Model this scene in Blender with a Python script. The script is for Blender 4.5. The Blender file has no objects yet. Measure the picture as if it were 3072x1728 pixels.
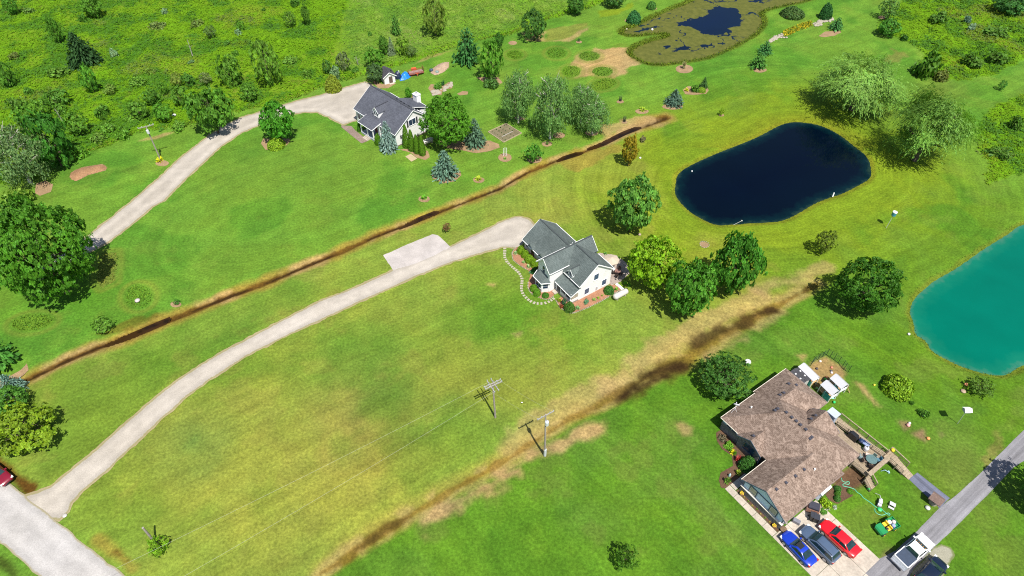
import bpy, math, random
import numpy as np
from mathutils import Vector, Matrix
random.seed(7); rng = np.random.default_rng(7)
SC = bpy.context.scene
COL = SC.collection
R = math.radians

# ------------------------------------------------------------------ camera, sky, sun, exposure
CAM_H, FPX = 80.0, 1970.0
TILT = math.atan(FPX / 1886.0)                       # degrees below the horizon
cam_d = bpy.data.cameras.new('camera'); cam = bpy.data.objects.new('camera', cam_d); COL.objects.link(cam)
cam_d.sensor_width = 36.0; cam_d.lens = 36.0 * FPX / 3072.0
cam_d.clip_start = 1.0; cam_d.clip_end = 6000.0
cam.location = (0, 0, CAM_H); cam.rotation_euler = (math.pi / 2 - TILT, 0, 0)
SC.camera = cam
SUN_EL, SUN_AZ = R(61.5), R(155.5)                   # azimuth clockwise from +Y
world = bpy.data.worlds.new('World'); SC.world = world; world.use_nodes = True
wn = world.node_tree.nodes; wl = world.node_tree.links
bg = wn['Background']; sky = wn.new('ShaderNodeTexSky'); sky.sky_type = 'NISHITA'
sky.sun_disc = False; sky.sun_elevation = SUN_EL; sky.sun_rotation = SUN_AZ
wl.new(sky.outputs[0], bg.inputs[0]); bg.inputs[1].default_value = 0.085
sl = bpy.data.lights.new('sun', 'SUN'); sl.energy = 4.7; sl.angle = R(0.53); sl.color = (1.0, 0.955, 0.88)
sun = bpy.data.objects.new('sun', sl); COL.objects.link(sun); sun.location = (40, -60, 120)
sd = Vector((math.sin(SUN_AZ) * math.cos(SUN_EL), math.cos(SUN_AZ) * math.cos(SUN_EL), math.sin(SUN_EL)))
sun.rotation_euler = (-sd).to_track_quat('-Z', 'Y').to_euler()
SC.view_settings.view_transform = 'Standard'; SC.view_settings.look = 'None'
SC.view_settings.gamma = 1.0; SC.view_settings.use_curve_mapping = False
SC.view_settings.exposure = 0.74
SC.cycles.use_denoising = False; SC.cycles.filter_width = 1.1

# ------------------------------------------------------------------ survey: photo measurements -> metres on the site
CT, ST = math.cos(TILT), math.sin(TILT)
def G(px, py, z=0.0):
    u = px - 1536.0; v = py - 864.0
    t = (CAM_H - z) / (FPX * ST + v * CT)
    return (u * t, (FPX * CT - v * ST) * t)
def depth(x, y, z): return y * CT + (CAM_H - z) * ST
def PR(x, y, z):
    d = depth(x, y, z); h = CAM_H - z
    return (1536 + FPX * x / d, 864 + FPX * (h * CT - y * ST) / d)
def ZM(ox, oy, k): return lambda x, y: (ox + x * k, oy + y * k)
K8 = 800 / 1932
r1, r2, r3, r4 = ZM(0, 0, K8), ZM(750, 0, K8), ZM(1500, 0, K8), ZM(2272, 0, K8)
m1, m2, m3, m4 = ZM(0, 560, K8), ZM(750, 560, K8), ZM(1500, 560, K8), ZM(2272, 560, K8)
b1, b2, b3, b4 = ZM(0, 1128, K8), ZM(750, 1128, K8), ZM(1500, 1128, K8), ZM(2272, 1128, K8)
ov = ZM(0, 0, 3072 / 2576)
h2z = ZM(1500, 640, 400 / 1932); h1z = ZM(1020, 180, 360 / 1932)
Az, Bz = ZM(2140, 1060, 480 / 1932), ZM(2140, 1380, 360 / 1932)
Dz, Cz = ZM(2500, 1300, 360 / 1932), ZM(2320, 1500, 280 / 1932)
Tz, Pz = ZM(2600, 1500, 300 / 1907), ZM(2360, 1050, 220 / 1932)
Sz, Ez = ZM(1130, 180, 220 / 1932), ZM(2440, 1160, 300 / 1932)
def pts(fn, *xy): return [G(*fn(a, b)) for a, b in xy]

# ------------------------------------------------------------------ helpers: meshes
def tag(o, label=None, cat=None, group=None, kind=None):
    if label: o['label'] = label
    if cat: o['category'] = cat
    if group: o['group'] = group
    if kind: o['kind'] = kind
    return o
def thing(name, label, cat, loc=(0, 0, 0), rz=0.0, group=None):
    o = bpy.data.objects.new(name, None); COL.objects.link(o)
    o.location = loc if len(loc) == 3 else (loc[0], loc[1], 0); o.rotation_euler = (0, 0, rz)
    o.empty_display_size = 0.3
    return tag(o, label, cat, group)
def link(name, me, parent=None, loc=None):
    o = bpy.data.objects.new(name, me); COL.objects.link(o)
    if parent is not None: o.parent = parent
    if loc is not None: o.location = loc
    return o
class MB:
    def __init__(s): s.v = []; s.f = []; s.mi = []; s.m = 0
    def add(s, vs, fs):
        n = len(s.v); s.v += [tuple(map(float, p)) for p in vs]; s.f += [tuple(i + n for i in f) for f in fs]; s.mi += [s.m] * len(fs); return s
    def box(s, c, d, rz=0.0):
        x, y, z = [q / 2 for q in d]; ca, sa = math.cos(rz), math.sin(rz); vs = []
        for k in (-z, z):
            for i, j in ((-x, -y), (x, -y), (x, y), (-x, y)): vs.append((c[0] + ca * i - sa * j, c[1] + sa * i + ca * j, c[2] + k))
        return s.add(vs, [(3, 2, 1, 0), (4, 5, 6, 7), (0, 1, 5, 4), (1, 2, 6, 5), (2, 3, 7, 6), (3, 0, 4, 7)])
    def bb(s, x0, x1, y0, y1, z0, z1): return s.box(((x0 + x1) / 2, (y0 + y1) / 2, (z0 + z1) / 2), (x1 - x0, y1 - y0, z1 - z0))
    def beam(s, p, q, w, h):
        p, q = Vector(p), Vector(q); d = (q - p).normalized(); up = Vector((0, 0, 1))
        if abs(d.z) > 0.97: up = Vector((1, 0, 0))
        a = d.cross(up).normalized() * (w / 2); b = a.cross(d).normalized() * (h / 2); vs = []
        for e in (p, q): vs += [e - a - b, e + a - b, e + a + b, e - a + b]
        return s.add(vs, [(3, 2, 1, 0), (4, 5, 6, 7), (0, 1, 5, 4), (1, 2, 6, 5), (2, 3, 7, 6), (3, 0, 4, 7)])
    def tube(s, P, r, n=6, cap=True):
        P = [Vector(p) for p in P]; rr = r if isinstance(r, (list, tuple)) else [r] * len(P); vs = []; fs = []
        for i, p in enumerate(P):
            d = (P[min(i + 1, len(P) - 1)] - P[max(i - 1, 0)]).normalized()
            a = d.cross(Vector((0, 0, 1)) if abs(d.z) < 0.95 else Vector((1, 0, 0))).normalized(); b = d.cross(a)
            for k in range(n):
                t = 2 * math.pi * k / n; vs.append(p + (a * math.cos(t) + b * math.sin(t)) * rr[i])
        for i in range(len(P) - 1):
            for k in range(n): fs.append((i * n + k, i * n + (k + 1) % n, (i + 1) * n + (k + 1) % n, (i + 1) * n + k))
        if cap: fs.append(tuple(range(n - 1, -1, -1))); fs.append(tuple(range((len(P) - 1) * n, len(P) * n)))
        return s.add(vs, fs)
    def lathe(s, prof, c=(0, 0, 0), n=12):
        vs = []; fs = []
        for r_, z in prof:
            for k in range(n):
                t = 2 * math.pi * k / n; vs.append((c[0] + r_ * math.cos(t), c[1] + r_ * math.sin(t), c[2] + z))
        for i in range(len(prof) - 1):
            for k in range(n): fs.append((i * n + k, i * n + (k + 1) % n, (i + 1) * n + (k + 1) % n, (i + 1) * n + k))
        fs.append(tuple(range(n - 1, -1, -1))); fs.append(tuple(range((len(prof) - 1) * n, len(prof) * n)))
        return s.add(vs, fs)
    def prism(s, P, z0, z1):
        n = len(P); vs = [(p[0], p[1], z0) for p in P] + [(p[0], p[1], z1) for p in P]
        return s.add(vs, [tuple(range(n - 1, -1, -1)), tuple(range(n, 2 * n))] + [(i, (i + 1) % n, n + (i + 1) % n, n + i) for i in range(n)])
    def slab(s, P, t):                                   # a tilted panel of thickness t below its top polygon
        n = len(P); vs = [tuple(p) for p in P] + [(p[0], p[1], p[2] - t) for p in P]
        return s.add(vs, [tuple(range(n)), tuple(range(2 * n - 1, n - 1, -1))] + [(i, n + i, n + (i + 1) % n, (i + 1) % n) for i in range(n)])
    def build(s, name, mats, parent=None, smooth=False, loc=None):
        me = bpy.data.meshes.new(name); me.from_pydata(s.v, [], s.f)
        mats = mats if isinstance(mats, (list, tuple)) else [mats]
        for m in mats: me.materials.append(m)
        if len(mats) > 1: me.polygons.foreach_set('material_index', s.mi)
        import bmesh
        bm = bmesh.new(); bm.from_mesh(me); bmesh.ops.recalc_face_normals(bm, faces=bm.faces[:]); bm.to_mesh(me); bm.free()
        if smooth: me.polygons.foreach_set('use_smooth', [True] * len(me.polygons))
        me.update(); return link(name, me, parent, loc)

# ------------------------------------------------------------------ helpers: materials
def mat(name):
    m = bpy.data.materials.new(name); m.use_nodes = True; nt = m.node_tree
    return m, nt, nt.nodes['Principled BSDF']
def nn(nt, typ, **kw):
    n = nt.nodes.new(typ)
    for k, v in kw.items():
        if hasattr(n, k) and k not in n.inputs: setattr(n, k, v)
        else: n.inputs[k].default_value = v
    return n
def mixc(nt, blend, fac, a, b):
    n = nt.nodes.new('ShaderNodeMix'); n.data_type = 'RGBA'; n.blend_type = blend
    for sock, val in ((n.inputs[0], fac), (n.inputs[6], a), (n.inputs[7], b)):
        if hasattr(val, 'is_linked'): nt.links.new(val, sock)
        elif isinstance(val, (int, float)): sock.default_value = val if sock.type == 'VALUE' else (val, val, val, 1)
        else: sock.default_value = (*val, 1) if len(val) == 3 else val
    return n.outputs[2]
def ramp(nt, fac, stops):
    n = nt.nodes.new('ShaderNodeValToRGB'); nt.links.new(fac, n.inputs[0]); e = n.color_ramp.elements
    while len(e) < len(stops): e.new(0.5)
    for i, (p, c) in enumerate(stops):
        e[i].position = p; e[i].color = (*c, 1) if isinstance(c, tuple) else (c, c, c, 1)
    return n.outputs[0]
def objco(nt): return nt.nodes.new('ShaderNodeTexCoord').outputs['Object']
def noise(nt, vec, scale, detail=3, rough=0.55, dist=0.0):
    n = nn(nt, 'ShaderNodeTexNoise'); n.inputs['Scale'].default_value = scale; n.inputs['Detail'].default_value = detail
    n.inputs['Roughness'].default_value = rough; n.inputs['Distortion'].default_value = dist
    if vec is not None: nt.links.new(vec, n.inputs['Vector'])
    return n.outputs['Fac']
def bump(nt, bsdf, h, strength, dist=0.05):
    b = nn(nt, 'ShaderNodeBump'); b.inputs['Strength'].default_value = strength; b.inputs['Distance'].default_value = dist
    nt.links.new(h, b.inputs['Height']); nt.links.new(b.outputs[0], bsdf.inputs['Normal'])
MATS = {}
def plain(name, c, rough=0.6, metal=0.0, var=0.12, scale=3.0, coat=0.0, spec=0.5):
    if name in MATS: return MATS[name]
    m, nt, b = mat(name); MATS[name] = m
    f = noise(nt, objco(nt), scale, 4)
    c1 = ramp(nt, f, [(0.3, tuple(q * (1 - var) for q in c)), (0.7, tuple(min(1, q * (1 + var)) for q in c))])
    nt.links.new(c1, b.inputs['Base Color']); b.inputs['Roughness'].default_value = rough
    b.inputs['Metallic'].default_value = metal; b.inputs['Coat Weight'].default_value = coat; b.inputs['Specular IOR Level'].default_value = spec
    return m
def speckle(name, c0, c1, scale, rough=0.95, big=None, bumpy=0.3):
    if name in MATS: return MATS[name]
    m, nt, b = mat(name); MATS[name] = m; co = objco(nt)
    f = noise(nt, co, scale, 5, 0.7); c = ramp(nt, f, [(0.32, c0), (0.68, c1)])
    g = noise(nt, co, big or scale / 12, 3, 0.6); c = mixc(nt, 'MULTIPLY', 1.0, c, ramp(nt, g, [(0.3, 0.8), (0.7, 1.12)]))
    nt.links.new(c, b.inputs['Base Color']); b.inputs['Roughness'].default_value = rough; b.inputs['Specular IOR Level'].default_value = 0.2
    bump(nt, b, f, bumpy, 0.03); return m

# ------------------------------------------------------------------ numpy noise, distance fields
def vnoise(x, y, cell, seed):
    g = np.random.default_rng(seed); T = g.random((256, 256))
    X = x / cell; Y = y / cell; i = np.floor(X).astype(int); j = np.floor(Y).astype(int)
    fx = X - i; fy = Y - j; fx = fx * fx * (3 - 2 * fx); fy = fy * fy * (3 - 2 * fy)
    a = T[i % 256, j % 256]; b = T[(i + 1) % 256, j % 256]; c = T[i % 256, (j + 1) % 256]; d = T[(i + 1) % 256, (j + 1) % 256]
    return (a * (1 - fx) + b * fx) * (1 - fy) + (c * (1 - fx) + d * fx) * fy
def fbm(x, y, cell, seed, octv=4):
    s = 0; a = 1; t = 0
    for k in range(octv): s = s + a * vnoise(x + 37.1 * k, y - 17.3 * k, cell / 2 ** k, seed + k); t += a; a *= 0.55
    return s / t
def seg_dist(x, y, P, closed=False):
    P = np.asarray(P, float); best = np.full(x.shape, 1e18); tt = np.zeros(x.shape); n = len(P); acc = 0.0
    for i in range(n if closed else n - 1):
        a = P[i]; b = P[(i + 1) % n]; d = b - a; L2 = d @ d + 1e-12
        t = np.clip(((x - a[0]) * d[0] + (y - a[1]) * d[1]) / L2, 0, 1)
        q = (x - a[0] - t * d[0]) ** 2 + (y - a[1] - t * d[1]) ** 2
        w = q < best; best[w] = q[w]; tt[w] = i + t[w]
    return np.sqrt(best), tt
def inside(x, y, P):
    P = np.asarray(P, float); r = np.zeros(x.shape, bool); n = len(P)
    for i in range(n):
        a = P[i]; b = P[(i + 1) % n]
        c = ((a[1] > y) != (b[1] > y))
        if a[1] != b[1]: r ^= c & (x < (b[0] - a[0]) * (y - a[1]) / (b[1] - a[1]) + a[0])
    return r
def sdf(x, y, P):
    d, _ = seg_dist(x, y, P, True); return np.where(inside(x, y, P), -d, d)
def smooth(a, b, x): t = np.clip((x - a) / (b - a), 0, 1); return t * t * (3 - 2 * t)
def cr(P, closed=True, k=5):                             # smooth outline through survey points
    P = [np.array(p, float) for p in P]; n = len(P); out = []
    for i in range(n if closed else n - 1):
        g = (lambda q: P[q % n]) if closed else (lambda q: P[min(max(q, 0), n - 1)])
        p0, p1, p2, p3 = g(i - 1), g(i), g(i + 1), g(i + 2)
        for s in range(k):
            t = s / k; out.append(0.5 * ((2 * p1) + (p2 - p0) * t + (2 * p0 - 5 * p1 + 4 * p2 - p3) * t * t + (3 * p1 - p0 - 3 * p2 + p3) * t ** 3))
    if not closed: out.append(P[-1])
    return [tuple(p) for p in out]
def ell(px, py, rx, ry, n=28, rot=0.0):                  # an ellipse outline measured in the photo, laid on the ground
    return [G(px + rx * math.cos(t) * math.cos(rot) - ry * math.sin(t) * math.sin(rot), py + rx * math.cos(t) * math.sin(rot) + ry * math.sin(t) * math.cos(rot)) for t in [2 * math.pi * i / n for i in range(n)]]
def np_mesh(name, V, F, mats, attrs=None, smooth_=False):
    V = np.asarray(V, np.float32); F = np.asarray(F, np.int32); k = F.shape[1]
    me = bpy.data.meshes.new(name); me.vertices.add(len(V)); me.vertices.foreach_set('co', V.ravel())
    me.loops.add(F.size); me.loops.foreach_set('vertex_index', F.ravel())
    me.polygons.add(len(F)); me.polygons.foreach_set('loop_start', np.arange(0, F.size, k, dtype=np.int32)); me.polygons.foreach_set('loop_total', np.full(len(F), k, np.int32))
    me.polygons.foreach_set('use_smooth', np.full(len(F), smooth_)); me.update(calc_edges=True)
    for m in mats: me.materials.append(m)
    for nm, (typ, arr) in (attrs or {}).items():
        a = me.attributes.new(nm, typ, 'POINT'); key = {'FLOAT': 'value', 'FLOAT_COLOR': 'color', 'FLOAT_VECTOR': 'vector'}[typ]
        a.data.foreach_set(key, np.asarray(arr, np.float32).ravel())
    return me
# ================================================================== TERRAIN
POND_BLUE = cr(pts(ov, (1700, 460), (1706, 437), (1735, 415), (1800, 385), (1900, 345), (1965, 312), (2005, 305), (2060, 312), (2110, 335), (2150, 365), (2182, 392), (2192, 420), (2190, 445), (2160, 465), (2120, 485), (2090, 495), (2050, 511), (2000, 540), (1960, 555), (1900, 559), (1830, 564), (1800, 563), (1768, 550), (1735, 530), (1710, 505), (1698, 485)))
POND_TEAL = cr(pts(ov, (2576, 563), (2540, 585), (2480, 622), (2440, 650), (2400, 677), (2350, 706), (2310, 740), (2296, 760), (2290, 785), (2300, 812), (2305, 838), (2332, 858), (2348, 882), (2400, 911), (2440, 927), (2480, 938), (2520, 943), (2545, 935), (2576, 917), (2680, 880), (2780, 780), (2790, 640), (2700, 540)))
POND_ALGAE = cr(pts(r3, (885, 235), (920, 207), (1000, 178), (1100, 130), (1250, 62), (1400, 2), (1600, -90), (1850, -180), (2120, -180), (2330, -90), (2240, -10), (2010, 45), (1888, 82), (1905, 150), (1870, 220), (1790, 275), (1650, 350), (1500, 408), (1300, 445), (1150, 460), (1050, 445), (975, 405), (950, 372), (1000, 330), (1100, 292), (1195, 268), (1222, 250), (1180, 236), (1080, 240), (960, 252)))
DITCH_A = pts(m1, (-60, 1470), (190, 1395), (440, 1270), (700, 1160), (940, 1080), (1150, 990), (1400, 890), (1640, 795), (1930, 690)) + pts(m2, (400, 570), (650, 470), (900, 355), (1150, 262), (1420, 155), (1800, 10)) + pts(r3, (200, 1240), (400, 1160), (560, 1110), (750, 1035), (900, 960), (1050, 900), (1200, 850))
DITCH_B = pts(b2, (380, 1500), (480, 1440), (650, 1330), (760, 1245), (880, 1165), (1050, 1075), (1200, 970), (1400, 860), (1600, 740), (1900, 575)) + pts(b3, (200, 490), (500, 300), (720, 200)) + pts(m3, (960, 1425), (1180, 1310), (1300, 1270), (1480, 1150), (1650, 1050), (1800, 965)) + pts(m4, (60, 890), (200, 820), (340, 750), (430, 690))
MEADOW_A = pts(r1, (-600, 1560), (0, 1330), (270, 1290), (350, 1190), (500, 1130), (760, 1060), (1010, 950), (1330, 915), (1480, 850)) + pts(ov, (690, 262), (760, 240), (830, 210), (900, 192), (1000, 165), (1080, 140), (1150, 115), (1230, 95), (1290, 85), (1340, 60), (1400, 42), (1480, 20), (1530, -5), (1600, -120), (-700, -120))
MEADOW_B = pts(ov, (2300, -30), (2255, 20), (2215, 60), (2215, 80), (2290, 105), (2325, 140), (2310, 170), (2330, 185), (2390, 200), (2440, 200), (2500, 185), (2576, 150), (2900, 120), (2900, -200), (2500, -200))
MEADOW_C = pts(ov, (2470, 300), (2500, 265), (2576, 235), (2800, 180), (2800, 380), (2576, 430), (2520, 450), (2490, 460), (2480, 440), (2490, 410), (2455, 370))
axis = np.array(G(1495, 564)) - np.array(G(750, 860)); axis /= np.linalg.norm(axis); perp = np.array([-axis[1], axis[0]])

def steps(a, b, h): return np.linspace(a, b, int(round((b - a) / h)) + 1)
def tail(s, n, g0, q): return s * np.cumsum(g0 * q ** np.arange(n))
xs = steps(-156, 156, 0.42); ys = np.concatenate([steps(22, 95, 0.36)[:-1], steps(95, 200, 0.48)])
xs = np.concatenate([(xs[0] + tail(-1, 26, 1.2, 1.35))[::-1], xs, xs[-1] + tail(1, 26, 1.2, 1.35)])
ys = np.concatenate([(ys[0] + tail(-1, 26, 1.2, 1.35))[::-1], ys, ys[-1] + tail(1, 26, 1.2, 1.35)])
GX, GY = np.meshgrid(xs, ys); nx, ny = len(xs), len(ys)
gx, gy = GX.ravel(), GY.ravel(); N = len(gx)
NEAR = (np.abs(gx) < 200) & (gy > -40) & (gy < 260)
def field(P, pad=25):
    P = np.asarray(P); w = NEAR & (gx > P[:, 0].min() - pad) & (gx < P[:, 0].max() + pad) & (gy > P[:, 1].min() - pad) & (gy < P[:, 1].max() + pad)
    d = np.full(N, 1e3); d[w] = sdf(gx[w], gy[w], P); return d
def line(P, pad=14):
    P = np.asarray(P); w = NEAR & (gx > P[:, 0].min() - pad) & (gx < P[:, 0].max() + pad) & (gy > P[:, 1].min() - pad) & (gy < P[:, 1].max() + pad)
    d = np.full(N, 1e3); t = np.zeros(N); d[w], t[w] = seg_dist(gx[w], gy[w], P); return d, t
n30, n12, n5, n2, n1 = fbm(gx, gy, 30, 3), fbm(gx, gy, 12, 11), fbm(gx, gy, 5, 23), fbm(gx, gy, 2.2, 31, 3), fbm(gx, gy, 0.9, 41, 2)
dB, dT, dA = field(POND_BLUE, 45), field(POND_TEAL, 45), field(POND_ALGAE)
da, ta = line(DITCH_A); db, tb = line(DITCH_B, 22)
mA, mB, mC = field(MEADOW_A, 60), field(MEADOW_B), field(MEADOW_C)
mead = np.maximum.reduce([smooth(0.6, -0.8, q + (n2 - 0.5) * 2.4) for q in (mA, mB, mC)])
far = smooth(150, 175, np.abs(gx) * 0.7) + smooth(195, 215, gy); mead = np.clip(mead + far * (gy > 60), 0, 1)
# ---- heights
gz = np.zeros(N)
gz += mead * (0.8 * (n5 - 0.45) + 1.0 * (n2 - 0.5))
for d in (dB, dT, dA): gz -= 0.25 * smooth(1.1, 0.0, d) + 0.9 * smooth(0.0, -3.0, d)
da_end = smooth(0, 0.8, ta) * smooth(24.2, 22.6, ta)
gz -= 0.42 * np.exp(-(da / 0.85) ** 2) * da_end
gz -= 0.5 * np.exp(-(db / 2.3) ** 2) * smooth(0, 2, tb) * smooth(23.6, 22, tb)
ROAD_DITCH = pts(b1, (-120, 540), (0, 650), (110, 735), (215, 815))
dr_, _ = line(ROAD_DITCH); gz -= 0.25 * np.exp(-(dr_ / 0.8) ** 2)
# ---- colours (what each surface itself has: grass kinds, dead grass, mud, soil)
C_L, C_C, C_Y, C_BR, C_O = (.086, .178, .018), (.122, .178, .023), (.185, .190, .030), (.064, .146, .010), (.110, .164, .008)
C_M, C_TAN, C_TO, C_BRN, C_MUD, C_SOIL = (.074, .166, .004), (.27, .185, .080), (.185, .142, .026), (.078, .038, .006), (.016, .008, .003), (.15, .105, .055)
col = np.tile(np.array(C_L), (N, 1))
def blend(c, w): 
    w = np.clip(w, 0, 1)[:, None]; col[:] = col * (1 - w) + np.asarray(c) * w
def poly(c, P, soft, s=1.0, jit=0.0, pad=25): 
    d = field(P, pad); blend(c, s * smooth(soft, -soft, d + jit * (n2 - 0.5) * 2)); return d
def stroke(c, P, w, soft, s=1.0, jit=0.0, brk=None):
    d, t = line(P, 16); q = s * smooth(w / 2 + soft, w / 2 - soft, d + jit * (n2 - 0.5) * 2)
    if brk is not None: q = q * smooth(brk, brk + 0.18, n5)
    blend(c, q)
LAWN_C = DITCH_A[:-2] + pts(ov, (1640, 330), (1660, 440), (1700, 560), (1900, 590), (2080, 650)) + DITCH_B[::-1] + pts(ov, (330, 1500), (140, 1290), (-30, 1190), (0, 960))
dC = poly(C_C, LAWN_C, 1.6, 1, 1.0, 60)
LAWN_BR = DITCH_B[:-2] + pts(ov, (2280, 640), (2290, 760), (2350, 890), (2520, 950), (2700, 900), (2900, 1000), (2800, 1700), (700, 1700))
dBR = poly(C_BR, LAWN_BR, 1.6, 1, 1.2, 60)
ringB = smooth(30, 8, dB + 10 * (n12 - 0.5)) * smooth(-1, 1, dBR) * (da > 2)
blend(C_O, 0.92 * ringB)
blend((.06, .125, .006), smooth(14, 6, dT + 5 * (n12 - 0.5)) * 0.6)
# yellowed and lush patches in the middle lawn
w_c = smooth(1, -3, dC)
for p, rx, ry, c, s in ((ov(560, 1150), 330, 190, C_Y, .45), (ov(880, 1250), 280, 150, C_Y, .75), (ov(900, 1040), 90, 130, (.19, .135, .045), .55), (ov(960, 1090), 60, 90, (.17, .125, .03), .5), (ov(620, 1300), 200, 120, C_Y, .5), (ov(1000, 1000), 70, 45, (.03, .10, .008), .55),
                        (ov(960, 965), 38, 16, (.022, .10, .01), .8), (ov(560, 920), 220, 60, (.04, .125, .008), .75), (ov(860, 860), 160, 40, (.045, .125, .01), .5), (ov(1290, 860), 150, 90, (.055, .14, .008), .8), (ov(1320, 790), 110, 60, (.06, .145, .008), .7), (ov(1100, 880), 130, 60, (.05, .11, .012), .4),
                        (ov(480, 1090), 60, 26, (.045, .125, .03), .6), (ov(430, 1120), 50, 20, (.045, .125, .03), .5), (ov(620, 760), 300, 90, (.075, .145, .016), .5), (ov(1240, 960), 180, 50, (.11, .13, .02), .6), (ov(640, 960), 130, 60, C_Y, .35), (ov(250, 1080), 160, 110, (.10, .145, .014), .5)):
    P = ell(p[0], p[1], rx * 1.19, ry * 1.19); d = field(P, 30); blend(c, s * smooth(7, -9, d + 9 * (n5 - 0.5)) * w_c)
blend(C_Y, w_c * 0.32 * smooth(0.50, 0.68, n12)); blend((.05, .125, .01), w_c * 0.4 * smooth(0.5, 0.32, n12))
blend((.15, .12, .03), w_c * 0.22 * smooth(0.56, 0.7, n5))
w_br = smooth(1, -3, dBR)
blend((.062, .132, .014), w_br * 0.8 * smooth(0.48, 0.64, n12)); blend((.085, .125, .02), w_br * 0.5 * smooth(0.55, 0.7, n5)); blend((.030, .095, .006), w_br * .35 * smooth(.48, .34, n5))
w_l = smooth(1, 3, dC) * smooth(1, 3, dBR) * (1 - mead) * smooth(4, 12, dB)
blend((.075, .142, .014), w_l * 0.5 * smooth(0.5, 0.66, n12)); blend((.03, .115, .009), w_l * 0.5 * smooth(0.5, 0.36, n12))
blend((.10, .15, .02), w_l * 0.3 * smooth(0.56, 0.7, n5))
for p, rx, ry, c, s in ((ov(700, 420), 260, 70, (.08, .15, .016), .55), (ov(2300, 60), 90, 50, (.05, .125, .008), .4), (ov(1850, 160), 260, 60, (.045, .135, .012), .4), (ov(2420, 1200), 60, 90, (.13, .13, .03), .5), (ov(2360, 230), 60, 30, (.10, .10, .02), .5), (ov(100, 730), 160, 60, (.04, .14, .006), .6)):
    d = field(ell(p[0], p[1], rx * 1.19, ry * 1.19), 30); blend(c, s * smooth(6, -7, d + 8 * (n5 - 0.5)))
# meadows
cm = np.array(C_M)[None] * (0.72 + 0.6 * n5[:, None]); w = mead[:, None]; col[:] = col * (1 - w) + cm * w
blend((.105, .160, .012), mead * 0.55 * smooth(0.52, 0.66, n12)); blend((.030, .090, .008), mead * 0.6 * smooth(0.48, 0.34, n5)); blend((.085, .075, .02), mead * 0.5 * smooth(0.58, 0.7, n2) * smooth(.4, .6, n30))
HAY = field(pts(ov, (900, 192), (840, 150), (860, 60), (900, -100), (1600, -120), (1530, -5), (1400, 42), (1290, 85), (1000, 165)), 30)
blend((.088, .185, .016), mead * 0.7 * smooth(2, -6, HAY)); blend((.15, .205, .04), mead * .5 * smooth(2, -6, HAY) * smooth(.5, .64, n2))
blend((.085, .20, .004), mead * smooth(-4.5, -1.5, mA) * 0.7)
for P in (((1430, 430), (1335, 500), (1312, 600), (1345, 730), (1430, 890), (1560, 1040), (1750, 1220), (1930, 1400)), ((1480, 450), (1385, 520), (1362, 610), (1395, 720), (1480, 870), (1620, 1020), (1810, 1200), (1990, 1370))):
    stroke((.088, .150, .022), cr(pts(b3, *P), False, 5), .45, .4, .6, .3)
# dead-grass fringes and ditches
def along(P, fracs):                                     # width along a line, interpolated
    return np.interp
wA = np.interp(ta, [0, 2, 5, 8, 10, 12, 15, 18, 20, 22, 24], [.9, .95, 1.2, 1.0, .95, .8, .7, .75, 1.8, 1.9, 1.2])
blend(C_TO, .95 * da_end * smooth(wA + 1.3, wA * 0.7, da + 1.2 * (n2 - .5) + .8 * (n5 - .5)))
blend(C_TAN, .75 * da_end * smooth(wA + 1.2, wA * .6, da + 1.6 * (n2 - .5)) * smooth(.42, .6, n5))
blend(C_BRN, .9 * da_end * smooth(wA * .8, wA * .35, da + .5 * (n1 - .5) + .35 * (n5 - .5)))
blend(C_MUD, .85 * da_end * smooth(wA * .38 + .05, wA * .18, da + .45 * (n2 - .5)) * smooth(.36, .5, n5 + .15 * np.interp(ta, [0, 2, 4, 6, 8.5, 9.5, 10.5, 13, 15, 24], [0, .1, .7, .7, .5, 0, .1, .8, .3, .8])))
wB = np.interp(tb, [0, 2, 4, 6, 8, 10, 12, 14, 15, 17, 19, 21, 23], [.5, .65, .8, .7, .6, .7, .85, 1.4, 1.8, 1.4, 1.1, .6, .4])
eB = smooth(0, 1, tb) * smooth(23.8, 22.0, tb); right = smooth(-(wB * .9 + 1.1), -(wB * .45 + .1), dBR + 1.0 * (n2 - .5)); eL = eB * right
blend((.20, .168, .034), .7 * eL * smooth(wB * 1.7 + 1.6, wB * .8, db + 2.2 * (n5 - .5)))
blend(C_TAN, .45 * eL * smooth(wB * 1.4 + .8, wB * .8, db + 2.6 * (n5 - .5)) * smooth(.46, .62, n2))
for P, w_, s in ((pts(m3, (820, 1440), (1060, 1230), (1350, 1060), (1640, 880), (1900, 790)), 3.6, .6), (pts(b2, (1240, 1060), (1450, 930), (1650, 830), (1932, 680)) , 1.9, .95), (pts(b3, (0, 700), (250, 560), (460, 470), (690, 385)), 1.8, .9), (pts(b3, (90, 480), (400, 260), (760, 40)), 4.0, .5), (pts(m4, (0, 740), (250, 680), (500, 590)), 2.4, .55), (pts(m4, (0, 1010), (190, 890)), 1.2, .6), (pts(m3, (1500, 1210), (1800, 1090)), 1.2, .7)):
    stroke(C_TAN, P, w_, .9, s, 1.6)
blend(np.array([.125, .070, .010]), .66 * eB * smooth(wB * 1.0, wB * .25, db + 1.2 * (n2 - .5) + .9 * (n5 - .5)))
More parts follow.
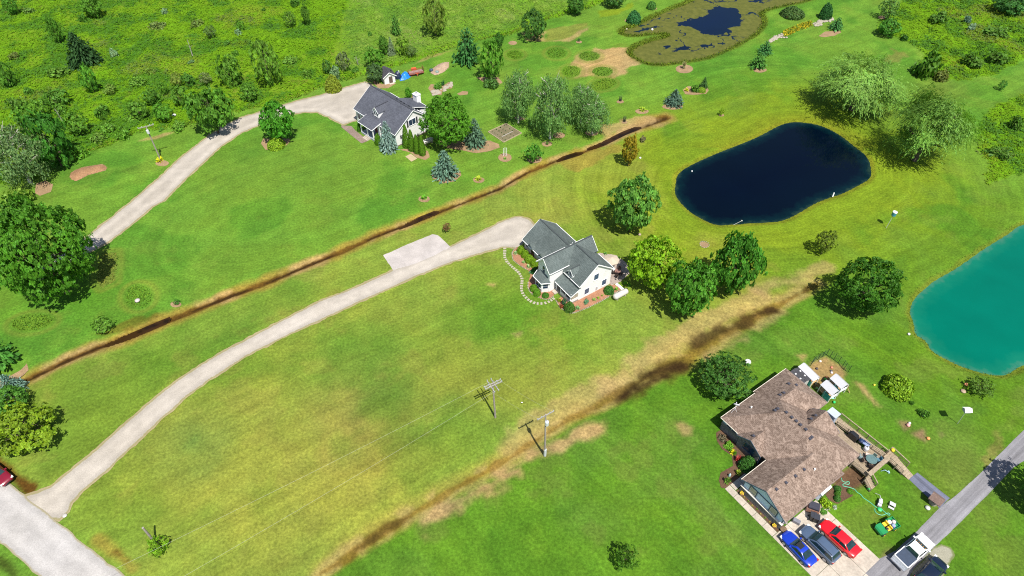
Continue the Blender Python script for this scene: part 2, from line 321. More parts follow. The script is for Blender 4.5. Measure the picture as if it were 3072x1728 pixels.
for P, w_, s in ((pts(m3, (970, 1440), (1100, 1340), (1220, 1310), (1320, 1290)), 3.0, .97), (pts(b3, (850, 170), (960, 85), (1090, 30), (1200, -10)), 2.4, .95), (pts(m3, (1400, 1140), (1540, 1060), (1680, 1010), (1800, 955)), 2.4, .75), (pts(m4, (-20, 925), (60, 890), (120, 880)), 1.7, .92), (pts(m4, (190, 810), (270, 775), (350, 735)), 1.1, .85),
               (pts(b2, (760, 1245), (850, 1190), (1010, 1090), (1130, 1020)), 1.1, .6)):
    stroke((.060, .040, .008), P, w_ * .9, 1.0, s * .75, 1.5); stroke((.026, .014, .005), P, w_ * .5, .6, s * .95, 1.2)
stroke(C_BRN, ROAD_DITCH, 1.5, .35, 1, .5); stroke(C_TO, pts(b1, (700, 1180), (800, 1260), (900, 1340), (960, 1400)), 1.2, .5, .7, .6)
stroke(C_MUD, pts(b1, (0, 1330), (60, 1390), (110, 1470)), .9, .4, .7, .4); stroke(C_BRN, pts(b1, (840, 1270), (930, 1340)), .7, .3, .7, .4)
# dry ground by the algae pond, mown tracks, bare soil
for P, c, s, j in ((pts(r3, (560, 400), (700, 355), (950, 350), (1040, 450), (930, 480), (920, 540), (830, 560), (650, 545), (520, 560), (480, 480)), C_TAN, .95, 1.2), (pts(r3, (320, 300), (340, 215), (420, 200), (660, 160), (600, 215), (480, 285)), (.15, .15, .03), .7, 1.2), (pts(r3, (320, 300), (480, 280), (660, 180), (640, 215), (500, 300)), C_TAN, .7, .8), (pts(r3, (160, 235), (330, 230), (330, 300), (200, 295)), C_TAN, .7, .8),
                   (pts(r3, (700, 75), (900, 55), (960, 10), (980, 40), (860, 100), (720, 130)), (.12, .17, .008), .8, .8), (pts(r3, (730, 900), (960, 850), (1180, 850), (1000, 930), (760, 980)), C_TAN, .7, 1.4), (pts(r3, (380, 1180), (600, 1100), (860, 1040), (900, 1090), (560, 1230)), C_TO, .75, 1.6), (pts(m1, (680, 1070), (950, 940), (1120, 940), (1000, 1010), (760, 1110)), C_BRN, .55, 1.2),
                   (pts(b3, (1270, 345), (1310, 330), (1390, 370), (1380, 420), (1330, 420)), C_TAN, .7, .6), (pts(b4, (705, 40), (750, 55), (830, 150), (890, 215), (860, 210), (770, 120)), C_TAN, .9, .7), (pts(b4, (1020, 325), (1095, 330), (1100, 375), (1065, 390)), C_SOIL, 1, .3), (pts(b4, (1120, 420), (1200, 385), (1235, 460), (1220, 480)), C_SOIL, 1, .3), (pts(b4, (1320, 405), (1355, 425), (1330, 440)), C_SOIL, .9, .2),
                   (pts(b4, (880, 1310), (940, 1270), (990, 1250), (950, 1320), (880, 1340)), C_SOIL, .8, .5), (pts(r4, (980, 360), (1080, 380), (1060, 450), (940, 460)), (.12, .11, .03), .6, 1.6), (pts(b4, (1560, 230), (1680, 380), (1770, 520), (1640, 660), (1700, 480)), (.16, .13, .04), .6, 2.0), (pts(r1, (1010, 1020), (1180, 965), (1250, 960), (1130, 1010)), C_TAN, .7, .5), (pts(m2, (1720, 705), (1780, 700), (1770, 725)), C_TAN, .8, .3), (pts(m3, (80, 1060), (150, 1060), (120, 1095)), C_TAN, .6, .6),
                   (pts(b4, (840, 970), (920, 1000), (900, 1040), (830, 1030)), (.14, .12, .03), .6, 1.0), (pts(m4, (280, 1215), (350, 1220), (330, 1260)), C_TAN, .8, .5), (pts(Dz, (20, 720), (300, 480), (560, 700), (560, 800), (400, 880), (330, 900), (120, 1110), (0, 1100)), (.085, .05, .028), 1, .3), (pts(Pz, (480, 800), (640, 380), (850, 240), (1040, 170), (1240, 270), (1480, 480), (1560, 640), (1500, 900), (1200, 1180), (1000, 1240)), (.21, .145, .06), .97, .5),
                   (pts(Pz, (1040, 330), (1180, 280), (1210, 360), (1060, 400)), (.12, .13, .03), .6, .5), (pts(r2, (1480, 360), (1300, 420), (1180, 470), (1300, 400)), C_TAN, .5, .8)):
    poly(c, P, .45, s, j, 6)
blend((.125, .130, .010), .7 * smooth(1.2, .2, np.abs(dB - .15) * 1.2 + .8 * (n2 - .5)) * (dB > -.6)); blend((.12, .12, .014), .5 * smooth(.9, .2, np.abs(dT - .1) + .8 * (n2 - .5))); blend((.06, .085, .008), .9 * smooth(2.0, .6, np.abs(dA - .1) + 1.0 * (n2 - .5)))
blend((.12, .125, .008), .45 * smooth(6, 1, dB + 3 * (n5 - .5)) * (dB > 0) * (gy > 118))
for P, c in ((ell(1545, 164, 24, 13), (.07, .15, .008)), (ell(1670, 160, 31, 17), (.06, .145, .012)), (ell(1768, 169, 33, 15), (.06, .14, .01)), (ell(1715, 214, 29, 18), (.075, .16, .008)), (ell(1808, 215, 32, 15), (.065, .16, .01)), (ell(1810, 253, 38, 17, rot=-.15), (.085, .15, .012)), (pts(m1, (745, 480), (840, 475), (850, 560), (835, 690), (740, 735), (705, 700), (710, 560)), (.10, .135, .02)), (ell(416, 890, 42, 37), (.06, .145, .012)), (ell(97, 968, 66, 25, rot=-.12), (.075, .145, .012))):
    d = field(P, 6); blend((.12, .14, .02), .5 * smooth(.9, 0, np.abs(d - .7))); blend(c, .9 * smooth(.4, -.4, d + .5 * (n1 - .5)))
# mowing: coordinate across the mower's path, coordinate along it, how strongly it shows
mow = gx * perp[0] + gy * perp[1]; alo = gx * axis[0] + gy * axis[1]; amp = np.full(N, .6)
lc = np.array(G(*ov(830, 500))); la = (gx - lc[0]) * axis[0] + (gy - lc[1]) * axis[1]; lb = (gx - lc[0]) * perp[0] + (gy - lc[1]) * perp[1]
LOOP = np.sqrt((np.minimum(la + 14, 0) * .8) ** 2 + lb ** 2); w = (dC > 1) & (gy < 140) & (gx < 0) & (LOOP < 26); mow = np.where(w, LOOP, mow); amp = np.where(w, .55, amp)
wb = (dB < 32) & (dBR > 0) & (da > 3); ang = np.arctan2(gy - 118, gx - 55); mow = np.where(wb, dB, mow); alo = np.where(wb, ang * 30, alo); amp = np.where(wb, .7, amp)
brx = dBR < 0; mow = np.where(brx, gx * .74 + gy * .67 + 1.3 * np.sin(gy * .12), mow); alo = np.where(brx, gx * -.67 + gy * .74, alo); amp = np.where(brx, .6, amp)
amp = amp * (1 - mead) * smooth(0, 1.5, np.minimum.reduce([dB, dT, dA])) * np.where(da < 3, .25, 1)
V = np.stack([gx, gy, gz], 1); ii = np.arange(nx * ny).reshape(ny, nx)
F = np.stack([ii[:-1, :-1].ravel(), ii[:-1, 1:].ravel(), ii[1:, 1:].ravel(), ii[1:, :-1].ravel()], 1)
def ground_mat():
    m, nt, b = mat('grass_ground'); L = nt.links
    at = nn(nt, 'ShaderNodeAttribute', attribute_name='turf'); mw = nn(nt, 'ShaderNodeAttribute', attribute_name='mowing'); ma = nn(nt, 'ShaderNodeAttribute', attribute_name='mow_amount'); md = nn(nt, 'ShaderNodeAttribute', attribute_name='rough')
    co = objco(nt); c = at.outputs['Color']
    mp = nn(nt, 'ShaderNodeMapping'); mp.inputs['Scale'].default_value = (1.15, .05, 1); L.new(mw.outputs['Vector'], mp.inputs['Vector'])
    st = noise(nt, mp.outputs[0], 1.0, 3, .6)
    mp2 = nn(nt, 'ShaderNodeMapping'); mp2.inputs['Scale'].default_value = (.42, .025, 1); L.new(mw.outputs['Vector'], mp2.inputs['Vector'])
    st2 = noise(nt, mp2.outputs[0], 1.0, 2, .5)
    lines = mixc(nt, 'MULTIPLY', 1.0, ramp(nt, st, [(.28, .80), (.72, 1.22)]), ramp(nt, st2, [(.3, .88), (.7, 1.12)]))
    c = mixc(nt, 'MULTIPLY', ma.outputs['Fac'], c, lines)
    f1 = noise(nt, co, 2.6, 6, .72); f2 = noise(nt, co, .35, 4, .6); f3 = noise(nt, co, .085, 4, .6)
    c = mixc(nt, 'MULTIPLY', 1.0, c, ramp(nt, f1, [(.25, .5), (.5, 1.0), (.75, 1.6)]))
    c = mixc(nt, 'MULTIPLY', 1.0, c, ramp(nt, f2, [(.3, .84), (.7, 1.16)]))
    c = mixc(nt, 'MULTIPLY', 1.0, c, ramp(nt, f3, [(.3, (.86, .92, .95)), (.7, (1.16, 1.06, 1.0))]))
    L.new(c, b.inputs['Base Color']); b.inputs['Roughness'].default_value = .95; b.inputs['Specular IOR Level'].default_value = .08
    h = noise(nt, co, 5.0, 5, .7); bump(nt, b, h, .5, .12); return m
me = np_mesh('ground', V, F, [ground_mat()], {'turf': ('FLOAT_COLOR', np.concatenate([col, np.ones((N, 1))], 1)), 'mowing': ('FLOAT_VECTOR', np.stack([mow, alo, 0 * mow], 1)), 'mow_amount': ('FLOAT', amp), 'rough': ('FLOAT', mead)}, True)
tag(link('ground', me), 'grass ground with mown lawns, dry patches and meadow', kind='structure')
def gh(x, y):                                           # ground height in meadows, from the same grid
    i = int(np.clip(np.searchsorted(xs, x), 1, nx - 1)); j = int(np.clip(np.searchsorted(ys, y), 1, ny - 1)); return float(gz[j * nx + i])

# ================================================================== WATER
def water(name, P, z, h, mtl, label, over=1.3, extra=None):
    P = np.asarray(P); X, Y = np.meshgrid(np.arange(P[:, 0].min() - 2, P[:, 0].max() + 2, h), np.arange(P[:, 1].min() - 2, P[:, 1].max() + 2, h))
    s = X.shape; x, y = X.ravel(), Y.ravel(); d = sdf(x, y, P); id_ = np.arange(len(x)).reshape(s)
    F = np.stack([id_[:-1, :-1].ravel(), id_[:-1, 1:].ravel(), id_[1:, 1:].ravel(), id_[1:, :-1].ravel()], 1); keep = d[F].min(1) < over; F = F[keep]
    u, inv = np.unique(F, return_inverse=True); F = inv.reshape(F.shape)
    at = {'shore': ('FLOAT', -d[u])}
    if extra is not None: at['mats'] = ('FLOAT', extra(x[u], y[u]))
    me = np_mesh(name, np.stack([x[u], y[u], np.full(len(u), z)], 1), F, [mtl], at, True)
    return tag(link(name, me), label, kind='structure')
def water_mat(name, stops, rough=.06, wave=.12, algae=None):
    m, nt, b = mat(name); at = nn(nt, 'ShaderNodeAttribute', attribute_name='shore')
    mr = nn(nt, 'ShaderNodeMapRange'); mr.inputs['From Max'].default_value = 14.0; co = objco(nt); ad = nn(nt, 'ShaderNodeMath', operation='MULTIPLY_ADD'); nt.links.new(noise(nt, co, .55, 4, .65), ad.inputs[0]); ad.inputs[1].default_value = 3.2; nt.links.new(at.outputs['Fac'], ad.inputs[2]); a2 = nn(nt, 'ShaderNodeMath', operation='SUBTRACT'); nt.links.new(ad.outputs[0], a2.inputs[0]); a2.inputs[1].default_value = 1.6; nt.links.new(a2.outputs[0], mr.inputs['Value'])
    c = ramp(nt, mr.outputs[0], stops)
    g = noise(nt, co, .12, 3, .5); c = mixc(nt, 'MULTIPLY', 1.0, c, ramp(nt, g, [(.3, .92), (.7, 1.08)]))
    b.inputs['Roughness'].default_value = rough; b.inputs['IOR'].default_value = 1.33; b.inputs['Specular IOR Level'].default_value = .2
    if algae:
        al = nn(nt, 'ShaderNodeAttribute', attribute_name='mats'); f = noise(nt, co, 1.6, 6, .75)
        k = ramp(nt, mixc(nt, 'LINEAR_LIGHT', .28, al.outputs['Color'], f), [(.44, 0.0), (.56, 1.0)])
        ac = ramp(nt, noise(nt, co, .8, 6, .7), [(.3, algae[0]), (.7, algae[1])]); c = mixc(nt, 'MIX', k, c, ac)
        r = nn(nt, 'ShaderNodeMapRange'); nt.links.new(k, r.inputs['Value']); r.inputs['To Min'].default_value = rough; r.inputs['To Max'].default_value = .7; nt.links.new(r.outputs[0], b.inputs['Roughness'])
    nt.links.new(c, b.inputs['Base Color']); bump(nt, b, noise(nt, co, 1.4, 3, .6), wave, .02); return m
water('blue_pond', POND_BLUE, -.25, .6, water_mat('pond_navy', [(0, (.010, .026, .020)), (.05, (.001, .010, .014)), (.18, (.0004, .0028, .008)), (1, (.0001, .0016, .0075))]), 'dark navy oval pond ringed by mown grass')
water('teal_pond', POND_TEAL, -.25, .6, water_mat('pond_teal', [(0, (.03, .13, .085)), (.06, (.004, .118, .074)), (.2, (.0, .104, .069)), (1, (.0, .099, .068))], .12), 'turquoise pond with earthy banks beside the brown house lawn')
OPEN = [cr(pts(r3, (1250, 150), (1400, 120), (1520, 60), (1540, 35), (1720, 42), (1770, 100), (1770, 190), (1680, 200), (1640, 250), (1520, 262), (1440, 225), (1380, 200), (1280, 175))), cr(pts(r3, (1160, 375), (1300, 340), (1470, 310), (1500, 330), (1400, 345), (1180, 385))), cr(pts(r3, (975, 218), (1080, 180), (1220, 178), (1150, 200), (1000, 232))), cr(pts(r3, (1780, 10), (2000, -60), (2200, -60), (1900, 20)))]
def algae_cover(x, y):
    v = np.ones(len(x))
    for k, P in enumerate(OPEN): d = sdf(x, y, P); v = np.minimum(v, smooth(-1.6, 1.6, d + (1.3 if k != 1 else .6) + 3.4 * (fbm(x, y, 3, 77) - .5)))
    c = np.abs(fbm(x, y, 7, 91) - .5); near = smooth(26, 4, sdf(x, y, OPEN[0])); return np.clip(v * .88 - .55 * near * smooth(.045, .0, c) - .3 * smooth(.62, .72, fbm(x, y, 4, 95)), 0, 1)
water('algae_pond', POND_ALGAE, -.25, .45, water_mat('pond_algae', [(0, (.008, .02, .024)), (.3, (.002, .008, .022)), (1, (.0015, .007, .026))], .08, .1, ((.056, .066, .012), (.105, .108, .022))), 'pond half covered with olive algae mats', extra=algae_cover)
DW = water_mat('ditch_brown', [(0, (.03, .015, .005)), (.05, (.012, .007, .004)), (1, (.006, .005, .005))], .08, .15)
for P in (pts(r3, (640, 1075), (760, 1020), (860, 965), (960, 925), (1020, 920), (960, 970), (860, 1005), (770, 1045)), pts(r3, (420, 1160), (500, 1110), (590, 1100), (560, 1130), (460, 1160)), pts(m2, (1090, 300), (1180, 245), (1290, 190), (1350, 175), (1340, 195), (1240, 235), (1150, 280)), pts(m1, (760, 1150), (950, 1060), (1060, 1000), (1210, 950), (1200, 980), (1050, 1045), (900, 1105))):
    water('ditch_water', cr(P), -.21, .3, DW, 'shallow dark water lying in the grassy ditch', .1)
# ================================================================== ROADS, DRIVES, PATHS
def gravel_mat(name, c, wheel=.0, edge=None):
    m, nt, b = mat(name); co = objco(nt); f = noise(nt, co, 6.0, 6, .75); g = noise(nt, co, .5, 4, .6); w = noise(nt, co, .12, 3)
    k = ramp(nt, f, [(.3, tuple(q * .78 for q in c)), (.7, tuple(q * 1.18 for q in c))])
    k = mixc(nt, 'MULTIPLY', 1, k, ramp(nt, g, [(.3, .86), (.7, 1.1)])); k = mixc(nt, 'MULTIPLY', 1, k, ramp(nt, w, [(.3, (.93, .92, .90)), (.7, (1.06, 1.06, 1.07))]))
    if edge:
        ed = nn(nt, 'ShaderNodeAttribute', attribute_name='edge'); er = nn(nt, 'ShaderNodeMapRange'); nt.links.new(ed.outputs['Fac'], er.inputs['Value']); er.inputs['From Max'].default_value = 4.0
        k = mixc(nt, 'MULTIPLY', 1, k, ramp(nt, er.outputs[0], [(0, .88), (.14, .92), (.27, 1.08), (.36, 1.08), (.55, .94)]))
        mk = mixc(nt, 'LINEAR_LIGHT', .35, ramp(nt, er.outputs[0], [(0, 1.0), (.16, 0.0)]), noise(nt, co, 1.8, 5, .7)); k = mixc(nt, 'MIX', ramp(nt, mk, [(.58, 0.0), (.82, .8)]), k, edge)
    if wheel:
        at = nn(nt, 'ShaderNodeAttribute', attribute_name='lane'); st = noise(nt, nn(nt, 'ShaderNodeMapping').outputs[0], 1); mp = nt.nodes[-2] if False else nn(nt, 'ShaderNodeMapping')
        mp.inputs['Scale'].default_value = (1.5, .05, 1); nt.links.new(at.outputs['Vector'], mp.inputs['Vector']); s = noise(nt, mp.outputs[0], 1.0, 4, .6)
        k = mixc(nt, 'MULTIPLY', wheel, k, ramp(nt, s, [(.3, .62), (.7, 1.35)]))
    nt.links.new(k, b.inputs['Base Color']); b.inputs['Roughness'].default_value = .95; b.inputs['Specular IOR Level'].default_value = .15; bump(nt, b, f, .5, .04); return m
def sheet(name, P, z, mtl, label, jit=.12, h=.5, ax=None, kind='structure', over=None):
    # dense outline with a ragged edge, filled on a grid so that the sheet follows small relief
    P = [np.array(p) for p in P]; Q = []
    for i in range(len(P)):
        a, b = P[i], P[(i + 1) % len(P)]; L = np.linalg.norm(b - a); n = max(1, int(L / h))
        for k in range(n): Q.append(a + (b - a) * k / n)
    Q = np.array(Q); g = fbm(Q[:, 0], Q[:, 1], .9, 55, 3) - .5; T = np.roll(Q, -1, 0) - np.roll(Q, 1, 0); T /= np.linalg.norm(T, axis=1)[:, None] + 1e-9
    Q = Q + np.stack([T[:, 1], -T[:, 0]], 1) * (g * 2 * jit)[:, None]
    from mathutils.geometry import delaunay_2d_cdt
    n = len(Q); ex = []
    if h >= .5 and jit > .1:
        X, Y = np.meshgrid(np.arange(Q[:, 0].min(), Q[:, 0].max(), .7), np.arange(Q[:, 1].min(), Q[:, 1].max(), .7)); X, Y = X.ravel(), Y.ravel()
        k_ = (np.abs(X) < 170); X, Y = X[k_], Y[k_]; dd = sdf(X, Y, Q); ex = [Vector((a, b)) for a, b in zip(X[dd < -.35], Y[dd < -.35])]
    r = delaunay_2d_cdt([Vector((q[0], q[1])) for q in Q] + ex, [(i, (i + 1) % n) for i in range(n)], [], 1, 1e-4)
    me = bpy.data.meshes.new(name); me.from_pydata([(q[0], q[1], z) for q in r[0]], [], [f if (r[0][f[1]] - r[0][f[0]]).cross(r[0][f[2]] - r[0][f[0]]) > 0 else f[::-1] for f in r[2]]); me.materials.append(mtl)
    vv = np.array([(q[0], q[1]) for q in r[0]]); ea = me.attributes.new('edge', 'FLOAT', 'POINT'); ea.data.foreach_set('value', seg_dist(vv[:, 0], vv[:, 1], Q, True)[0].astype(np.float32))
    if ax is not None:
        a = me.attributes.new('lane', 'FLOAT_VECTOR', 'POINT'); co = np.empty(len(me.vertices) * 3, np.float32); me.vertices.foreach_get('co', co); co = co.reshape(-1, 3)
        d = np.array(ax) / np.linalg.norm(ax); a.data.foreach_set('vector', np.stack([co[:, 0] * -d[1] + co[:, 1] * d[0], co[:, 0] * d[0] + co[:, 1] * d[1], 0 * co[:, 0]], 1).astype(np.float32).ravel())
    o = link(name, me); return tag(o, label, kind=kind)
def px(*xy): return [G(a, b) for a, b in xy]
G_DRIVE = gravel_mat('drive_gravel', (.338, .306, .262), 0, (.19, .17, .06)); G_ROAD = gravel_mat('road_gravel', (.345, .33, .315), 0, (.22, .19, .10)); G_EDGE = gravel_mat('sparse_gravel', (.26, .215, .12)); G_PAD = gravel_mat('limestone', (.36, .33, .31))
u_ = np.array(G(31, 1451)); v_ = np.array(G(373, 1728)); d_ = (v_ - u_) / np.linalg.norm(v_ - u_); lo = np.array(G(41, 1662)); 
sheet('gravel_road', [u_ - d_ * 120, v_ + d_ * 120, lo + d_ * 115 + 0 * d_, lo - d_ * 125], .024, G_ROAD, 'pale gravel road across the corner', .25, 1.0)
D2 = px((60, 1490), (110, 1478), (153, 1459), (224, 1401), (290, 1347), (344, 1298), (402, 1248), (468, 1190), (551, 1128), (663, 1057), (750, 1013), (833, 968), (957, 904), (1081, 856), (1177, 811), (1260, 777), (1350, 740), (1413, 711), (1475, 680), (1516, 659), (1545, 650), (1565, 649), (1590, 660), (1604, 674), (1585, 715), (1556, 746), (1508, 742), (1433, 763), (1342, 792), (1247, 829), (1164, 868), (1081, 904), (982, 951), (874, 1001), (750, 1063), (646, 1128), (559, 1190), (476, 1265), (393, 1343), (319, 1414), (248, 1472), (215, 1509), (205, 1535), (178, 1560), (90, 1550))
sheet('gravel_drive', D2, .016, G_DRIVE, 'long pale gravel drive curving from the road to the middle house', .14)
cx2, cy2 = np.mean(np.array(D2), 0)
def grow(P, w):
    Q = np.array(P); T = np.roll(Q, -1, 0) - np.roll(Q, 1, 0); T /= np.linalg.norm(T, axis=1)[:, None] + 1e-9; A = np.sum(Q[:, 0] * np.roll(Q[:, 1], -1) - Q[:, 1] * np.roll(Q[:, 0], -1))
    return [tuple(q) for q in Q + np.stack([T[:, 1], -T[:, 0]], 1) * (w if A > 0 else -w)]
sheet('drive_verge', grow(D2, .22), .008, G_EDGE, 'thin yellowed verge along the long gravel drive', .3)
sheet('limestone_pad', px((1150, 766), (1222, 733), (1297, 703), (1313, 705), (1352, 741), (1300, 768), (1250, 790), (1180, 811)), .022, G_PAD, 'white crushed limestone parking pad beside the drive', .12)
D1 = px((95, 800), (150, 770), (265, 706), (356, 635), (404, 596), (468, 542), (534, 480), (600, 427), (663, 381), (725, 352), (783, 335), (845, 315), (957, 286), (1040, 261), (1094, 246), (1112, 250), (1120, 275), (1085, 330), (1070, 362), (1027, 375), (986, 352), (949, 337), (916, 337), (868, 344), (800, 362), (779, 375), (725, 398), (663, 439), (600, 497), (538, 555), (493, 602), (456, 622), (393, 676), (331, 722), (290, 746), (150, 824), (110, 845))
sheet('gravel_drive', D1, .016, G_DRIVE, 'pale gravel drive sweeping up to the upper house', .18); sheet('drive_verge', grow(D1, .28), .008, G_EDGE, 'thin yellowed verge along the upper gravel drive', .35)
aax = np.array(G(*b4(1600, 800))) - np.array(G(*b4(1100, 1300)))
ASPH = gravel_mat('asphalt', (.185, .182, .195), 1.0)
sheet('asphalt_drive', pts(b4, (2350, 40), (1932, 390), (1780, 540), (1600, 720), (1440, 865), (1320, 955), (1160, 1120), (1000, 1265), (880, 1325), (740, 1470), (500, 1750), (900, 1800), (1130, 1400), (1300, 1220), (1400, 1130), (1650, 880), (1860, 660), (1932, 615), (2400, 230)), .016, ASPH, 'grey streaked asphalt drive past the brown house', .06, ax=aax)
sheet('asphalt_path', pts(b4, (1095, 745), (1160, 700), (1395, 885), (1320, 960)), .02, gravel_mat('path_asphalt', (.115, .125, .170), 1.0), 'short dark asphalt path from the ramp to the drive', .04, ax=np.array(G(*b4(1360, 920))) - np.array(G(*b4(1125, 720))))
sheet('gravel_patch', pts(b4, (1330, 1215), (1400, 1240), (1435, 1300), (1380, 1380), (1340, 1460), (1080, 1480), (1110, 1400), (1200, 1320), (1270, 1240)), .010, gravel_mat('patch_gravel', (.27, .26, .20), 0, (.10, .13, .03)), 'pale gravel patch under the dark parked car', .2)
# mulch beds
MULCH = speckle('mulch', (.17, .105, .055), (.31, .215, .12), 7); RED_MULCH = speckle('red_mulch', (.19, .085, .05), (.36, .19, .11), 8); BARK = speckle('brown_mulch', (.06, .034, .02), (.13, .075, .045), 7)
def bed(P, mtl, label, z=.03): return sheet('mulch_bed', P, z, mtl, label, .10, .35)
for P, l in ((pts(r1, (505, 1275), (530, 1240), (610, 1210), (740, 1190), (770, 1205), (765, 1235), (640, 1270), (560, 1310), (515, 1300)), 'long bare mulch mound on the lawn by the light pole'), (pts(r1, (255, 1400), (262, 1330), (330, 1308), (383, 1335), (370, 1390), (290, 1420)), 'bare round mulch bed at the thicket edge'), (ell(486, 490, 20, 9), 'mulch ring round the light pole'), (pts(r2, (80, 1040), (95, 1005), (285, 1005), (288, 1030), (240, 1075), (180, 1092), (110, 1085)), 'mulch bed under the upright drive tree'),
             (pts(r2, (1310, 530), (1330, 490), (1390, 455), (1440, 450), (1445, 480), (1410, 520), (1350, 545)), 'pale heap of chips behind the shed'), (pts(r2, (1290, 640), (1310, 610), (1400, 620), (1440, 595), (1470, 610), (1465, 640), (1400, 650), (1385, 690), (1320, 685)), 'stony island bed behind the upper house'), (pts(r2, (1500, 680), (1540, 660), (1580, 665), (1575, 685), (1520, 692)), 'tiny stony bed near the big maple'), (pts(r2, (1640, 560), (1700, 600), (1800, 615), (1830, 600), (1800, 560)), 'mulch bed under the feathery evergreens'),
             (pts(r2, (1340, 1040), (1440, 1075), (1540, 1090), (1640, 1110), (1740, 1095), (1810, 1070), (1805, 1045), (1740, 1020), (1640, 1010), (1400, 1020)), 'long mulch bed under the spruce and maple'), (pts(r2, (1320, 1290), (1315, 1260), (1520, 1235), (1532, 1270), (1480, 1315), (1400, 1330)), 'mulch ring under the lone blue spruce'), (pts(r2, (1085, 1085), (1160, 1105), (1200, 1140), (1270, 1160), (1303, 1140), (1290, 1095), (1180, 1070)), 'curved mulch bed under the clipped columns'), (pts(r2, (545, 655), (560, 640), (655, 625), (662, 635), (600, 655)), 'mulch strip under the yellow green shrub'),
             (pts(r2, (840, 575), (880, 590), (930, 640), (1000, 640), (1060, 605), (1000, 600), (960, 610), (900, 585)), 'worn mulch around the shed'), (ell(1515, 473, 20, 13), 'mulch ring round three white posts'), (ell(1436, 540, 17, 9), 'mulch ring round a yellow daylily clump'), (ell(1273, 597, 17, 10), 'mulch ring round a low green clump'), (ell(1603, 478, 23, 12), 'mulch ring under the round sapling'), (ell(1641, 432, 15, 8), 'mulch ring with a tiny seedling'), (ell(1775, 399, 19, 9), 'mulch ring under the end birch'),
             (ell(1677, 406, 18, 9), 'mulch under the middle birch'), (ell(1560, 355, 16, 6), 'mulch under the first birch'), (ell(1861, 305, 11, 5), 'mulch ring round a caged seedling'), (ell(1873, 367, 9, 4), 'mulch ring round a second caged seedling'), (ell(1926, 334, 20, 8), 'small oval flower bed'), (ell(2018, 320, 31, 9), 'mulch ring under the small blue spruce'), (pts(r3, (1325, 650), (1360, 625), (1505, 635), (1512, 655), (1490, 680), (1400, 688), (1340, 682)), 'oval island bed with shrubs on the far lawn'), (ell(2053, 207, 26, 13), 'mulch ring round an ornamental grass'),
             (ell(2280, 210, 20, 8), 'mulch ring under the double spruce'), (ell(2164, 346, 8, 4), 'mulch ring of a thin sapling'), (ell(1737, 126, 9, 4), 'mulch ring with a twiggy seedling'), (ell(1538, 129, 13, 6), 'mulch ring near the ornamental row'), (ell(1886, 62, 12, 5), 'mulch by the dark round shrub'), (ell(1957, 26, 14, 4), 'mulch under the small pond shrub'), (pts(r4, (445, 262), (490, 230), (600, 222), (608, 235), (560, 260), (480, 270)), 'mulch bed under the slim evergreen'), (ell(2380, 46, 30, 9), 'mulch under the wide juniper'), (ell(2650, 52, 16, 5), 'mulch under the airy pale tree'),
             (pts(m1, (0, 1390), (60, 1380), (150, 1330), (195, 1280), (210, 1330), (130, 1400), (60, 1440), (0, 1449), (-60, 1440)), 'mulch bed under the roadside evergreens'), (ell(528, 913, 16, 9), 'mulch ring with a small plant by the ditch'), (ell(298, 990, 10, 6), 'worn soil under the lone small tree'), (pts(m3, (1450, 420), (1450, 405), (1480, 400), (1512, 415), (1505, 440), (1470, 442)), 'round fire pit full of wood chips')):
    bed(P, MULCH, l)
sheet('garden_plot', px(*[r2(1725, 957), r3(45, 899), r3(158, 967), r3(30, 1030)]), .04, speckle('plot_soil', (.10, .085, .045), (.19, .165, .10), 5), 'square vegetable plot with sparse green rows', .05)
# ================================================================== FOLIAGE
def leaf_mat(name, trans=.3, rough=.6, gloss=.25):
    m, nt, b = mat(name); L = nt.links
    oi = nt.nodes.new('ShaderNodeObjectInfo'); at = nn(nt, 'ShaderNodeAttribute', attribute_name='tone')
    c = mixc(nt, 'MULTIPLY', 1.0, oi.outputs['Color'], at.outputs['Color'])
    L.new(c, b.inputs['Base Color']); b.inputs['Roughness'].default_value = rough; b.inputs['Specular IOR Level'].default_value = gloss
    tr = nn(nt, 'ShaderNodeBsdfTranslucent'); cc = mixc(nt, 'MULTIPLY', 1.0, c, (1.15, 1.25, .6)); L.new(cc, tr.inputs['Color'])
    ms = nn(nt, 'ShaderNodeMixShader'); ms.inputs[0].default_value = trans; L.new(b.outputs[0], ms.inputs[1]); L.new(tr.outputs[0], ms.inputs[2])
    L.new(ms.outputs[0], nt.nodes['Material Output'].inputs['Surface']); return m
LEAF, NEEDLE = leaf_mat('leaves'), leaf_mat('needles', .12, .7, .15)
BARK_M = speckle('tree_bark', (.06, .045, .032), (.13, .10, .075), 9); BIRCH_M = speckle('birch_bark', (.42, .38, .32), (.66, .62, .55), 6); GREY_BARK = speckle('grey_wood', (.20, .185, .165), (.36, .335, .30), 8)
def unit(v): return v / (np.linalg.norm(v, axis=-1, keepdims=True) + 1e-9)
def cards(name, C, Nn, su, sv, tone, mtl, dirs=None, g=None):
    g = g or rng; n = len(C); su = np.broadcast_to(su, n)[:, None]; sv = np.broadcast_to(sv, n)[:, None]
    if dirs is None: dirs = g.normal(size=(n, 3))
    U = unit(dirs - Nn * np.sum(dirs * Nn, 1, keepdims=True)); W = np.cross(Nn, U)
    V = np.stack([C + U * su, C + W * sv, C - U * su, C - W * sv], 1).reshape(-1, 3)
    F = np.arange(4 * n).reshape(-1, 4); t = np.repeat(tone, 4, 0); t = np.concatenate([t, np.ones((len(t), 1))], 1)
    return np_mesh(name, V, F, [mtl], {'tone': ('FLOAT_COLOR', t)})
def tones(n, g, v=.28, hue=.12):
    a = 1 + g.uniform(-v, v, (n, 1)); h = g.uniform(-hue, hue, (n, 1)); return a * np.concatenate([1 + h, np.ones((n, 1)), 1 - h], 1)
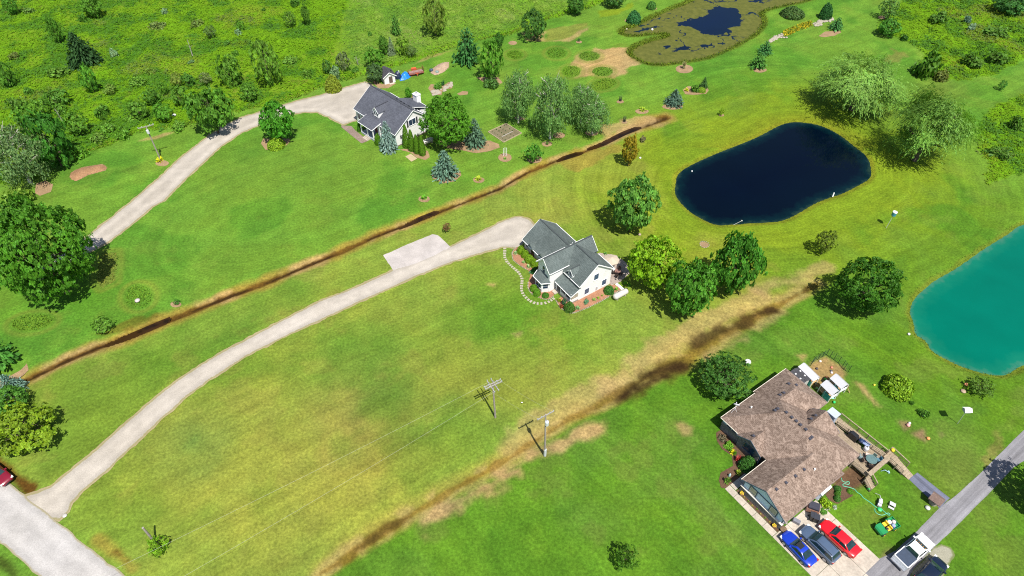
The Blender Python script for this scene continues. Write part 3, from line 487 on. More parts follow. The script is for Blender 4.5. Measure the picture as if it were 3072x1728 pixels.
def crown_lobes(seed, n, lobes=60, leaf=.045, spread=.30, inner=.5, egg=1.0, spray=.35, low=.0, tall=1.0):
    """leafy crown: lobes spread over an egg-shaped volume, leaves over each lobe, ragged sprays beyond. x,y in [-1,1], z in [0,1]"""
    g = np.random.default_rng(seed)
    k = np.arange(lobes) + .5; ph = np.arccos(1 - 2 * k / lobes); th = np.pi * (1 + 5 ** .5) * k
    D = np.stack([np.sin(ph) * np.cos(th), np.sin(ph) * np.sin(th), np.cos(ph)], 1) + g.normal(size=(lobes, 3)) * .12; D = unit(D)
    rad = g.uniform(.52, .88, lobes); LC = D * rad[:, None]; LR = g.uniform(.6, 1.3, lobes) * spread
    w = LR ** 2; per = 11; nc = n // per; li = g.choice(lobes, nc, p=w / w.sum()); d = unit(g.normal(size=(nc, 3)) + D[li] * .9 + np.array([0, 0, .25]))
    rr = np.where(g.random(nc) < .78, g.uniform(.80, 1.06, nc), g.uniform(1.0, 1.0 + spray, nc))
    P = LC[li] + d * (LR[li] * rr)[:, None]; q = np.linalg.norm(P, axis=1); ok = q > inner; P, d, li = P[ok], d[ok], li[ok]
    ct = g.uniform(.72, 1.28, len(P)) * (1 + g.uniform(-.18, .18, lobes))[li]; cn = unit(d + g.normal(size=d.shape) * .30 + np.array([0, 0, .42]))
    P, d, ct, cn = np.repeat(P, per, 0), np.repeat(d, per, 0), np.repeat(ct, per), np.repeat(cn, per, 0); m = len(P); j = g.normal(size=(m, 3)); j -= cn * np.sum(j * cn, 1, keepdims=True) * .7; P = P + j * leaf * 1.05
    nrm = unit(cn + g.normal(size=(m, 3)) * .38)
    z = P[:, 2]; sc = 1 - egg * .35 * np.clip(z, 0, 1.2) - .18 * np.clip(-z, 0, 1); P[:, 0] *= sc; P[:, 1] *= sc
    P[:, 2] = (P[:, 2] / 1.05 + 1) / 2; P[:, 2] = np.where(P[:, 2] < low, low + g.random(m) * .08, P[:, 2])
    t = tones(m, g, .18) * ct[:, None]
    return cards('crown', P, nrm, leaf * g.uniform(.7, 1.35, m), leaf * .62 * g.uniform(.7, 1.3, m), t, LEAF, None, g)
def crown_birch(seed, n=8000, leaf=.026):
    g = np.random.default_rng(seed); B = 150; d = unit(g.normal(size=(B, 3)) + [0, 0, .1]); c = d * g.uniform(.35, .86, (B, 1)); c[:, :2] *= (1 - .30 * np.clip(c[:, 2], 0, 1))[:, None]
    li = g.integers(0, B, n); s = g.random(n); P = c[li] + unit(c[li] * [1, 1, 0] + 1e-6) * (s * .16)[:, None]; P += g.normal(size=(n, 3)) * np.array([.075, .075, .05]); P[:, 2] -= .30 * s ** 1.6; P[:, 2] = np.clip((P[:, 2] + 1.05) / 2.0, .03, 1.05)
    nr = unit(unit(P - [0, 0, .4]) * .7 + g.normal(size=(n, 3)) * .6 + [0, 0, .45])
    return cards('crown', P, nr, leaf * g.uniform(.7, 1.4, n), leaf * .6, tones(n, g, .3) * g.uniform(.78, 1.2, B)[li][:, None], LEAF, None, g)
def crown_willow(seed, strands=1700, per=14, leaf=.019):
    g = np.random.default_rng(seed); Ps, Ds, Ts = [], [], []; nh = 26
    hub = unit(g.normal(size=(nh, 3)) * [1, 1, .7] + [0, 0, .45]) * g.uniform(.45, .82, (nh, 1)); ht = g.uniform(.72, 1.25, nh)
    for k in range(strands):
        i = g.integers(nh); h = hub[i]; a = g.normal(size=3) * [.15, .15, .10]; L = g.uniform(.15, .52); out = unit(np.array([h[0], h[1], 0]) * .8 + g.normal(size=3) * [.55, .55, 0])
        s = np.linspace(0, 1, per)[:, None]; P = h + a + out * (s * .26 * g.uniform(.5, 1.3)) + np.array([0, 0, 1]) * (.16 * s - L * s ** 1.8)
        Ps.append(P + g.normal(size=P.shape) * .018); Ds.append(np.gradient(P, axis=0)); Ts.append(np.full((per, 1), ht[i] * g.uniform(.8, 1.2)))
    P = np.concatenate(Ps); D = np.concatenate(Ds); T = np.concatenate(Ts); P[:, 2] = np.clip((P[:, 2] + .8) / 1.75, .03, 1.1); n = len(P)
    nr = unit(unit(P - [0, 0, .3]) * .7 + g.normal(size=(n, 3)) * .28 + [.1, -.25, .6])
    return cards('crown', P, nr, leaf * 1.5 * g.uniform(.7, 1.4, n), leaf * .40, tones(n, g, .2) * T, LEAF, D, g)
def crown_spruce(seed, tiers=19, per=15, q=10, droop=.25, leaf=.064, rag=.16, power=.78):
    g = np.random.default_rng(seed); Ps, Ds, Ts, S = [], [], [], []
    for t in range(tiers):
        f = (t + .3) / tiers; z = .02 + .96 * f; rad = (1 - f) ** power * (1 + g.uniform(-.06, .06)) + .03; nb = max(5, int(per * (1 - f * .6)))
        for b in range(nb):
            th = 2 * np.pi * (b + g.uniform(-.35, .35) + (t % 2) * .5) / nb; R_ = rad * g.uniform(1 - rag, 1 + rag * .6); m = max(3, int(q * (1 - f * .55)))
            s = np.linspace(.18, 1, m); w = g.uniform(-1, 1, (m, 1)); tt = np.array([np.cos(th), np.sin(th), 0]); ss = np.array([-np.sin(th), np.cos(th), 0])
            P = tt * (s * R_)[:, None] + ss * w * (.10 * (1.15 - s))[:, None] * R_ * 2 + np.array([0, 0, 1]) * (z - droop * .22 * (s ** 1.4) * R_ + .03 * s ** 4)[:, None]
            Ps.append(P); Ds.append(np.tile(tt + ss * .0 + np.array([0, 0, -.15]), (m, 1)) + ss * w * .6); Ts.append(np.full((m, 1), g.uniform(.75, 1.2)) * (.85 + .3 * s[:, None])); S.append(np.full(m, .6 + .5 * (1 - f)))
    P, D, T, S = map(np.concatenate, (Ps, Ds, Ts, S)); n = len(P)
    return cards('crown', P, unit(g.normal(size=(n, 3)) * .5 + [0, 0, 1.0] + D * .25), leaf * 1.5 * S * g.uniform(.8, 1.3, n), leaf * .75 * S, tones(n, g, .22, .06) * T, NEEDLE, D, g)
def crown_column(seed, n=2600, leaf=.075):                # clipped conifer column / cone of upright sprays
    g = np.random.default_rng(seed); z = g.random(n) ** 1.15; th = g.uniform(0, 2 * np.pi, n); r = np.minimum(1, (1.03 - z) ** .55 * 1.15) * np.minimum(1, .72 + z * 1.4) * g.uniform(.84, 1.03, n) * (1 + .07 * np.sin(5 * th + 7 * z))
    P = np.stack([np.cos(th) * r, np.sin(th) * r, z], 1); nr = unit(np.stack([np.cos(th), np.sin(th), .45 + 0 * th], 1) + g.normal(size=(n, 3)) * .35)
    return cards('crown', P, nr, leaf * .55 * g.uniform(.7, 1.3, n), leaf * .7, tones(n, g, .25, .06), NEEDLE, np.tile([0, 0, 1.], (n, 1)), g)
def crown_dome(seed, n=1900, leaf=.085, flat=.0):           # clipped or naturally rounded shrub
    g = np.random.default_rng(seed); d = unit(g.normal(size=(n, 3)) + [0, 0, .35]); d[:, 2] = np.abs(d[:, 2]); r = g.uniform(.82, 1.03, n) * (1 + .07 * np.sin(4 * d[:, 0] + seed) * np.cos(5 * d[:, 1]))
    P = d * r[:, None]; P[:, 2] *= 1.0
    return cards('crown', P, unit(d + g.normal(size=(n, 3)) * .55), leaf * g.uniform(.7, 1.3, n), leaf * .65, tones(n, g, .3), LEAF, None, g)
def crown_bushy(seed, n=520, lobes=11, leaf=.13):         # loose wild shrub
    g = np.random.default_rng(seed); LC = unit(g.normal(size=(lobes, 3))) * g.uniform(.25, .62, (lobes, 1)); LC[:, 2] = np.abs(LC[:, 2]) * 1.05; LR = g.uniform(.22, .46, lobes); li = g.integers(0, lobes, n)
    d = unit(g.normal(size=(n, 3)) + [0, 0, .3]); P = LC[li] + d * (LR[li] * g.uniform(.7, 1.15, n))[:, None]; P[:, 2] = np.abs(P[:, 2]) + .02
    return cards('crown', P, unit(d + g.normal(size=(n, 3)) * .6), leaf * g.uniform(.6, 1.3, n), leaf * .6, tones(n, g, .3) * g.uniform(.8, 1.2, lobes)[li][:, None], LEAF, None, g)
def crown_rosette(seed, n=46, leaf=.34):                  # hosta, daylily and other low arching leaves
    g = np.random.default_rng(seed); th = g.uniform(0, 2 * np.pi, n); e = g.uniform(.15, 1.2, n); d = np.stack([np.cos(th) * np.cos(e), np.sin(th) * np.cos(e), np.sin(e)], 1)
    P = d * g.uniform(.4, .72, n)[:, None]; nr = unit(np.stack([-np.cos(th) * np.sin(e), -np.sin(th) * np.sin(e), np.cos(e)], 1) + g.normal(size=(n, 3)) * .25)
    return cards('crown', P, nr, leaf, leaf * .42, tones(n, g, .3), LEAF, d, g)
def crown_grass(seed, n=260):                             # ornamental grass clump
    g = np.random.default_rng(seed); th = g.uniform(0, 2 * np.pi, n); e = np.arccos(g.uniform(0, .55, n)); d = np.stack([np.cos(th) * np.cos(e), np.sin(th) * np.cos(e), np.sin(e)], 1); L = g.uniform(.6, 1.0, n)
    return cards('crown', d * (L / 2)[:, None], unit(g.normal(size=(n, 3))), L / 2, .035, tones(n, g, .3), LEAF, d, g)
def limbs(seed, n=9, r=.045, h=.8, lift=.5, reach=.6, name='trunk', mtl=None, lean=.0, base=.0, sides=6):
    """tapered trunk with limbs in crown units: x,y in [-1,1], z in [0,1]"""
    g = np.random.default_rng(seed); m = MB(); T = [(lean * s + .03 * math.sin(5 * s + seed), .03 * math.cos(4 * s + seed) - .03, h * s) for s in np.linspace(0, 1, 6)]
    m.tube(T, [r * (1.25 - 1.05 * s) for s in np.linspace(0, 1, 6)], sides)
    for k in range(n):
        s = .22 + .68 * (k + g.random()) / n; i = min(4, int(s * 5)); f = s * 5 - i; p = np.array(T[i]) * (1 - f) + np.array(T[i + 1]) * f; th = k * 2.4 + g.uniform(-.4, .4); L = reach * (1 - .55 * s) * g.uniform(.8, 1.15)
        e = p + np.array([math.cos(th) * L, math.sin(th) * L, L * lift * .5]); q = (p + e) / 2 + np.array([0, 0, .04]); m.tube([p, q, e], [r * .5 * (1.1 - s), r * .36 * (1.1 - s), r * .12], 5)
        for _ in range(2):
            d = np.array([math.cos(th + g.uniform(-1, 1)), math.sin(th + g.uniform(-1, 1)), g.uniform(.1, .8)]) * L * .4; m.tube([q, q + d], [r * .26 * (1.1 - s), r * .07], 4)
    o = m.build(name, mtl or BARK_M); me = o.data; bpy.data.objects.remove(o); return me
print('protos')
PRO = {}
def proto(k, crowns, trunks): PRO[k] = (crowns, trunks)
proto('big', [crown_lobes(1, 27000, 120, .022, .21, .5, .55, .45), crown_lobes(2, 20000, 100, .026, .22, .5, .45, .4)], [limbs(1, 12, .05), limbs(2, 12, .05)])
proto('round', [crown_lobes(5, 12000, 170, .030, .165, .6, .12, .22), crown_lobes(6, 12000, 150, .030, .17, .6, .15, .25)], [limbs(3, 12, .05)])
proto('maple', [crown_lobes(s, 7500, 80, .042, .25, .45, .7, .5) for s in (11, 12, 13)], [limbs(s, 10, .05) for s in (4, 5)])
proto('egg', [crown_lobes(s, 7500, 95, .042, .21, .5, 1.15, .25) for s in (18, 19)], [limbs(27, 8, .045)])
proto('ragged', [crown_lobes(s, 6500, 34, .046, .30, .2, .5, .8) for s in (15, 16, 17)], [limbs(s, 12, .05, .85, .6, .75) for s in (25, 26)])
proto('oval', [crown_lobes(s, 5200, 75, .048, .24, .45, .45, .3) for s in (21, 22)], [limbs(6, 9, .05)])
proto('small', [crown_lobes(s, 2000, 22, .070, .36, .15, .5, .8) for s in (31, 32, 33, 34)], [limbs(s, 8, .04) for s in (7, 8)])
proto('airy', [crown_lobes(s, 3000, 50, .046, .24, .15, .4, .6) for s in (41, 42, 43)], [limbs(s, 16, .032, .95, .7, .75) for s in (9, 10)])
proto('birch', [crown_birch(s) for s in (51, 52, 53)], [limbs(s, 16, .046, .86, .8, .85, mtl=BIRCH_M) for s in (11, 12, 13)])
proto('willow', [crown_willow(61), crown_willow(62)], [limbs(14, 10, .06, .75, .7, .7)])
proto('spruce', [crown_spruce(s) for s in (71, 72, 73)], [limbs(15, 0, .04, .9)])
proto('fir', [crown_spruce(s, 24, 18, 13, .35, .058, .2, .8) for s in (74, 75)], [limbs(15, 0, .04, .9)])
proto('pine', [crown_spruce(s, 13, 11, 10, -.35, .085, .32, .62) for s in (81, 82)], [limbs(16, 8, .05, .9, .6, .5)])
proto('feather', [crown_lobes(s, 5200, 70, .040, .22, .3, 1.25, .55) for s in (85, 86)], [limbs(16, 8, .05, .9, .9, .5)])
proto('column', [crown_column(s) for s in (91, 92, 93)], [limbs(17, 0, .10, .5)])
proto('dome', [crown_dome(s) for s in (101, 102, 103)], [limbs(18, 5, .06, .6)])
proto('bushy', [crown_bushy(s) for s in (111, 112, 113, 114, 115)], [limbs(s, 6, .035, .6, .8, .6) for s in (19, 20)])
proto('rosette', [crown_rosette(s) for s in (121, 122, 123)], None)
proto('tuft', [crown_grass(s) for s in (131, 132)], None)
VAR = {}; FB = {'willow': 2.0, 'birch': 2.3, 'spruce': 1.45, 'fir': 1.15, 'pine': 1.9, 'rosette': 2.1, 'tuft': 1.4, 'column': 2.1, 'round': 1.8, 'bushy': 2.1, 'small': 2.1, 'airy': 2.1}
def plant(name, kind, label, cat, x, y, rx, h, z0=0.0, color=(.04, .11, .012), group=None, ry=None, rz=None, base=0.0, part='crown', lean=0.0, trunk_mat=None):
    cr_, tr_ = PRO[kind]; i = VAR.get(kind, 0); VAR[kind] = i + 1
    rz = (i * 2.399) % 6.283 if rz is None else rz
    t = thing(name, label, cat, (x, y, base), rz, group); t.rotation_euler.x = lean
    c = link(part, cr_[i % len(cr_)], t, (0, 0, z0)); c.scale = (rx, ry or rx, h - z0); c.color = (*[min(.6, q * FB.get(kind, 1.95)) for q in color], 1)
    if tr_:
        k = link('trunk' if kind not in ('dome', 'bushy', 'rosette') else 'stem', tr_[i % len(tr_)], t); k.scale = (rx, ry or rx, h * (.92 if kind not in ('dome', 'bushy') else .9))
    return t
def from_box(x0, y0, x1, y1, z0=.8, flat=.55):            # size and place of a rounded crown from its outline in the survey photo
    cx, cy, W, Hp = (x0 + x1) / 2, (y0 + y1) / 2, x1 - x0, y1 - y0; vz = 4.0
    for _ in range(25):
        zc = z0 + vz / 2; x, y = G(cx, cy, zc); d = depth(x, y, zc); s = FPX / d; D = W / s
        e = math.atan2(CAM_H - zc, math.hypot(x, y)); q = (Hp / s) ** 2 - (D * math.sin(e)) ** 2
        nv = math.sqrt(max(q, 0)) / math.cos(e); vz = .5 * vz + .5 * max(nv, flat * D)
    return x, y, D / 2, z0 + vz
def from_cone(x0, y0, x1, y1, ax=None):
    x, y = G((x0 + x1) / 2, y1, 0); s = FPX / depth(x, y, 0); r = (x1 - x0) / s / 2; y += r * .8; lo, hi = .2, 40
    x = G((x0 + x1) / 2, y1)[0] * (y / (y - r * .8)) if abs(x) > 1 else x
    for _ in range(40):
        m = (lo + hi) / 2
        if PR(x, y, m)[1] > y0: lo = m
        else: hi = m
    return x, y, r, m
G1, G2, G3, G4, G5 = (.040, .112, .010), (.026, .080, .009), (.070, .160, .010), (.105, .175, .008), (.055, .095, .030)
SILV, BLUE, DKC, GOLD, LIME = (.13, .19, .12), (.095, .155, .125), (.020, .055, .014), (.16, .125, .010), (.12, .20, .012)
def T(kind, name, box, label, color=G1, z0=.8, cat='tree', group=None, flat=.55, cone=None, zoom=None, **kw):
    if zoom: (a, b), (c, d) = zoom(box[0], box[1]), zoom(box[2], box[3]); box = (a, b, c, d)
    cone = kind in ('spruce', 'fir', 'pine', 'column') if cone is None else cone
    x, y, r, h = from_cone(*box) if cone else from_box(*box, z0, flat)
    dead = gh(x, y); r *= {'birch': 1.28, 'fir': 1.2, 'maple': 1.04, 'airy': 1.1}.get(kind, 1)
    return plant(name, kind, label, cat, x, y, r, h, 0 if cone else min(z0, h * .35), color, group, base=min(0, dead) if dead < 0 else dead, **kw)
# ---- big trees of the lawns
T('big', 'maple_tree', (-48, 575, 256, 906), 'huge dark green spreading maple beside the upper gravel drive', (.034, .102, .006), 1.2)
T('birch', 'birch_tree', (-40, 350, 108, 552), 'grey green birch with white limbs at the thicket edge', G5, .8, flat=1.0)
T('ragged', 'maple_tree', (78, 338, 200, 500), 'deep green bushy tree behind the thicket birch', (.024, .088, .008), .6)
T('bushy', 'shrub', (0, 548, 108, 622), 'low yellowish shrub under the thicket birch', (.075, .13, .012), .1, 'shrub')
T('bushy', 'shrub', (150, 436, 200, 470), 'small rusty orange shrub at the thicket edge', (.16, .105, .02), .1, 'shrub')
T('ragged', 'roadside_tree', (567, 262, 690, 396), 'medium green tree leaning over the upper drive bend', (.045, .115, .010), 1.0)
T('fir', 'spruce_tree', (222, 97, 312, 210), 'dark shaggy spruce standing alone in the meadow', DKC)
T('egg', 'drive_tree', (772, 296, 884, 422), 'upright oval tree in a mulch bed by the upper drive', (.034, .125, .008), .8)
T('dome', 'bush', (800, 410, 853, 445), 'bright rounded bush at the foot of the upright drive tree', G4, .0, 'bush')
T('big', 'maple_tree', (1262, 284, 1420, 438), 'broad bright maple at the gable of the upper house', (.043, .122, .007), .8)
T('spruce', 'spruce_tree', (1139, 362, 1199, 464), 'tall powder blue spruce before the upper house gable', (.115, .175, .150))
T('spruce', 'spruce_tree', (1389, 354, 1462, 450), 'grey green spruce beside the bright maple', (.055, .105, .062))
T('spruce', 'spruce_tree', (1294, 449, 1382, 545), 'lone blue spruce on the lawn in a mulch ring', (.068, .125, .085))
T('pine', 'pine_tree', (1365, 82, 1444, 206), 'dark pine beyond the pale chip heap', (.022, .075, .018))
T('feather', 'evergreen_tree', (1433, 112, 1512, 236), 'bright feathery evergreen beside the dark pine', (.055, .145, .012), .3)
T('oval', 'small_tree', (1479, 98, 1511, 138), 'small dark tree behind the feathery evergreen', G2, .4)
T('bushy', 'hedge', (1442, 224, 1506, 256), 'low dark hedge under the feathery evergreen', (.028, .07, .01), .0, 'hedge')
for i, (b, l) in enumerate((((20, 478, 245, 868), 'tallest grey green birch at the drive side of the clump'), ((245, 505, 505, 985), 'grey green birch in the middle of the clump'), ((505, 570, 690, 868), 'slim birch leaning at the rear of the clump'), ((575, 680, 792, 955), 'outermost birch of the clump with a pale trunk'))):
    T('birch', 'birch_tree', b, l, (.060, .120, .030), 1.0, group='birches in the clump above the ditch', zoom=r3, flat=.8)
T('maple', 'pond_tree', (1831, 520, 1972, 695), 'fluffy light green maple between the house and the pond', (.062, .150, .022), .8)
T('maple', 'maple_tree', (1886, 705, 2045, 862), 'yellow green maple next to the patio', (.098, .185, .006), .8)
T('maple', 'shade_tree', (2142, 690, 2290, 888), 'dark green tree nearest the fire pit', (.032, .108, .009), .8)
T('maple', 'shade_tree', (1996, 775, 2148, 952), 'dense green tree between the ditch and the patio maple', (.040, .122, .010), .7)
T('round', 'yard_tree', (2092, 1060, 2266, 1192), 'dense round tree at the corner of the brown house', (.028, .080, .010), .6)
T('round', 'round_tree', (2510, 760, 2712, 950), 'perfectly round dark tree beside the turquoise pond', (.028, .088, .006), .8)
T('willow', 'willow_tree', (2455, 162, 2712, 332), 'weeping willow with a bare trunk above the dark pond', (.078, .148, .022), 1.0, flat=.6)
T('willow', 'willow_tree', (2676, 270, 2922, 494), 'larger weeping willow at the end of the dark pond', (.072, .142, .020), 1.0, flat=.6)
T('airy', 'fruit_tree', (2450, 684, 2510, 760), 'small sparse fruit tree on the lawn below the dark pond', (.07, .10, .012), .6)
T('oval', 'gold_tree', (1866, 402, 1917, 492), 'golden brown leaved small tree beside the ditch', GOLD, .6)
T('maple', 'edge_tree', (3100, 1362, 3265, 1555), 'dark tree cut by the photo edge beside the asphalt drive', (.028, .08, .008), .8)
T('bushy', 'bush', (1914, 402, 1944, 424), 'greyish dry bush behind the golden tree', (.08, .075, .03), .1, 'bush')
T('small', 'round_sapling', (1576, 431, 1626, 481), 'small round green tree in a mulch ring above the ditch', (.04, .125, .012), .4)
T('airy', 'red_sapling', (1328, 667, 1351, 693), 'little reddish brown sapling by the limestone pad', (.085, .045, .02), .5)
T('small', 'wide_sapling', (276, 957, 333, 988), 'little spreading tree above the muddy ditch', (.055, .12, .012), .5)
T('pine', 'pine_tree', (-34, 1018, 98, 1140), 'dark fir like evergreen at the road end of the ditch', (.028, .092, .012))
T('spruce', 'spruce_tree', (34, 1124, 108, 1196), 'small blue spruce by the road end of the ditch', (.085, .150, .115))
T('ragged', 'roadside_tree', (-30, 1160, 80, 1242), 'half hidden dark tree behind the yellow green roadside tree', (.036, .10, .010), .5)
T('ragged', 'roadside_tree', (-25, 1222, 152, 1350), 'spreading yellow green tree by the gravel road', (.085, .135, .006), .6)
T('airy', 'shrub', (1844, 1633, 1914, 1711), 'lone round shrub on the lower lawn', (.045, .105, .010), .1, 'shrub')
T('dome', 'shrub', (2655, 1118, 2744, 1190), 'rounded yellow green shrub in the brown house yard', (.095, .165, .008), .1, 'shrub')
T('airy', 'fruit_tree', (2912, 1130, 2980, 1184), 'small yard tree next to the bank of the turquoise pond', (.045, .09, .010), .4)
T('bushy', 'shrub', (2752, 1222, 2798, 1252), 'small dark shrub with a white stone beside it', (.04, .10, .010), .05, 'shrub')
T('bushy', 'shrub', (2728, 1198, 2748, 1216), 'tiny plant beside the small dark shrub', (.04, .10, .010), .02, 'shrub')
T('small', 'bush', (443, 1610, 500, 1665), 'vine covered bush at the foot of the leaning stub pole', (.075, .15, .006), .05, 'bush')
T('oval', 'globe_bush', (1214, 262, 1236, 296), 'small globe bush behind the chimney', (.045, .145, .010), .5, 'bush')
T('bushy', 'bush', (1226, 282, 1250, 302), 'reddish bush under the globe bush', (.12, .07, .02), .05, 'bush')
T('bushy', 'bush', (1297, 238, 1332, 266), 'leafy bush on the stony island bed', (.045, .12, .012), .05, 'bush')
T('bushy', 'bush', (1322, 236, 1336, 256), 'dark small bush on the stony island bed', (.02, .07, .02), .05, 'bush')
T('maple', 'shed_tree', (1098, 190, 1150, 246), 'dark greyish tree against the garden shed', (.038, .075, .022), .3)
T('dome', 'bush', (972, 226, 1022, 272), 'yellow green bush in the mulch by the upper drive', (.11, .14, .012), .05, 'bush')
for x, y0, y1, l in ((1140, 905, 1082, 'first clipped green column by the spruce'), (1178, 942, 1104, 'second clipped green column by the gable'), (1215, 978, 1122, 'third clipped green column by the gable'), (1252, 982, 1136, 'last clipped green column by the white tank')):
    T('column', 'arborvitae', (x - 27, y0, x + 27, y1), l, (.038, .088, .005), zoom=r2, cat='shrub', group='clipped columns at the upper gable')
T('dome', 'boxwood', (900, 968, 952, 1048), 'round clipped boxwood by the porch of the upper house', (.042, .105, .005), .0, 'shrub', zoom=r2)
T('dome', 'boxwood', (772, 885, 806, 950), 'dark boxwood in the shade of the upper porch', (.03, .09, .008), .0, 'shrub', zoom=r2)
# ---- trees and shrubs of the far lawn
T('feather', 'willow_bush', (1563, 26, 1640, 120), 'conical dense green tree in the tall grass edge', (.034, .088, .014), .2)
T('maple', 'edge_tree', (1702, -8, 1754, 40), 'dark leafy tree in the far meadow edge', (.03, .085, .01), .4)
T('maple', 'edge_tree', (1811, -30, 1874, 17), 'dark tree with a pale trunk cut by the photo top', (.026, .075, .012), .4)
T('dome', 'shrub', (1941, 4, 1969, 26), 'small shrub in mulch by the algae pond', (.035, .10, .015), .0, 'shrub')
T('dome', 'shrub', (1881, 33, 1924, 67), 'round dark shrub by the finger of the algae pond', (.02, .085, .022), .0, 'shrub')
T('spruce', 'spruce_tree', (1988, 267, 2049, 325), 'small stout blue spruce on the far lawn', (.045, .085, .058))
T('spruce', 'spruce_sapling', (2095, 230, 2122, 268), 'small conifer on the oval island bed', (.035, .085, .02))
T('bushy', 'shrub', (2068, 246, 2104, 276), 'dark green shrub on the oval island bed', (.05, .115, .012), .0, 'shrub')
T('dome', 'shrub', (2094, 262, 2118, 276), 'light green low shrub on the oval island bed', (.10, .17, .01), .0, 'shrub')
T('rosette', 'daylily', (2050, 262, 2068, 276), 'yellow daylily clump on the oval island bed', (.42, .33, .02), .0, 'flower', cone=True)
T('tuft', 'ornamental_grass', (2033, 180, 2066, 212), 'straw coloured ornamental grass clump in a mulch ring', (.24, .22, .10), .0, 'grass', cone=True)
T('pine', 'spruce_tree', (2268, 124, 2312, 170), 'rear small conifer of the pair by the pond lawn', (.026, .085, .022), group='pair of conifers')
T('pine', 'spruce_tree', (2242, 160, 2296, 212), 'front small conifer of the pair by the pond lawn', (.034, .10, .016), group='pair of conifers')
T('dome', 'juniper', (2344, 18, 2414, 52), 'wide flattened dark juniper by the algae pond', (.030, .062, .012), .0, 'shrub', flat=.25)
T('dome', 'shrub', (2462, 12, 2500, 54), 'dark egg shaped shrub at the stone strip', (.016, .065, .014), .0, 'shrub')
T('pine', 'spruce_sapling', (2482, 52, 2524, 96), 'slim soft conifer in a mulch bed at the stone strip', (.030, .095, .024))
T('airy', 'edge_tree', (2643, -4, 2694, 54), 'airy pale tree at the far meadow path', (.055, .115, .022), .4)
T('maple', 'edge_tree', (2640, 54, 2700, 106), 'bright green tree at the corner of the far meadow', (.042, .125, .014), .3)
T('bushy', 'thicket_shrub', (2700, 96, 2732, 122), 'small dark shrub on the rim of the far meadow', G2, .0, 'shrub')
T('bushy', 'thicket_shrub', (2738, 140, 2832, 228), 'big rounded thicket bush at the far meadow bend', (.035, .085, .006), .0, 'shrub')
T('bushy', 'thicket_shrub', (2800, 196, 2862, 240), 'brownish bush beside the rounded thicket bush', (.055, .07, .012), .0, 'shrub')
T('maple', 'edge_tree', (2990, -16, 3085, 36), 'dark tree in the far corner of the rough meadow', (.026, .085, .014), .2)
T('bushy', 'silver_shrub', (2906, 62, 2934, 90), 'small silvery shrub in the rough meadow', SILV, .0, 'shrub')
T('bushy', 'silver_shrub', (2890, 40, 2920, 66), 'grey green shrub in the rough meadow', (.06, .11, .07), .0, 'shrub')
for b, l in (((2955, 140, 3040, 190), 'dark low thicket in the rough meadow'), ((2780, 28, 2850, 70), 'bushy mound near the airy pale tree'), ((2950, 66, 3050, 110), 'dull green bush mound in the rough meadow'), ((2960, 430, 3050, 480), 'dark weedy bush beside the big willow'), ((3030, 330, 3085, 385), 'dark shadowed bush at the meadow path'), ((2880, 150, 2960, 200), 'broad brownish bush in the rough meadow')):
    T('bushy', 'thicket_shrub', b, l, (.036, .082, .008), .0, 'shrub', group='bushes in the rough meadow', flat=.3)
for b, l, c in (((2997, 240, 3020, 270), 'thin pale sapling on the lawn behind the big willow', (.05, .14, .02)), ((2158, 322, 2172, 346), 'thin yellow green sapling above the dark pond', (.12, .19, .01)), ((1733, 114, 1741, 124), 'twiggy seedling in a tiny mulch ring', (.03, .08, .02)), ((1637, 424, 1646, 434), 'seedling in mulch above the round sapling', (.04, .12, .01)), ((519, 897, 538, 914), 'small plant in a mulch ring by the ditch', (.03, .10, .01))):
    T('airy', 'sapling', b, l, c, .1)
for b, l, c in (((1422, 526, 1450, 546), 'yellow daylily clump by the lone spruce', (.20, .24, .02)), ((1260, 584, 1288, 602), 'low lush clump near the ditch', (.06, .17, .01)), ((1912, 320, 1942, 336), 'yellow green perennials in the small oval bed', (.16, .22, .015)), ((1507, 472, 1522, 480), 'grass clump round the white posts', (.07, .16, .02))):
    T('rosette', 'perennial', b, l, c, .0, 'plant', cone=True)
T('rosette', 'daylily_patch', (468, 470, 500, 490), 'yellow flowers packed round the light pole', (.62, .46, .01), 0, 'flowers', cone=True)
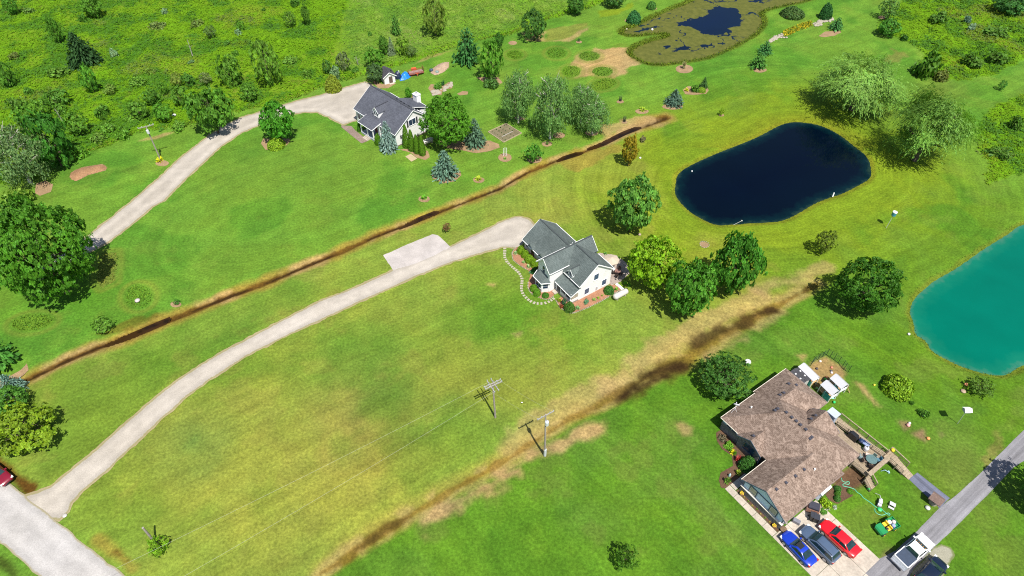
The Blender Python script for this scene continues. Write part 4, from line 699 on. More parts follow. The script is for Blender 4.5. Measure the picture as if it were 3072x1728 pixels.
# ---- meadow saplings and shrubs one can pick out
MG = 'trees and shrubs in the wild meadow'
for k, b, l, c in (('maple', (10, -10, 48, 42), 'leafy tree cut by the photo corner', (.035, .12, .012)), ('maple', (244, -14, 300, 48), 'double crowned tree at the far edge of the meadow', G1), ('bushy', (230, 36, 266, 64), 'small dark shrub under the double crowned tree', G2), ('oval', (142, 48, 178, 124), 'slim tall leaning tree above the dark spruce', (.034, .105, .010)), ('bushy', (62, 14, 106, 40), 'dull shrub near the corner tree', (.05, .085, .02)),
                   ('bushy', (476, 15, 508, 42), 'silvery round shrub at the far meadow', SILV), ('bushy', (323, 138, 352, 170), 'silvery tuft right of the dark spruce', SILV), ('airy', (614, 78, 645, 112), 'grey twiggy shrub in the mid meadow', (.05, .075, .03)), ('bushy', (700, 56, 734, 92), 'green shrub above a silvery one', G1), ('bushy', (702, 86, 730, 108), 'silver bush below a green shrub', SILV),
                   ('airy', (757, 120, 836, 258), 'tall pale airy tree above the upright drive tree', (.062, .125, .014)), ('small', (648, 172, 718, 255), 'bushy tree left of the tall airy tree', (.045, .105, .012)), ('small', (718, 252, 768, 300), 'small bushy tree behind the upper drive', (.04, .105, .012)), ('small', (546, 222, 582, 258), 'dark rounded small tree in the mid meadow', (.026, .09, .014)), ('airy', (598, 218, 632, 252), 'grey brown twiggy shrub beside the dark rounded tree', (.09, .09, .05)), ('airy', (512, 220, 548, 260), 'tan twiggy shrub in the mid meadow', (.12, .13, .03)),
                   ('small', (243, 198, 288, 278), 'bright sapling under the dark spruce', (.036, .125, .012)), ('small', (-10, 188, 38, 256), 'dark tree at the meadow rim by the photo side', G2), ('bushy', (60, 252, 102, 285), 'round dark bush at the photo side', G2), ('small', (430, 268, 478, 312), 'dark leaning sapling above the light pole', G2), ('small', (462, 312, 512, 362), 'bright green sapling near the light pole', (.042, .135, .012)), ('small', (474, 242, 500, 280), 'thin sapling in the mid meadow', G1),
                   ('bushy', (270, 304, 334, 358), 'wide bush mass in the lower meadow', (.038, .10, .010)), ('small', (126, 274, 202, 322), 'bush beside the dead leaning trunk', G2), ('bushy', (376, 226, 446, 258), 'flat wide bush in the mid meadow', (.045, .10, .010)), ('bushy', (335, 372, 392, 416), 'bush at the mown edge by the light pole', (.045, .115, .010)), ('bushy', (206, 424, 268, 474), 'leafy bush at the mown edge above the mulch mound', (.05, .125, .010)), ('bushy', (255, 392, 322, 430), 'dull bush at the mown edge', (.05, .09, .014)),
                   ('bushy', (862, -10, 902, 20), 'dark bush at the far hay field', G2), ('airy', (850, 34, 888, 78), 'small airy tree at the hay field', (.055, .11, .014)), ('oval', (904, 10, 928, 72), 'slender tree at the hay field', (.042, .10, .012)), ('airy', (1268, -12, 1338, 106), 'tall open olive tree in the hay field', (.085, .105, .018)), ('pine', (1174, 46, 1206, 112), 'dark thin conifer in the hay field', (.022, .075, .016)), ('oval', (1133, 108, 1166, 160), 'dark tree above the garden shed', (.030, .09, .012)),
                   ('spruce', (1164, 110, 1190, 172), 'pale grey conifer above the garden shed', (.15, .18, .13)), ('small', (1188, 116, 1228, 164), 'yellow green round tree above the blue tarp', (.085, .15, .012)), ('airy', (1216, 138, 1250, 170), 'grey twiggy shrub above the blue tarp', (.05, .07, .03)), ('small', (1096, 148, 1150, 198), 'bright tree behind the shed tree', (.045, .135, .012)), ('airy', (1008, 154, 1050, 210), 'grey bare looking tree by the upper drive end', (.085, .085, .055)), ('bushy', (980, 188, 1026, 234), 'silvery blue bush by the upper drive end', (.085, .13, .085)),
                   ('small', (966, 180, 992, 218), 'dark shrub beside the silvery blue bush', (.022, .065, .018)), ('bushy', (1050, 196, 1082, 218), 'dark low shrub by the grey bare tree', G2), ('bushy', (900, 200, 940, 236), 'dull bush above the parking area', (.05, .10, .012)), ('bushy', (150, 300, 196, 345), 'weedy bush behind the dark thicket tree', (.04, .10, .010)), ('bushy', (10, 272, 72, 332), 'tangled bush at the photo side', (.04, .09, .012)), ('small', (90, 300, 150, 350), 'bright bush crown above the thicket tree', (.055, .13, .012)),
                   ('bushy', (664, 118, 694, 138), 'small dark weed clump in the mid meadow', G2), ('bushy', (690, 150, 720, 172), 'weed clump near the bushy tree', G1), ('bushy', (440, 64, 500, 84), 'purple brown weed patch', (.07, .075, .03)), ('bushy', (560, 48, 610, 80), 'brown green weed patch', (.065, .08, .02)), ('bushy', (480, 150, 500, 166), 'tiny dark shrub in the mid meadow', G2), ('bushy', (560, 180, 590, 196), 'tiny grey shrub at the snag foot', (.05, .09, .05)), ('bushy', (20, 150, 60, 176), 'brown weed patch at the photo side', (.075, .075, .025)), ('bushy', (430, 200, 470, 222), 'brown bush in the mid meadow', (.06, .085, .012)),
                   ('bushy', (360, 330, 420, 362), 'low bush behind the light pole', (.05, .11, .010)), ('bushy', (590, 300, 630, 330), 'low bush near the roadside bend tree', (.055, .11, .012)), ('bushy', (780, 20, 800, 34), 'tiny bush in the far meadow', G2), ('bushy', (800, 66, 824, 80), 'tiny dark bush in the far meadow', G2), ('bushy', (1100, 96, 1118, 110), 'tiny bush in the hay field', G2), ('small', (40, 318, 98, 372), 'leafy bush at the photo side above the thicket birch', G1), ('small', (196, 340, 258, 402), 'leafy bush below the leaning bare trunk', (.045, .115, .012)), ('bushy', (290, 350, 345, 392), 'low bush above the bush at the mown edge', (.05, .12, .012)), ('small', (386, 300, 440, 352), 'leafy bush left of the bright green sapling', (.045, .11, .012)),
                   ('bushy', (500, 352, 566, 392), 'low bush beside the white rag', (.055, .12, .012)), ('small', (512, 270, 560, 318), 'leafy bush above the roadside bend tree', (.045, .11, .012)), ('bushy', (130, 196, 215, 236), 'wide dull bush left of the bright sapling', (.05, .095, .012)), ('bushy', (0, 392, 60, 436), 'tangled bush at the side behind the birch', (.045, .10, .012)), ('bushy', (300, 250, 352, 282), 'brown green bush in the lower meadow', (.06, .09, .014)), ('bushy', (840, 160, 900, 190), 'wide low bush below the hay field', (.05, .10, .012))):
    c = tuple(q * .62 + e_ * .40 for q, e_ in zip(c, (.060, .130, .010)))
    T(k, {'bushy': 'meadow_shrub', 'airy': 'meadow_tree', 'spruce': 'conifer', 'pine': 'conifer'}.get(k, 'meadow_tree'), b, l, c, .3 if k != 'bushy' else .0, 'shrub' if k == 'bushy' else 'tree', group=MG, flat=.35 if k == 'bushy' else .55)
def snag(name, label, p, q, zt):
    x, y = G(*p); m = MB(); g = random.Random(int(p[0])); tx, ty = G(*q, zt); tx -= x; ty -= y
    P = [(tx * s, ty * s, zt * s) for s in (0, .35, .7, 1)]; m.tube(P, [.12, .09, .06, .02], 6)
    for k in range(7):
        s = .4 + .08 * k; a = g.uniform(0, 6.28); L = .9 - .08 * k; b_ = (tx * s, ty * s, zt * s); m.tube([b_, (b_[0] + math.cos(a) * L, b_[1] + math.sin(a) * L, b_[2] + .5 * L)], [.035, .01], 4)
    t = thing(name, label, 'dead tree', (x, y)); m.build('trunk', GREY_BARK, t)
snag('dead_snag', 'pale dead snag standing in the mid meadow', (578, 168), (561, 116), 4.2)
snag('dead_snag', 'leaning bare grey trunk in the lower meadow', (191, 369), (164, 325), 3.8)
snag('dead_snag', 'thin pale snag behind the shed', (1075, 196), (1068, 168), 2.6)
# ---- meadow grass: two masses nobody could count
def scatter(n, mask, seed):
    g = np.random.default_rng(seed); out = np.zeros((0, 2))
    while len(out) < n:
        p = np.stack([g.uniform(-156, 156, 40000), g.uniform(60, 200, 40000)], 1); i = np.clip(np.searchsorted(xs, p[:, 0]), 0, nx - 1); j = np.clip(np.searchsorted(ys, p[:, 1]), 0, ny - 1)
        ok = g.random(40000) < mask[j * nx + i]
        u = 1536 + FPX * p[:, 0] / depth(p[:, 0], p[:, 1], 0); ok &= (u > -250) & (u < 3320); out = np.concatenate([out, p[ok]])
    return out[:n]
STUFF = bpy.data.materials.new('meadow_blades'); STUFF.use_nodes = True
_nt = STUFF.node_tree; _b = _nt.nodes['Principled BSDF']; _a = nn(_nt, 'ShaderNodeAttribute', attribute_name='tone'); _nt.links.new(_a.outputs['Color'], _b.inputs['Base Color']); _b.inputs['Roughness'].default_value = .8; _b.inputs['Specular IOR Level'].default_value = .1
def meadow(name, label, mask, n, hmin, hmax, w, cols, seed, per=4, up=.55):
    g = np.random.default_rng(seed); p = scatter(n, mask, seed); i = np.clip(np.searchsorted(xs, p[:, 0]), 0, nx - 1); j = np.clip(np.searchsorted(ys, p[:, 1]), 0, ny - 1); z = gz[j * nx + i]
    q = np.repeat(np.stack([p[:, 0], p[:, 1], z], 1), per, 0); m = len(q); h = g.uniform(hmin, hmax, m) * np.repeat(.6 + .8 * fbm(p[:, 0], p[:, 1], 4, 5), per)
    q[:, :2] += g.normal(size=(m, 2)) * w * 1.2; D = unit(g.normal(size=(m, 3)) * [.8, .8, .3] + [0, 0, up]); q += D * (h / 2)[:, None]
    f = fbm(q[:, 0], q[:, 1], 5, 23); f2 = fbm(q[:, 0], q[:, 1], 14, 66); c0, c1, c2 = map(np.array, cols); k = smooth(.35, .65, f)[:, None]; c = c0 * (1 - k) + c1 * k; k = (smooth(.55, .7, f2) * .7)[:, None]; c = c * (1 - k) + c2 * k
    me = cards(name, q, unit(g.normal(size=(m, 3)) * .35 + np.array([.12, -.3, 1.0])), h / 2, w * g.uniform(.5, 1.3, m), c * tones(m, g, .22, .08), STUFF, D, g); me.name = name
    return tag(link(name, me), label, kind='stuff')
mA_in = mead * (gx < 0) * (HAY > 0); mH = mead * smooth(0, -3, HAY); mBC = mead * (gx > 40)
meadow('meadow_grass', 'tall rough weeds and grass filling the wild meadow', mA_in, 36000, .3, .75, .09, ((.046, .128, .004), (.086, .182, .004), (.122, .176, .012)), 201)
meadow('hay_grass', 'pale streaky tall grass of the hay field', mH, 17000, .2, .45, .07, ((.070, .152, .016), (.102, .182, .018), (.148, .192, .045)), 202)
meadow('rough_grass', 'tall yellow green weeds of the far rough meadow', mBC, 17000, .2, .6, .08, ((.047, .122, .004), (.088, .172, .004), (.125, .165, .010)), 203)
wk = mead * smooth(.56, .44, n5) * (HAY > 0)
meadow('weed_thicket', 'low dark tangled weeds between the meadow shrubs', wk, 6500, .4, 1.0, .15, ((.040, .108, .010), (.056, .130, .010), (.085, .11, .025)), 204, 6, .25)
def patch(P, n, h, w, cols, seed, label):
    P = np.asarray(P); g = np.random.default_rng(seed); c = P.mean(0); q = np.stack([g.uniform(P[:, 0].min(), P[:, 0].max(), n * 3), g.uniform(P[:, 1].min(), P[:, 1].max(), n * 3)], 1); q = q[inside(q[:, 0], q[:, 1], P)][:n]; m = len(q); z = np.array([gh(a, b) for a, b in q]); hh = g.uniform(.4, 1, m) * h
    D = unit(g.normal(size=(m, 3)) * .35 + [0, 0, .6]); C = np.concatenate([q, z[:, None]], 1) + D * (hh / 2)[:, None]; cc = np.array(cols[0]) + (np.array(cols[1]) - cols[0]) * g.random((m, 1))
    me = cards('tall_grass', C, unit(g.normal(size=(m, 3)) + [0, 0, .6]), hh / 2, w * g.uniform(.5, 1.3, m), cc * tones(m, g, .3, .1), STUFF, D, g); return tag(link('tall_grass', me), label, kind='stuff')
GP = ((.055, .135, .012), (.10, .18, .012))
for i, (P, l) in enumerate(((ell(1545, 164, 23, 12), 'unmown grass oval nearest the evergreens'), (ell(1670, 160, 29, 15), 'unmown grass oval left by the mower'), (ell(1768, 169, 31, 13), 'dark unmown grass oval in dry ground'), (ell(1715, 214, 27, 17), 'unmown grass oval beside the birches'), (ell(1808, 215, 31, 14), 'unmown grass oval at the edge of dry ground'), (ell(1810, 253, 37, 16, rot=-.15), 'pale unmown grass oval by the outermost birch'), (pts(m1, (745, 480), (840, 475), (850, 560), (835, 690), (740, 735), (705, 700), (710, 560)), 'tall yellowish grass patch by the huge maple'), (ell(416, 890, 40, 35), 'round patch of uncut weeds near the ditch'), (ell(97, 968, 64, 23, rot=-.12), 'long faint uncut grass patch'))):
    patch(P, 420, .4, .10, GP if i != 6 else ((.09, .13, .02), (.17, .18, .03)), 300 + i, l)
def shore_band(P, lo, hi, n, h, w, cols, seed, name, label, cond=None):
    g = np.random.default_rng(seed); P = np.asarray(P); i = g.integers(0, len(P), n); f = g.random((n, 1)); q = P[i] * (1 - f) + P[(i + 1) % len(P)] * f; T_ = unit(P[(i + 1) % len(P)] - P[i]); A = np.sum(P[:, 0] * np.roll(P[:, 1], -1) - P[:, 1] * np.roll(P[:, 0], -1)); s = 1 if A > 0 else -1
    q = q + np.stack([T_[:, 1], -T_[:, 0]], 1) * s * g.uniform(lo, hi, (n, 1))
    if cond is not None: q = q[cond(q)]
    m = len(q); z = np.array([max(gh(a, b), -.25) for a, b in q]); D = unit(g.normal(size=(m, 3)) * .4 + [0, 0, .6]); hh = g.uniform(.4, 1, m) * h; C = np.concatenate([q, z[:, None]], 1) + D * (hh / 2)[:, None]; cc = np.array(cols[0]) + (np.array(cols[1]) - cols[0]) * g.random((m, 1))
    me = cards(name, C, unit(g.normal(size=(m, 3)) + [0, 0, .6]), hh / 2, w * g.uniform(.5, 1.3, m), cc * tones(m, g, .3, .1), STUFF, D, g); return tag(link(name, me), label, kind='stuff')
near_v = lambda q: (q[:, 1] < 205) & (np.abs(q[:, 0]) < 150)
shore_band(POND_ALGAE, -.4, 1.3, 4200, .8, .10, ((.045, .085, .006), (.10, .14, .008)), 401, 'shore_reeds', 'dark olive reeds fringing the algae pond', near_v)
shore_band(POND_BLUE, -.1, .9, 1400, .2, .05, ((.07, .13, .008), (.11, .14, .012)), 402, 'shore_grass', 'ragged dry grass fringing the dark pond', near_v)
shore_band(POND_TEAL, -.1, 1.0, 1300, .25, .05, ((.05, .115, .008), (.09, .13, .014)), 403, 'shore_grass', 'ragged grass fringing the turquoise pond', near_v)
shore_band([tuple(p) for p in MEADOW_A[4:26]], -1.3, .6, 2600, .8, .12, ((.08, .16, .006), (.14, .18, .02)), 404, 'edge_grass', 'bright tall grass along the mown meadow edge', near_v)
# ================================================================== HOUSES
def shingle(name, c0, c1, c2, streak=.5, tab=(.34, .15)):
    m, nt, b = mat(name); co = objco(nt); bt = nn(nt, 'ShaderNodeTexBrick'); mp = nn(nt, 'ShaderNodeMapping'); nt.links.new(co, mp.inputs['Vector'])
    nt.links.new(mp.outputs[0], bt.inputs['Vector']); bt.inputs['Scale'].default_value = 1; bt.inputs['Brick Width'].default_value = tab[0]; bt.inputs['Row Height'].default_value = tab[1]; bt.inputs['Mortar Size'].default_value = .012
    bt.inputs['Color1'].default_value = (*c0, 1); bt.inputs['Color2'].default_value = (*c1, 1); bt.inputs['Mortar'].default_value = (*[q * .45 for q in c0], 1)
    f = noise(nt, co, 1.7, 5, .7, 1.5); c = mixc(nt, 'MIX', ramp(nt, f, [(.45, 0.0), (.62, streak)]), bt.outputs['Color'], c2)
    g = noise(nt, co, .35, 4, .6); c = mixc(nt, 'MULTIPLY', 1, c, ramp(nt, g, [(.3, .84), (.7, 1.14)]))
    nt.links.new(c, b.inputs['Base Color']); b.inputs['Roughness'].default_value = .9; b.inputs['Specular IOR Level'].default_value = .2; bump(nt, b, bt.outputs['Fac'], .35, .02); return m
def siding(name, c, pitch=.15):
    m, nt, b = mat(name); co = objco(nt); w = nn(nt, 'ShaderNodeTexWave', wave_type='BANDS', bands_direction='Z'); w.wave_profile = 'SAW'; w.inputs['Scale'].default_value = .314 / pitch * 1.0; nt.links.new(co, w.inputs['Vector'])
    g = noise(nt, co, 1.2, 4, .6); k = mixc(nt, 'MULTIPLY', 1, tuple(c), ramp(nt, w.outputs['Fac'], [(.0, .80), (.18, 1.0)])); k = mixc(nt, 'MULTIPLY', 1, k, ramp(nt, g, [(.3, .94), (.7, 1.04)]))
    nt.links.new(k, b.inputs['Base Color']); b.inputs['Roughness'].default_value = .55; bump(nt, b, w.outputs['Fac'], .4, .02); return m
R_GREEN = shingle('green_grey_shingles', (.078, .098, .094), (.102, .124, .119), (.135, .160, .153), .45)
R_SLATE = shingle('slate_grey_shingles', (.066, .070, .088), (.088, .094, .115), (.115, .122, .145), .45)
R_BROWN = shingle('brown_shingles', (.130, .090, .068), (.19, .137, .108), (.29, .218, .175), .85, (.42, .16))
R_DARK = shingle('charcoal_shingles', (.045, .045, .05), (.065, .065, .072), (.09, .09, .1), .4)
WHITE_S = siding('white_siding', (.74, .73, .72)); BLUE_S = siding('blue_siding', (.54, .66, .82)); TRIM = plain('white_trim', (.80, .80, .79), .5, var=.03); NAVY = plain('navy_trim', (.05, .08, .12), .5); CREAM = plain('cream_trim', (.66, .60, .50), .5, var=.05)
GLASS = bpy.data.materials.new('window_glass'); GLASS.use_nodes = True
_g = GLASS.node_tree.nodes['Principled BSDF']; _g.inputs['Base Color'].default_value = (.012, .028, .06, 1); _g.inputs['Roughness'].default_value = .06; _g.inputs['Specular IOR Level'].default_value = .6
_f = noise(GLASS.node_tree, objco(GLASS.node_tree), .8, 2); GLASS.node_tree.links.new(ramp(GLASS.node_tree, _f, [(.3, (.008, .02, .045)), (.7, (.03, .055, .095))]), _g.inputs['Base Color'])
BLIND = plain('window_blind', (.42, .36, .27), .6); SHUT = plain('dark_shutter', (.035, .035, .045), .6); BLACK = plain('black_plastic', (.012, .012, .014), .45); CONC = speckle('concrete', (.335, .29, .238), (.43, .38, .315), 4, bumpy=.1, big=.5)
STONE = speckle('ledge_stone', (.09, .085, .09), (.22, .20, .19), 3.2, big=1.4); WOOD = speckle('weathered_deck', (.20, .155, .105), (.34, .275, .195), 5, big=.7, bumpy=.15); LUMBER = speckle('new_lumber', (.40, .25, .12), (.58, .39, .20), 5); PAVER = speckle('brick_paver', (.13, .095, .075), (.25, .19, .155), 5); STEP = speckle('pale_stone', (.25, .22, .17), (.40, .355, .29), 5); ROCK = speckle('field_stone', (.17, .15, .12), (.36, .32, .26), 4)
def extrude_x(m, prof, x0, x1): n = len(prof); vs = [(x0, y, z) for y, z in prof] + [(x1, y, z) for y, z in prof]; m.add(vs, [tuple(range(n)), tuple(range(2 * n - 1, n - 1, -1))] + [(i, (i + 1) % n, n + (i + 1) % n, n + i) for i in range(n)])
def extrude_y(m, prof, y0, y1): n = len(prof); vs = [(x, y0, z) for x, z in prof] + [(x, y1, z) for x, z in prof]; m.add(vs, [tuple(range(n)), tuple(range(2 * n - 1, n - 1, -1))] + [(i, (i + 1) % n, n + (i + 1) % n, n + i) for i in range(n)])
def window(parent, c, ax, s, w, h, sash=2, cols=1, frame=None, glass=None, name='window', trim=.09):
    """a framed window on a wall whose outward normal is s*ax; panes are sub-parts"""
    m = MB(); x, y, z = c; fr = .05
    def bx(mm, u0, u1, z0, z1, t0, t1):
        if ax == 'x': mm.bb(x + min(s * t0, s * t1), x + max(s * t0, s * t1), y + u0, y + u1, z + z0, z + z1)
        else: mm.bb(x + u0, x + u1, y + min(s * t0, s * t1), y + max(s * t0, s * t1), z + z0, z + z1)
    bx(m, -w / 2 - trim, -w / 2, -h / 2 - trim, h / 2 + trim, -.02, fr); bx(m, w / 2, w / 2 + trim, -h / 2 - trim, h / 2 + trim, -.02, fr); bx(m, -w / 2, w / 2, h / 2, h / 2 + trim, -.02, fr); bx(m, -w / 2, w / 2, -h / 2 - trim, -h / 2, -.02, fr + .03)
    for i in range(1, cols): u = -w / 2 + w * i / cols; bx(m, u - .03, u + .03, -h / 2, h / 2, -.02, fr - .005)
    o = m.build(name, frame or TRIM, parent)
    for i in range(cols):
        for k in range(sash):
            p = MB(); u0, u1 = -w / 2 + w * i / cols + .025, -w / 2 + w * (i + 1) / cols - .025; z0, z1 = -h / 2 + h * k / sash + .02, -h / 2 + h * (k + 1) / sash - .02; bx(p, u0, u1, z0, z1, -.01, .018 + .006 * k); p.build('pane', (glass or GLASS), o)
    return o
def gable_x(m, x0, x1, yr, zr, ya, za, yb, zb, t=.16): m.slab([(x0, yr, zr), (x0, ya, za), (x1, ya, za), (x1, yr, zr)], t); m.slab([(x0, yr, zr), (x1, yr, zr), (x1, yb, zb), (x0, yb, zb)], t)
def gable_y(m, y0, y1, xr, zr, xa, za, xb, zb, t=.16): m.slab([(xr, y0, zr), (xr, y1, zr), (xa, y1, za), (xa, y0, za)], t); m.slab([(xr, y0, zr), (xb, y0, zb), (xb, y1, zb), (xr, y1, zr)], t)
def fascia(parent, segs, name='fascia', mt=None, w=.05, h=.15, dz=-.085):
    for p, q in segs: m = MB(); m.beam((p[0], p[1], p[2] + dz), (q[0], q[1], q[2] + dz), w, h); o = m.build(name, mt or TRIM, parent)
    return o
def gutter(parent, segs): return fascia(parent, segs, 'gutter', None, .08, .10, -.055)
def cap(parent, segs, mt): return fascia(parent, segs, 'ridge_cap', mt, .24, .05, .015)
# ---------------- upper house (slate roof)
A1 = R(-44.864); H1 = thing('house', 'white gabled house with slate grey roof and front porch', 'house', (-20.623, 121.35, 0), A1)
def loc2(px_, z, o, a): x, y = G(*px_, z); dx, dy = x - o[0], y - o[1]; return (math.cos(a) * dx + math.sin(a) * dy, -math.sin(a) * dx + math.cos(a) * dy)
m = MB(); extrude_x(m, [(-5.04, 0), (4.5, 0), (4.5, 3.05), (0, 6.62), (-5.04, 3.28)], -14.42, -.3); m.bb(-8.3, -3.6, 4.4, 6.1, 0, 3.4); m.build('wall', WHITE_S, H1)
m = MB(); gable_x(m, -14.72, 0, 0, 6.79, -5.34, 3.22, 4.8, 2.95); m.slab([(-8.6, 2.0, 5.3), (-3.3, 2.0, 5.3), (-3.3, 6.4, 3.5), (-8.6, 6.4, 3.5)], .16)
rf1 = m.build('roof', R_SLATE, H1); cap(rf1, [((-14.72, 0, 6.79), (0, 0, 6.79))], plain('ridge_cap_slate', (.04, .042, .052), .9))  # ridge caps have their own darker slate colour
fascia(H1, [((0, 0, 6.79), (0, -5.34, 3.22)), ((0, 0, 6.79), (0, 4.8, 2.95)), ((-14.72, 0, 6.79), (-14.72, -5.34, 3.22)), ((-14.72, 0, 6.79), (-14.72, 4.8, 2.95)), ((-8.6, 2.6, 5.05), (-8.6, 6.4, 3.5)), ((-3.3, 2.6, 5.05), (-3.3, 6.4, 3.5))])
gutter(H1, [((-14.72, -5.4, 3.2), (-10.3, -5.4, 3.2)), ((-5.2, -5.4, 3.2), (0, -5.4, 3.2)), ((-14.72, 4.87, 2.95), (-8.6, 4.87, 2.95)), ((-8.6, 6.46, 3.5), (-3.3, 6.46, 3.5)), ((-10.27, -7.46, 2.86), (-5.29, -7.46, 2.86))])
m = MB(); m.slab([(-10.27, -4.8, 3.62), (-10.27, -7.4, 2.90), (-5.29, -7.4, 2.90), (-5.29, -4.8, 3.62)], .15); m.build('porch_roof', R_SLATE, H1)
fascia(H1, [((-5.26, -4.9, 3.6), (-5.26, -7.4, 2.9)), ((-10.3, -4.9, 3.6), (-10.3, -7.4, 2.9))], 'porch_fascia')
m = MB(); m.bb(-10.0, -5.4, -7.2, -5.04, 0, .42); m.build('porch_floor', plain('grey_floor', (.30, .32, .35), .7), H1)
for x, y in ((-9.9, -7.08), (-7.6, -7.08), (-5.55, -7.08), (-5.55, -5.3)): m = MB(); m.bb(x - .09, x + .09, y - .09, y + .09, .42, 2.8); m.build('porch_post', TRIM, H1)
for k in range(3): m = MB(); m.bb(-8.3, -6.6, -7.2 - .32 * (k + 1), -7.2 - .32 * k, 0, .32 - .1 * k); m.build('step', CONC, H1)
m = MB(); extrude_y(m, [(-8.32, 3.4), (-6.58, 3.4), (-6.58, 5.12), (-7.45, 6.02), (-8.32, 5.12)], -4.35, -.9); dm = m.build('dormer', WHITE_S, H1)
m = MB(); gable_y(m, -4.5, -.5, -7.45, 6.22, -8.46, 5.14, -6.44, 5.14, .10); dq = m.build('dormer_roof', R_SLATE, dm); cap(dm, [((-7.45, -4.5, 6.22), (-7.45, -.9, 6.22))], MATS['ridge_cap_slate']); fascia(dm, [((-7.45, -4.51, 6.22), (-8.46, -4.51, 5.14)), ((-7.45, -4.51, 6.22), (-6.44, -4.51, 5.14))], 'dormer_trim', h=.12)
for x in (-7.86, -7.04): window(H1, (x, -4.36, 4.62), 'y', -1, .56, 1.0)
for x in (-13.3, -11.9): window(H1, (x, -5.05, 1.7), 'y', -1, .95, 1.5)
window(H1, (-9.0, -5.05, 1.75), 'y', -1, .9, 1.3); window(H1, (-3.6, -5.05, 1.75), 'y', -1, 1.3, 1.3, 2, 2)
m = MB(); m.bb(-7.75, -6.75, -5.10, -5.02, .42, 2.5); m.build('door', plain('front_door', (.12, .03, .03), .5), H1)
window(H1, (-.29, -.38, 4.05), 'x', 1, 1.75, 1.35, 2, 2)
for y in (-1.62, .86): m = MB(); m.bb(-.3, -.24, y - .2, y + .2, 3.3, 4.8); m.build('shutter', SHUT, H1)
window(H1, (-.29, -3.15, 1.9), 'x', 1, .6, .8)
for y in (-3.72, -2.6): m = MB(); m.bb(-.3, -.24, y - .18, y + .18, 1.5, 2.3); m.build('shutter', SHUT, H1)
window(H1, (-.29, 2.2, 1.7), 'x', 1, .9, 1.2)
m = MB(); m.bb(-7.35, -5.95, 5.6, 6.7, 0, 5.3); m.bb(-7.43, -5.87, 5.52, 6.78, 5.3, 5.42); ch = m.build('chimney', TRIM, H1); m = MB(); m.lathe([(.14, 0), (.14, .3), (.2, .32), (.2, .38)], (-6.65, 6.15, 5.42), 8); m.build('flue', plain('dull_metal', (.4, .4, .4), .4, .7), ch)
for x, y in ((-7.6, 1.5), (-6.2, 1.5), (-5.0, 1.4), (-3.6, 1.6)): m = MB(); zz = 6.79 - .8 * y; m.box((x, y, zz + .08), (.34, .3, .16)); m.build('roof_vent', BLACK, H1)
m = MB(); m.tube([(-1.6, 1.6, 5.5), (-1.6, 1.6, 5.75)], .07, 8); m.tube([(-3.0, 2.2, 5.0), (-3.0, 2.2, 5.35)], .06, 8); m.build('vent_pipe', TRIM, H1)
m = MB(); m.beam((-2.3, 2.7, 4.75), (.0, 4.2, 3.5), .12, .08); m.build('downspout', TRIM, H1)
m = MB(); m.bb(-.32, -.27, -5.0, 4.4, 0, .28); m.build('foundation', PAVER, H1)
sheet('paver_walk', pts(h1z, (20, 1080), (30, 1055), (190, 1068), (240, 1130), (330, 1200), (450, 1290), (440, 1310), (350, 1345), (200, 1230)), .05, PAVER, 'brownish brick walk from the parking area to the porch steps', .05)
sheet('paver_pad', pts(r2, (1125, 1135), (1165, 1115), (1212, 1150), (1170, 1172)), .05, plain('buff_slab', (.34, .27, .16), .9), 'small square slab at the clipped columns', .02)
# ---------------- middle house (green grey roof)
A2 = R(-55.876); O2 = (13.855, 75.358); H2 = thing('house', 'white house with green grey roof and arched front window', 'house', (*O2, 0), A2)
m = MB(); extrude_x(m, [(-3.3, 0), (3.45, 0), (3.45, 3.84), (0, 6.5), (-3.3, 3.62)], -6.1, -.3); m.build('wall', WHITE_S, H2)
m = MB(); extrude_y(m, [(-7.7, 0), (-4.55, 0), (-4.55, 4.72), (-6.13, 6.46), (-7.7, 4.72)], -6.2, 3.3); m.build('wing_wall', WHITE_S, H2)
m = MB(); extrude_x(m, [(-3.35, 0), (3.5, 0), (3.5, 2.12), (.09, 4.76), (-3.35, 2.16)], -15.75, -7.6); m.build('garage_wall', WHITE_S, H2)
m = MB(); gable_x(m, -6.5, 0, 0, 6.7, -3.54, 3.55, 3.72, 3.79); rf2 = m.build('roof', R_GREEN, H2)
m = MB(); gable_y(m, -6.5, 3.58, -6.13, 6.66, -8.0, 4.55, -4.26, 4.55); m.build('wing_roof', R_GREEN, H2)
m = MB(); gable_x(m, -16.05, -7.7, .09, 4.94, -3.68, 2.03, 3.68, 2.18); m.build('garage_roof', R_GREEN, H2)
CAPM = plain('ridge_cap_dark', (.042, .052, .052), .9); cap(rf2, [((-5.6, 0, 6.7), (0, 0, 6.7)), ((-6.13, -6.5, 6.66), (-6.13, 3.58, 6.66)), ((-16.05, .09, 4.94), (-7.8, .09, 4.94))], CAPM)
fascia(H2, [((.02, 0, 6.7), (.02, -3.54, 3.55)), ((.02, 0, 6.7), (.02, 3.72, 3.79)), ((-6.13, -6.52, 6.66), (-8.0, -6.52, 4.55)), ((-6.13, -6.52, 6.66), (-4.26, -6.52, 4.55)), ((-6.13, 3.6, 6.66), (-8, 3.6, 4.55)), ((-6.13, 3.6, 6.66), (-4.26, 3.6, 4.55)), ((-16.07, .09, 4.94), (-16.07, -3.68, 2.03)), ((-16.07, .09, 4.94), (-16.07, 3.68, 2.18))])
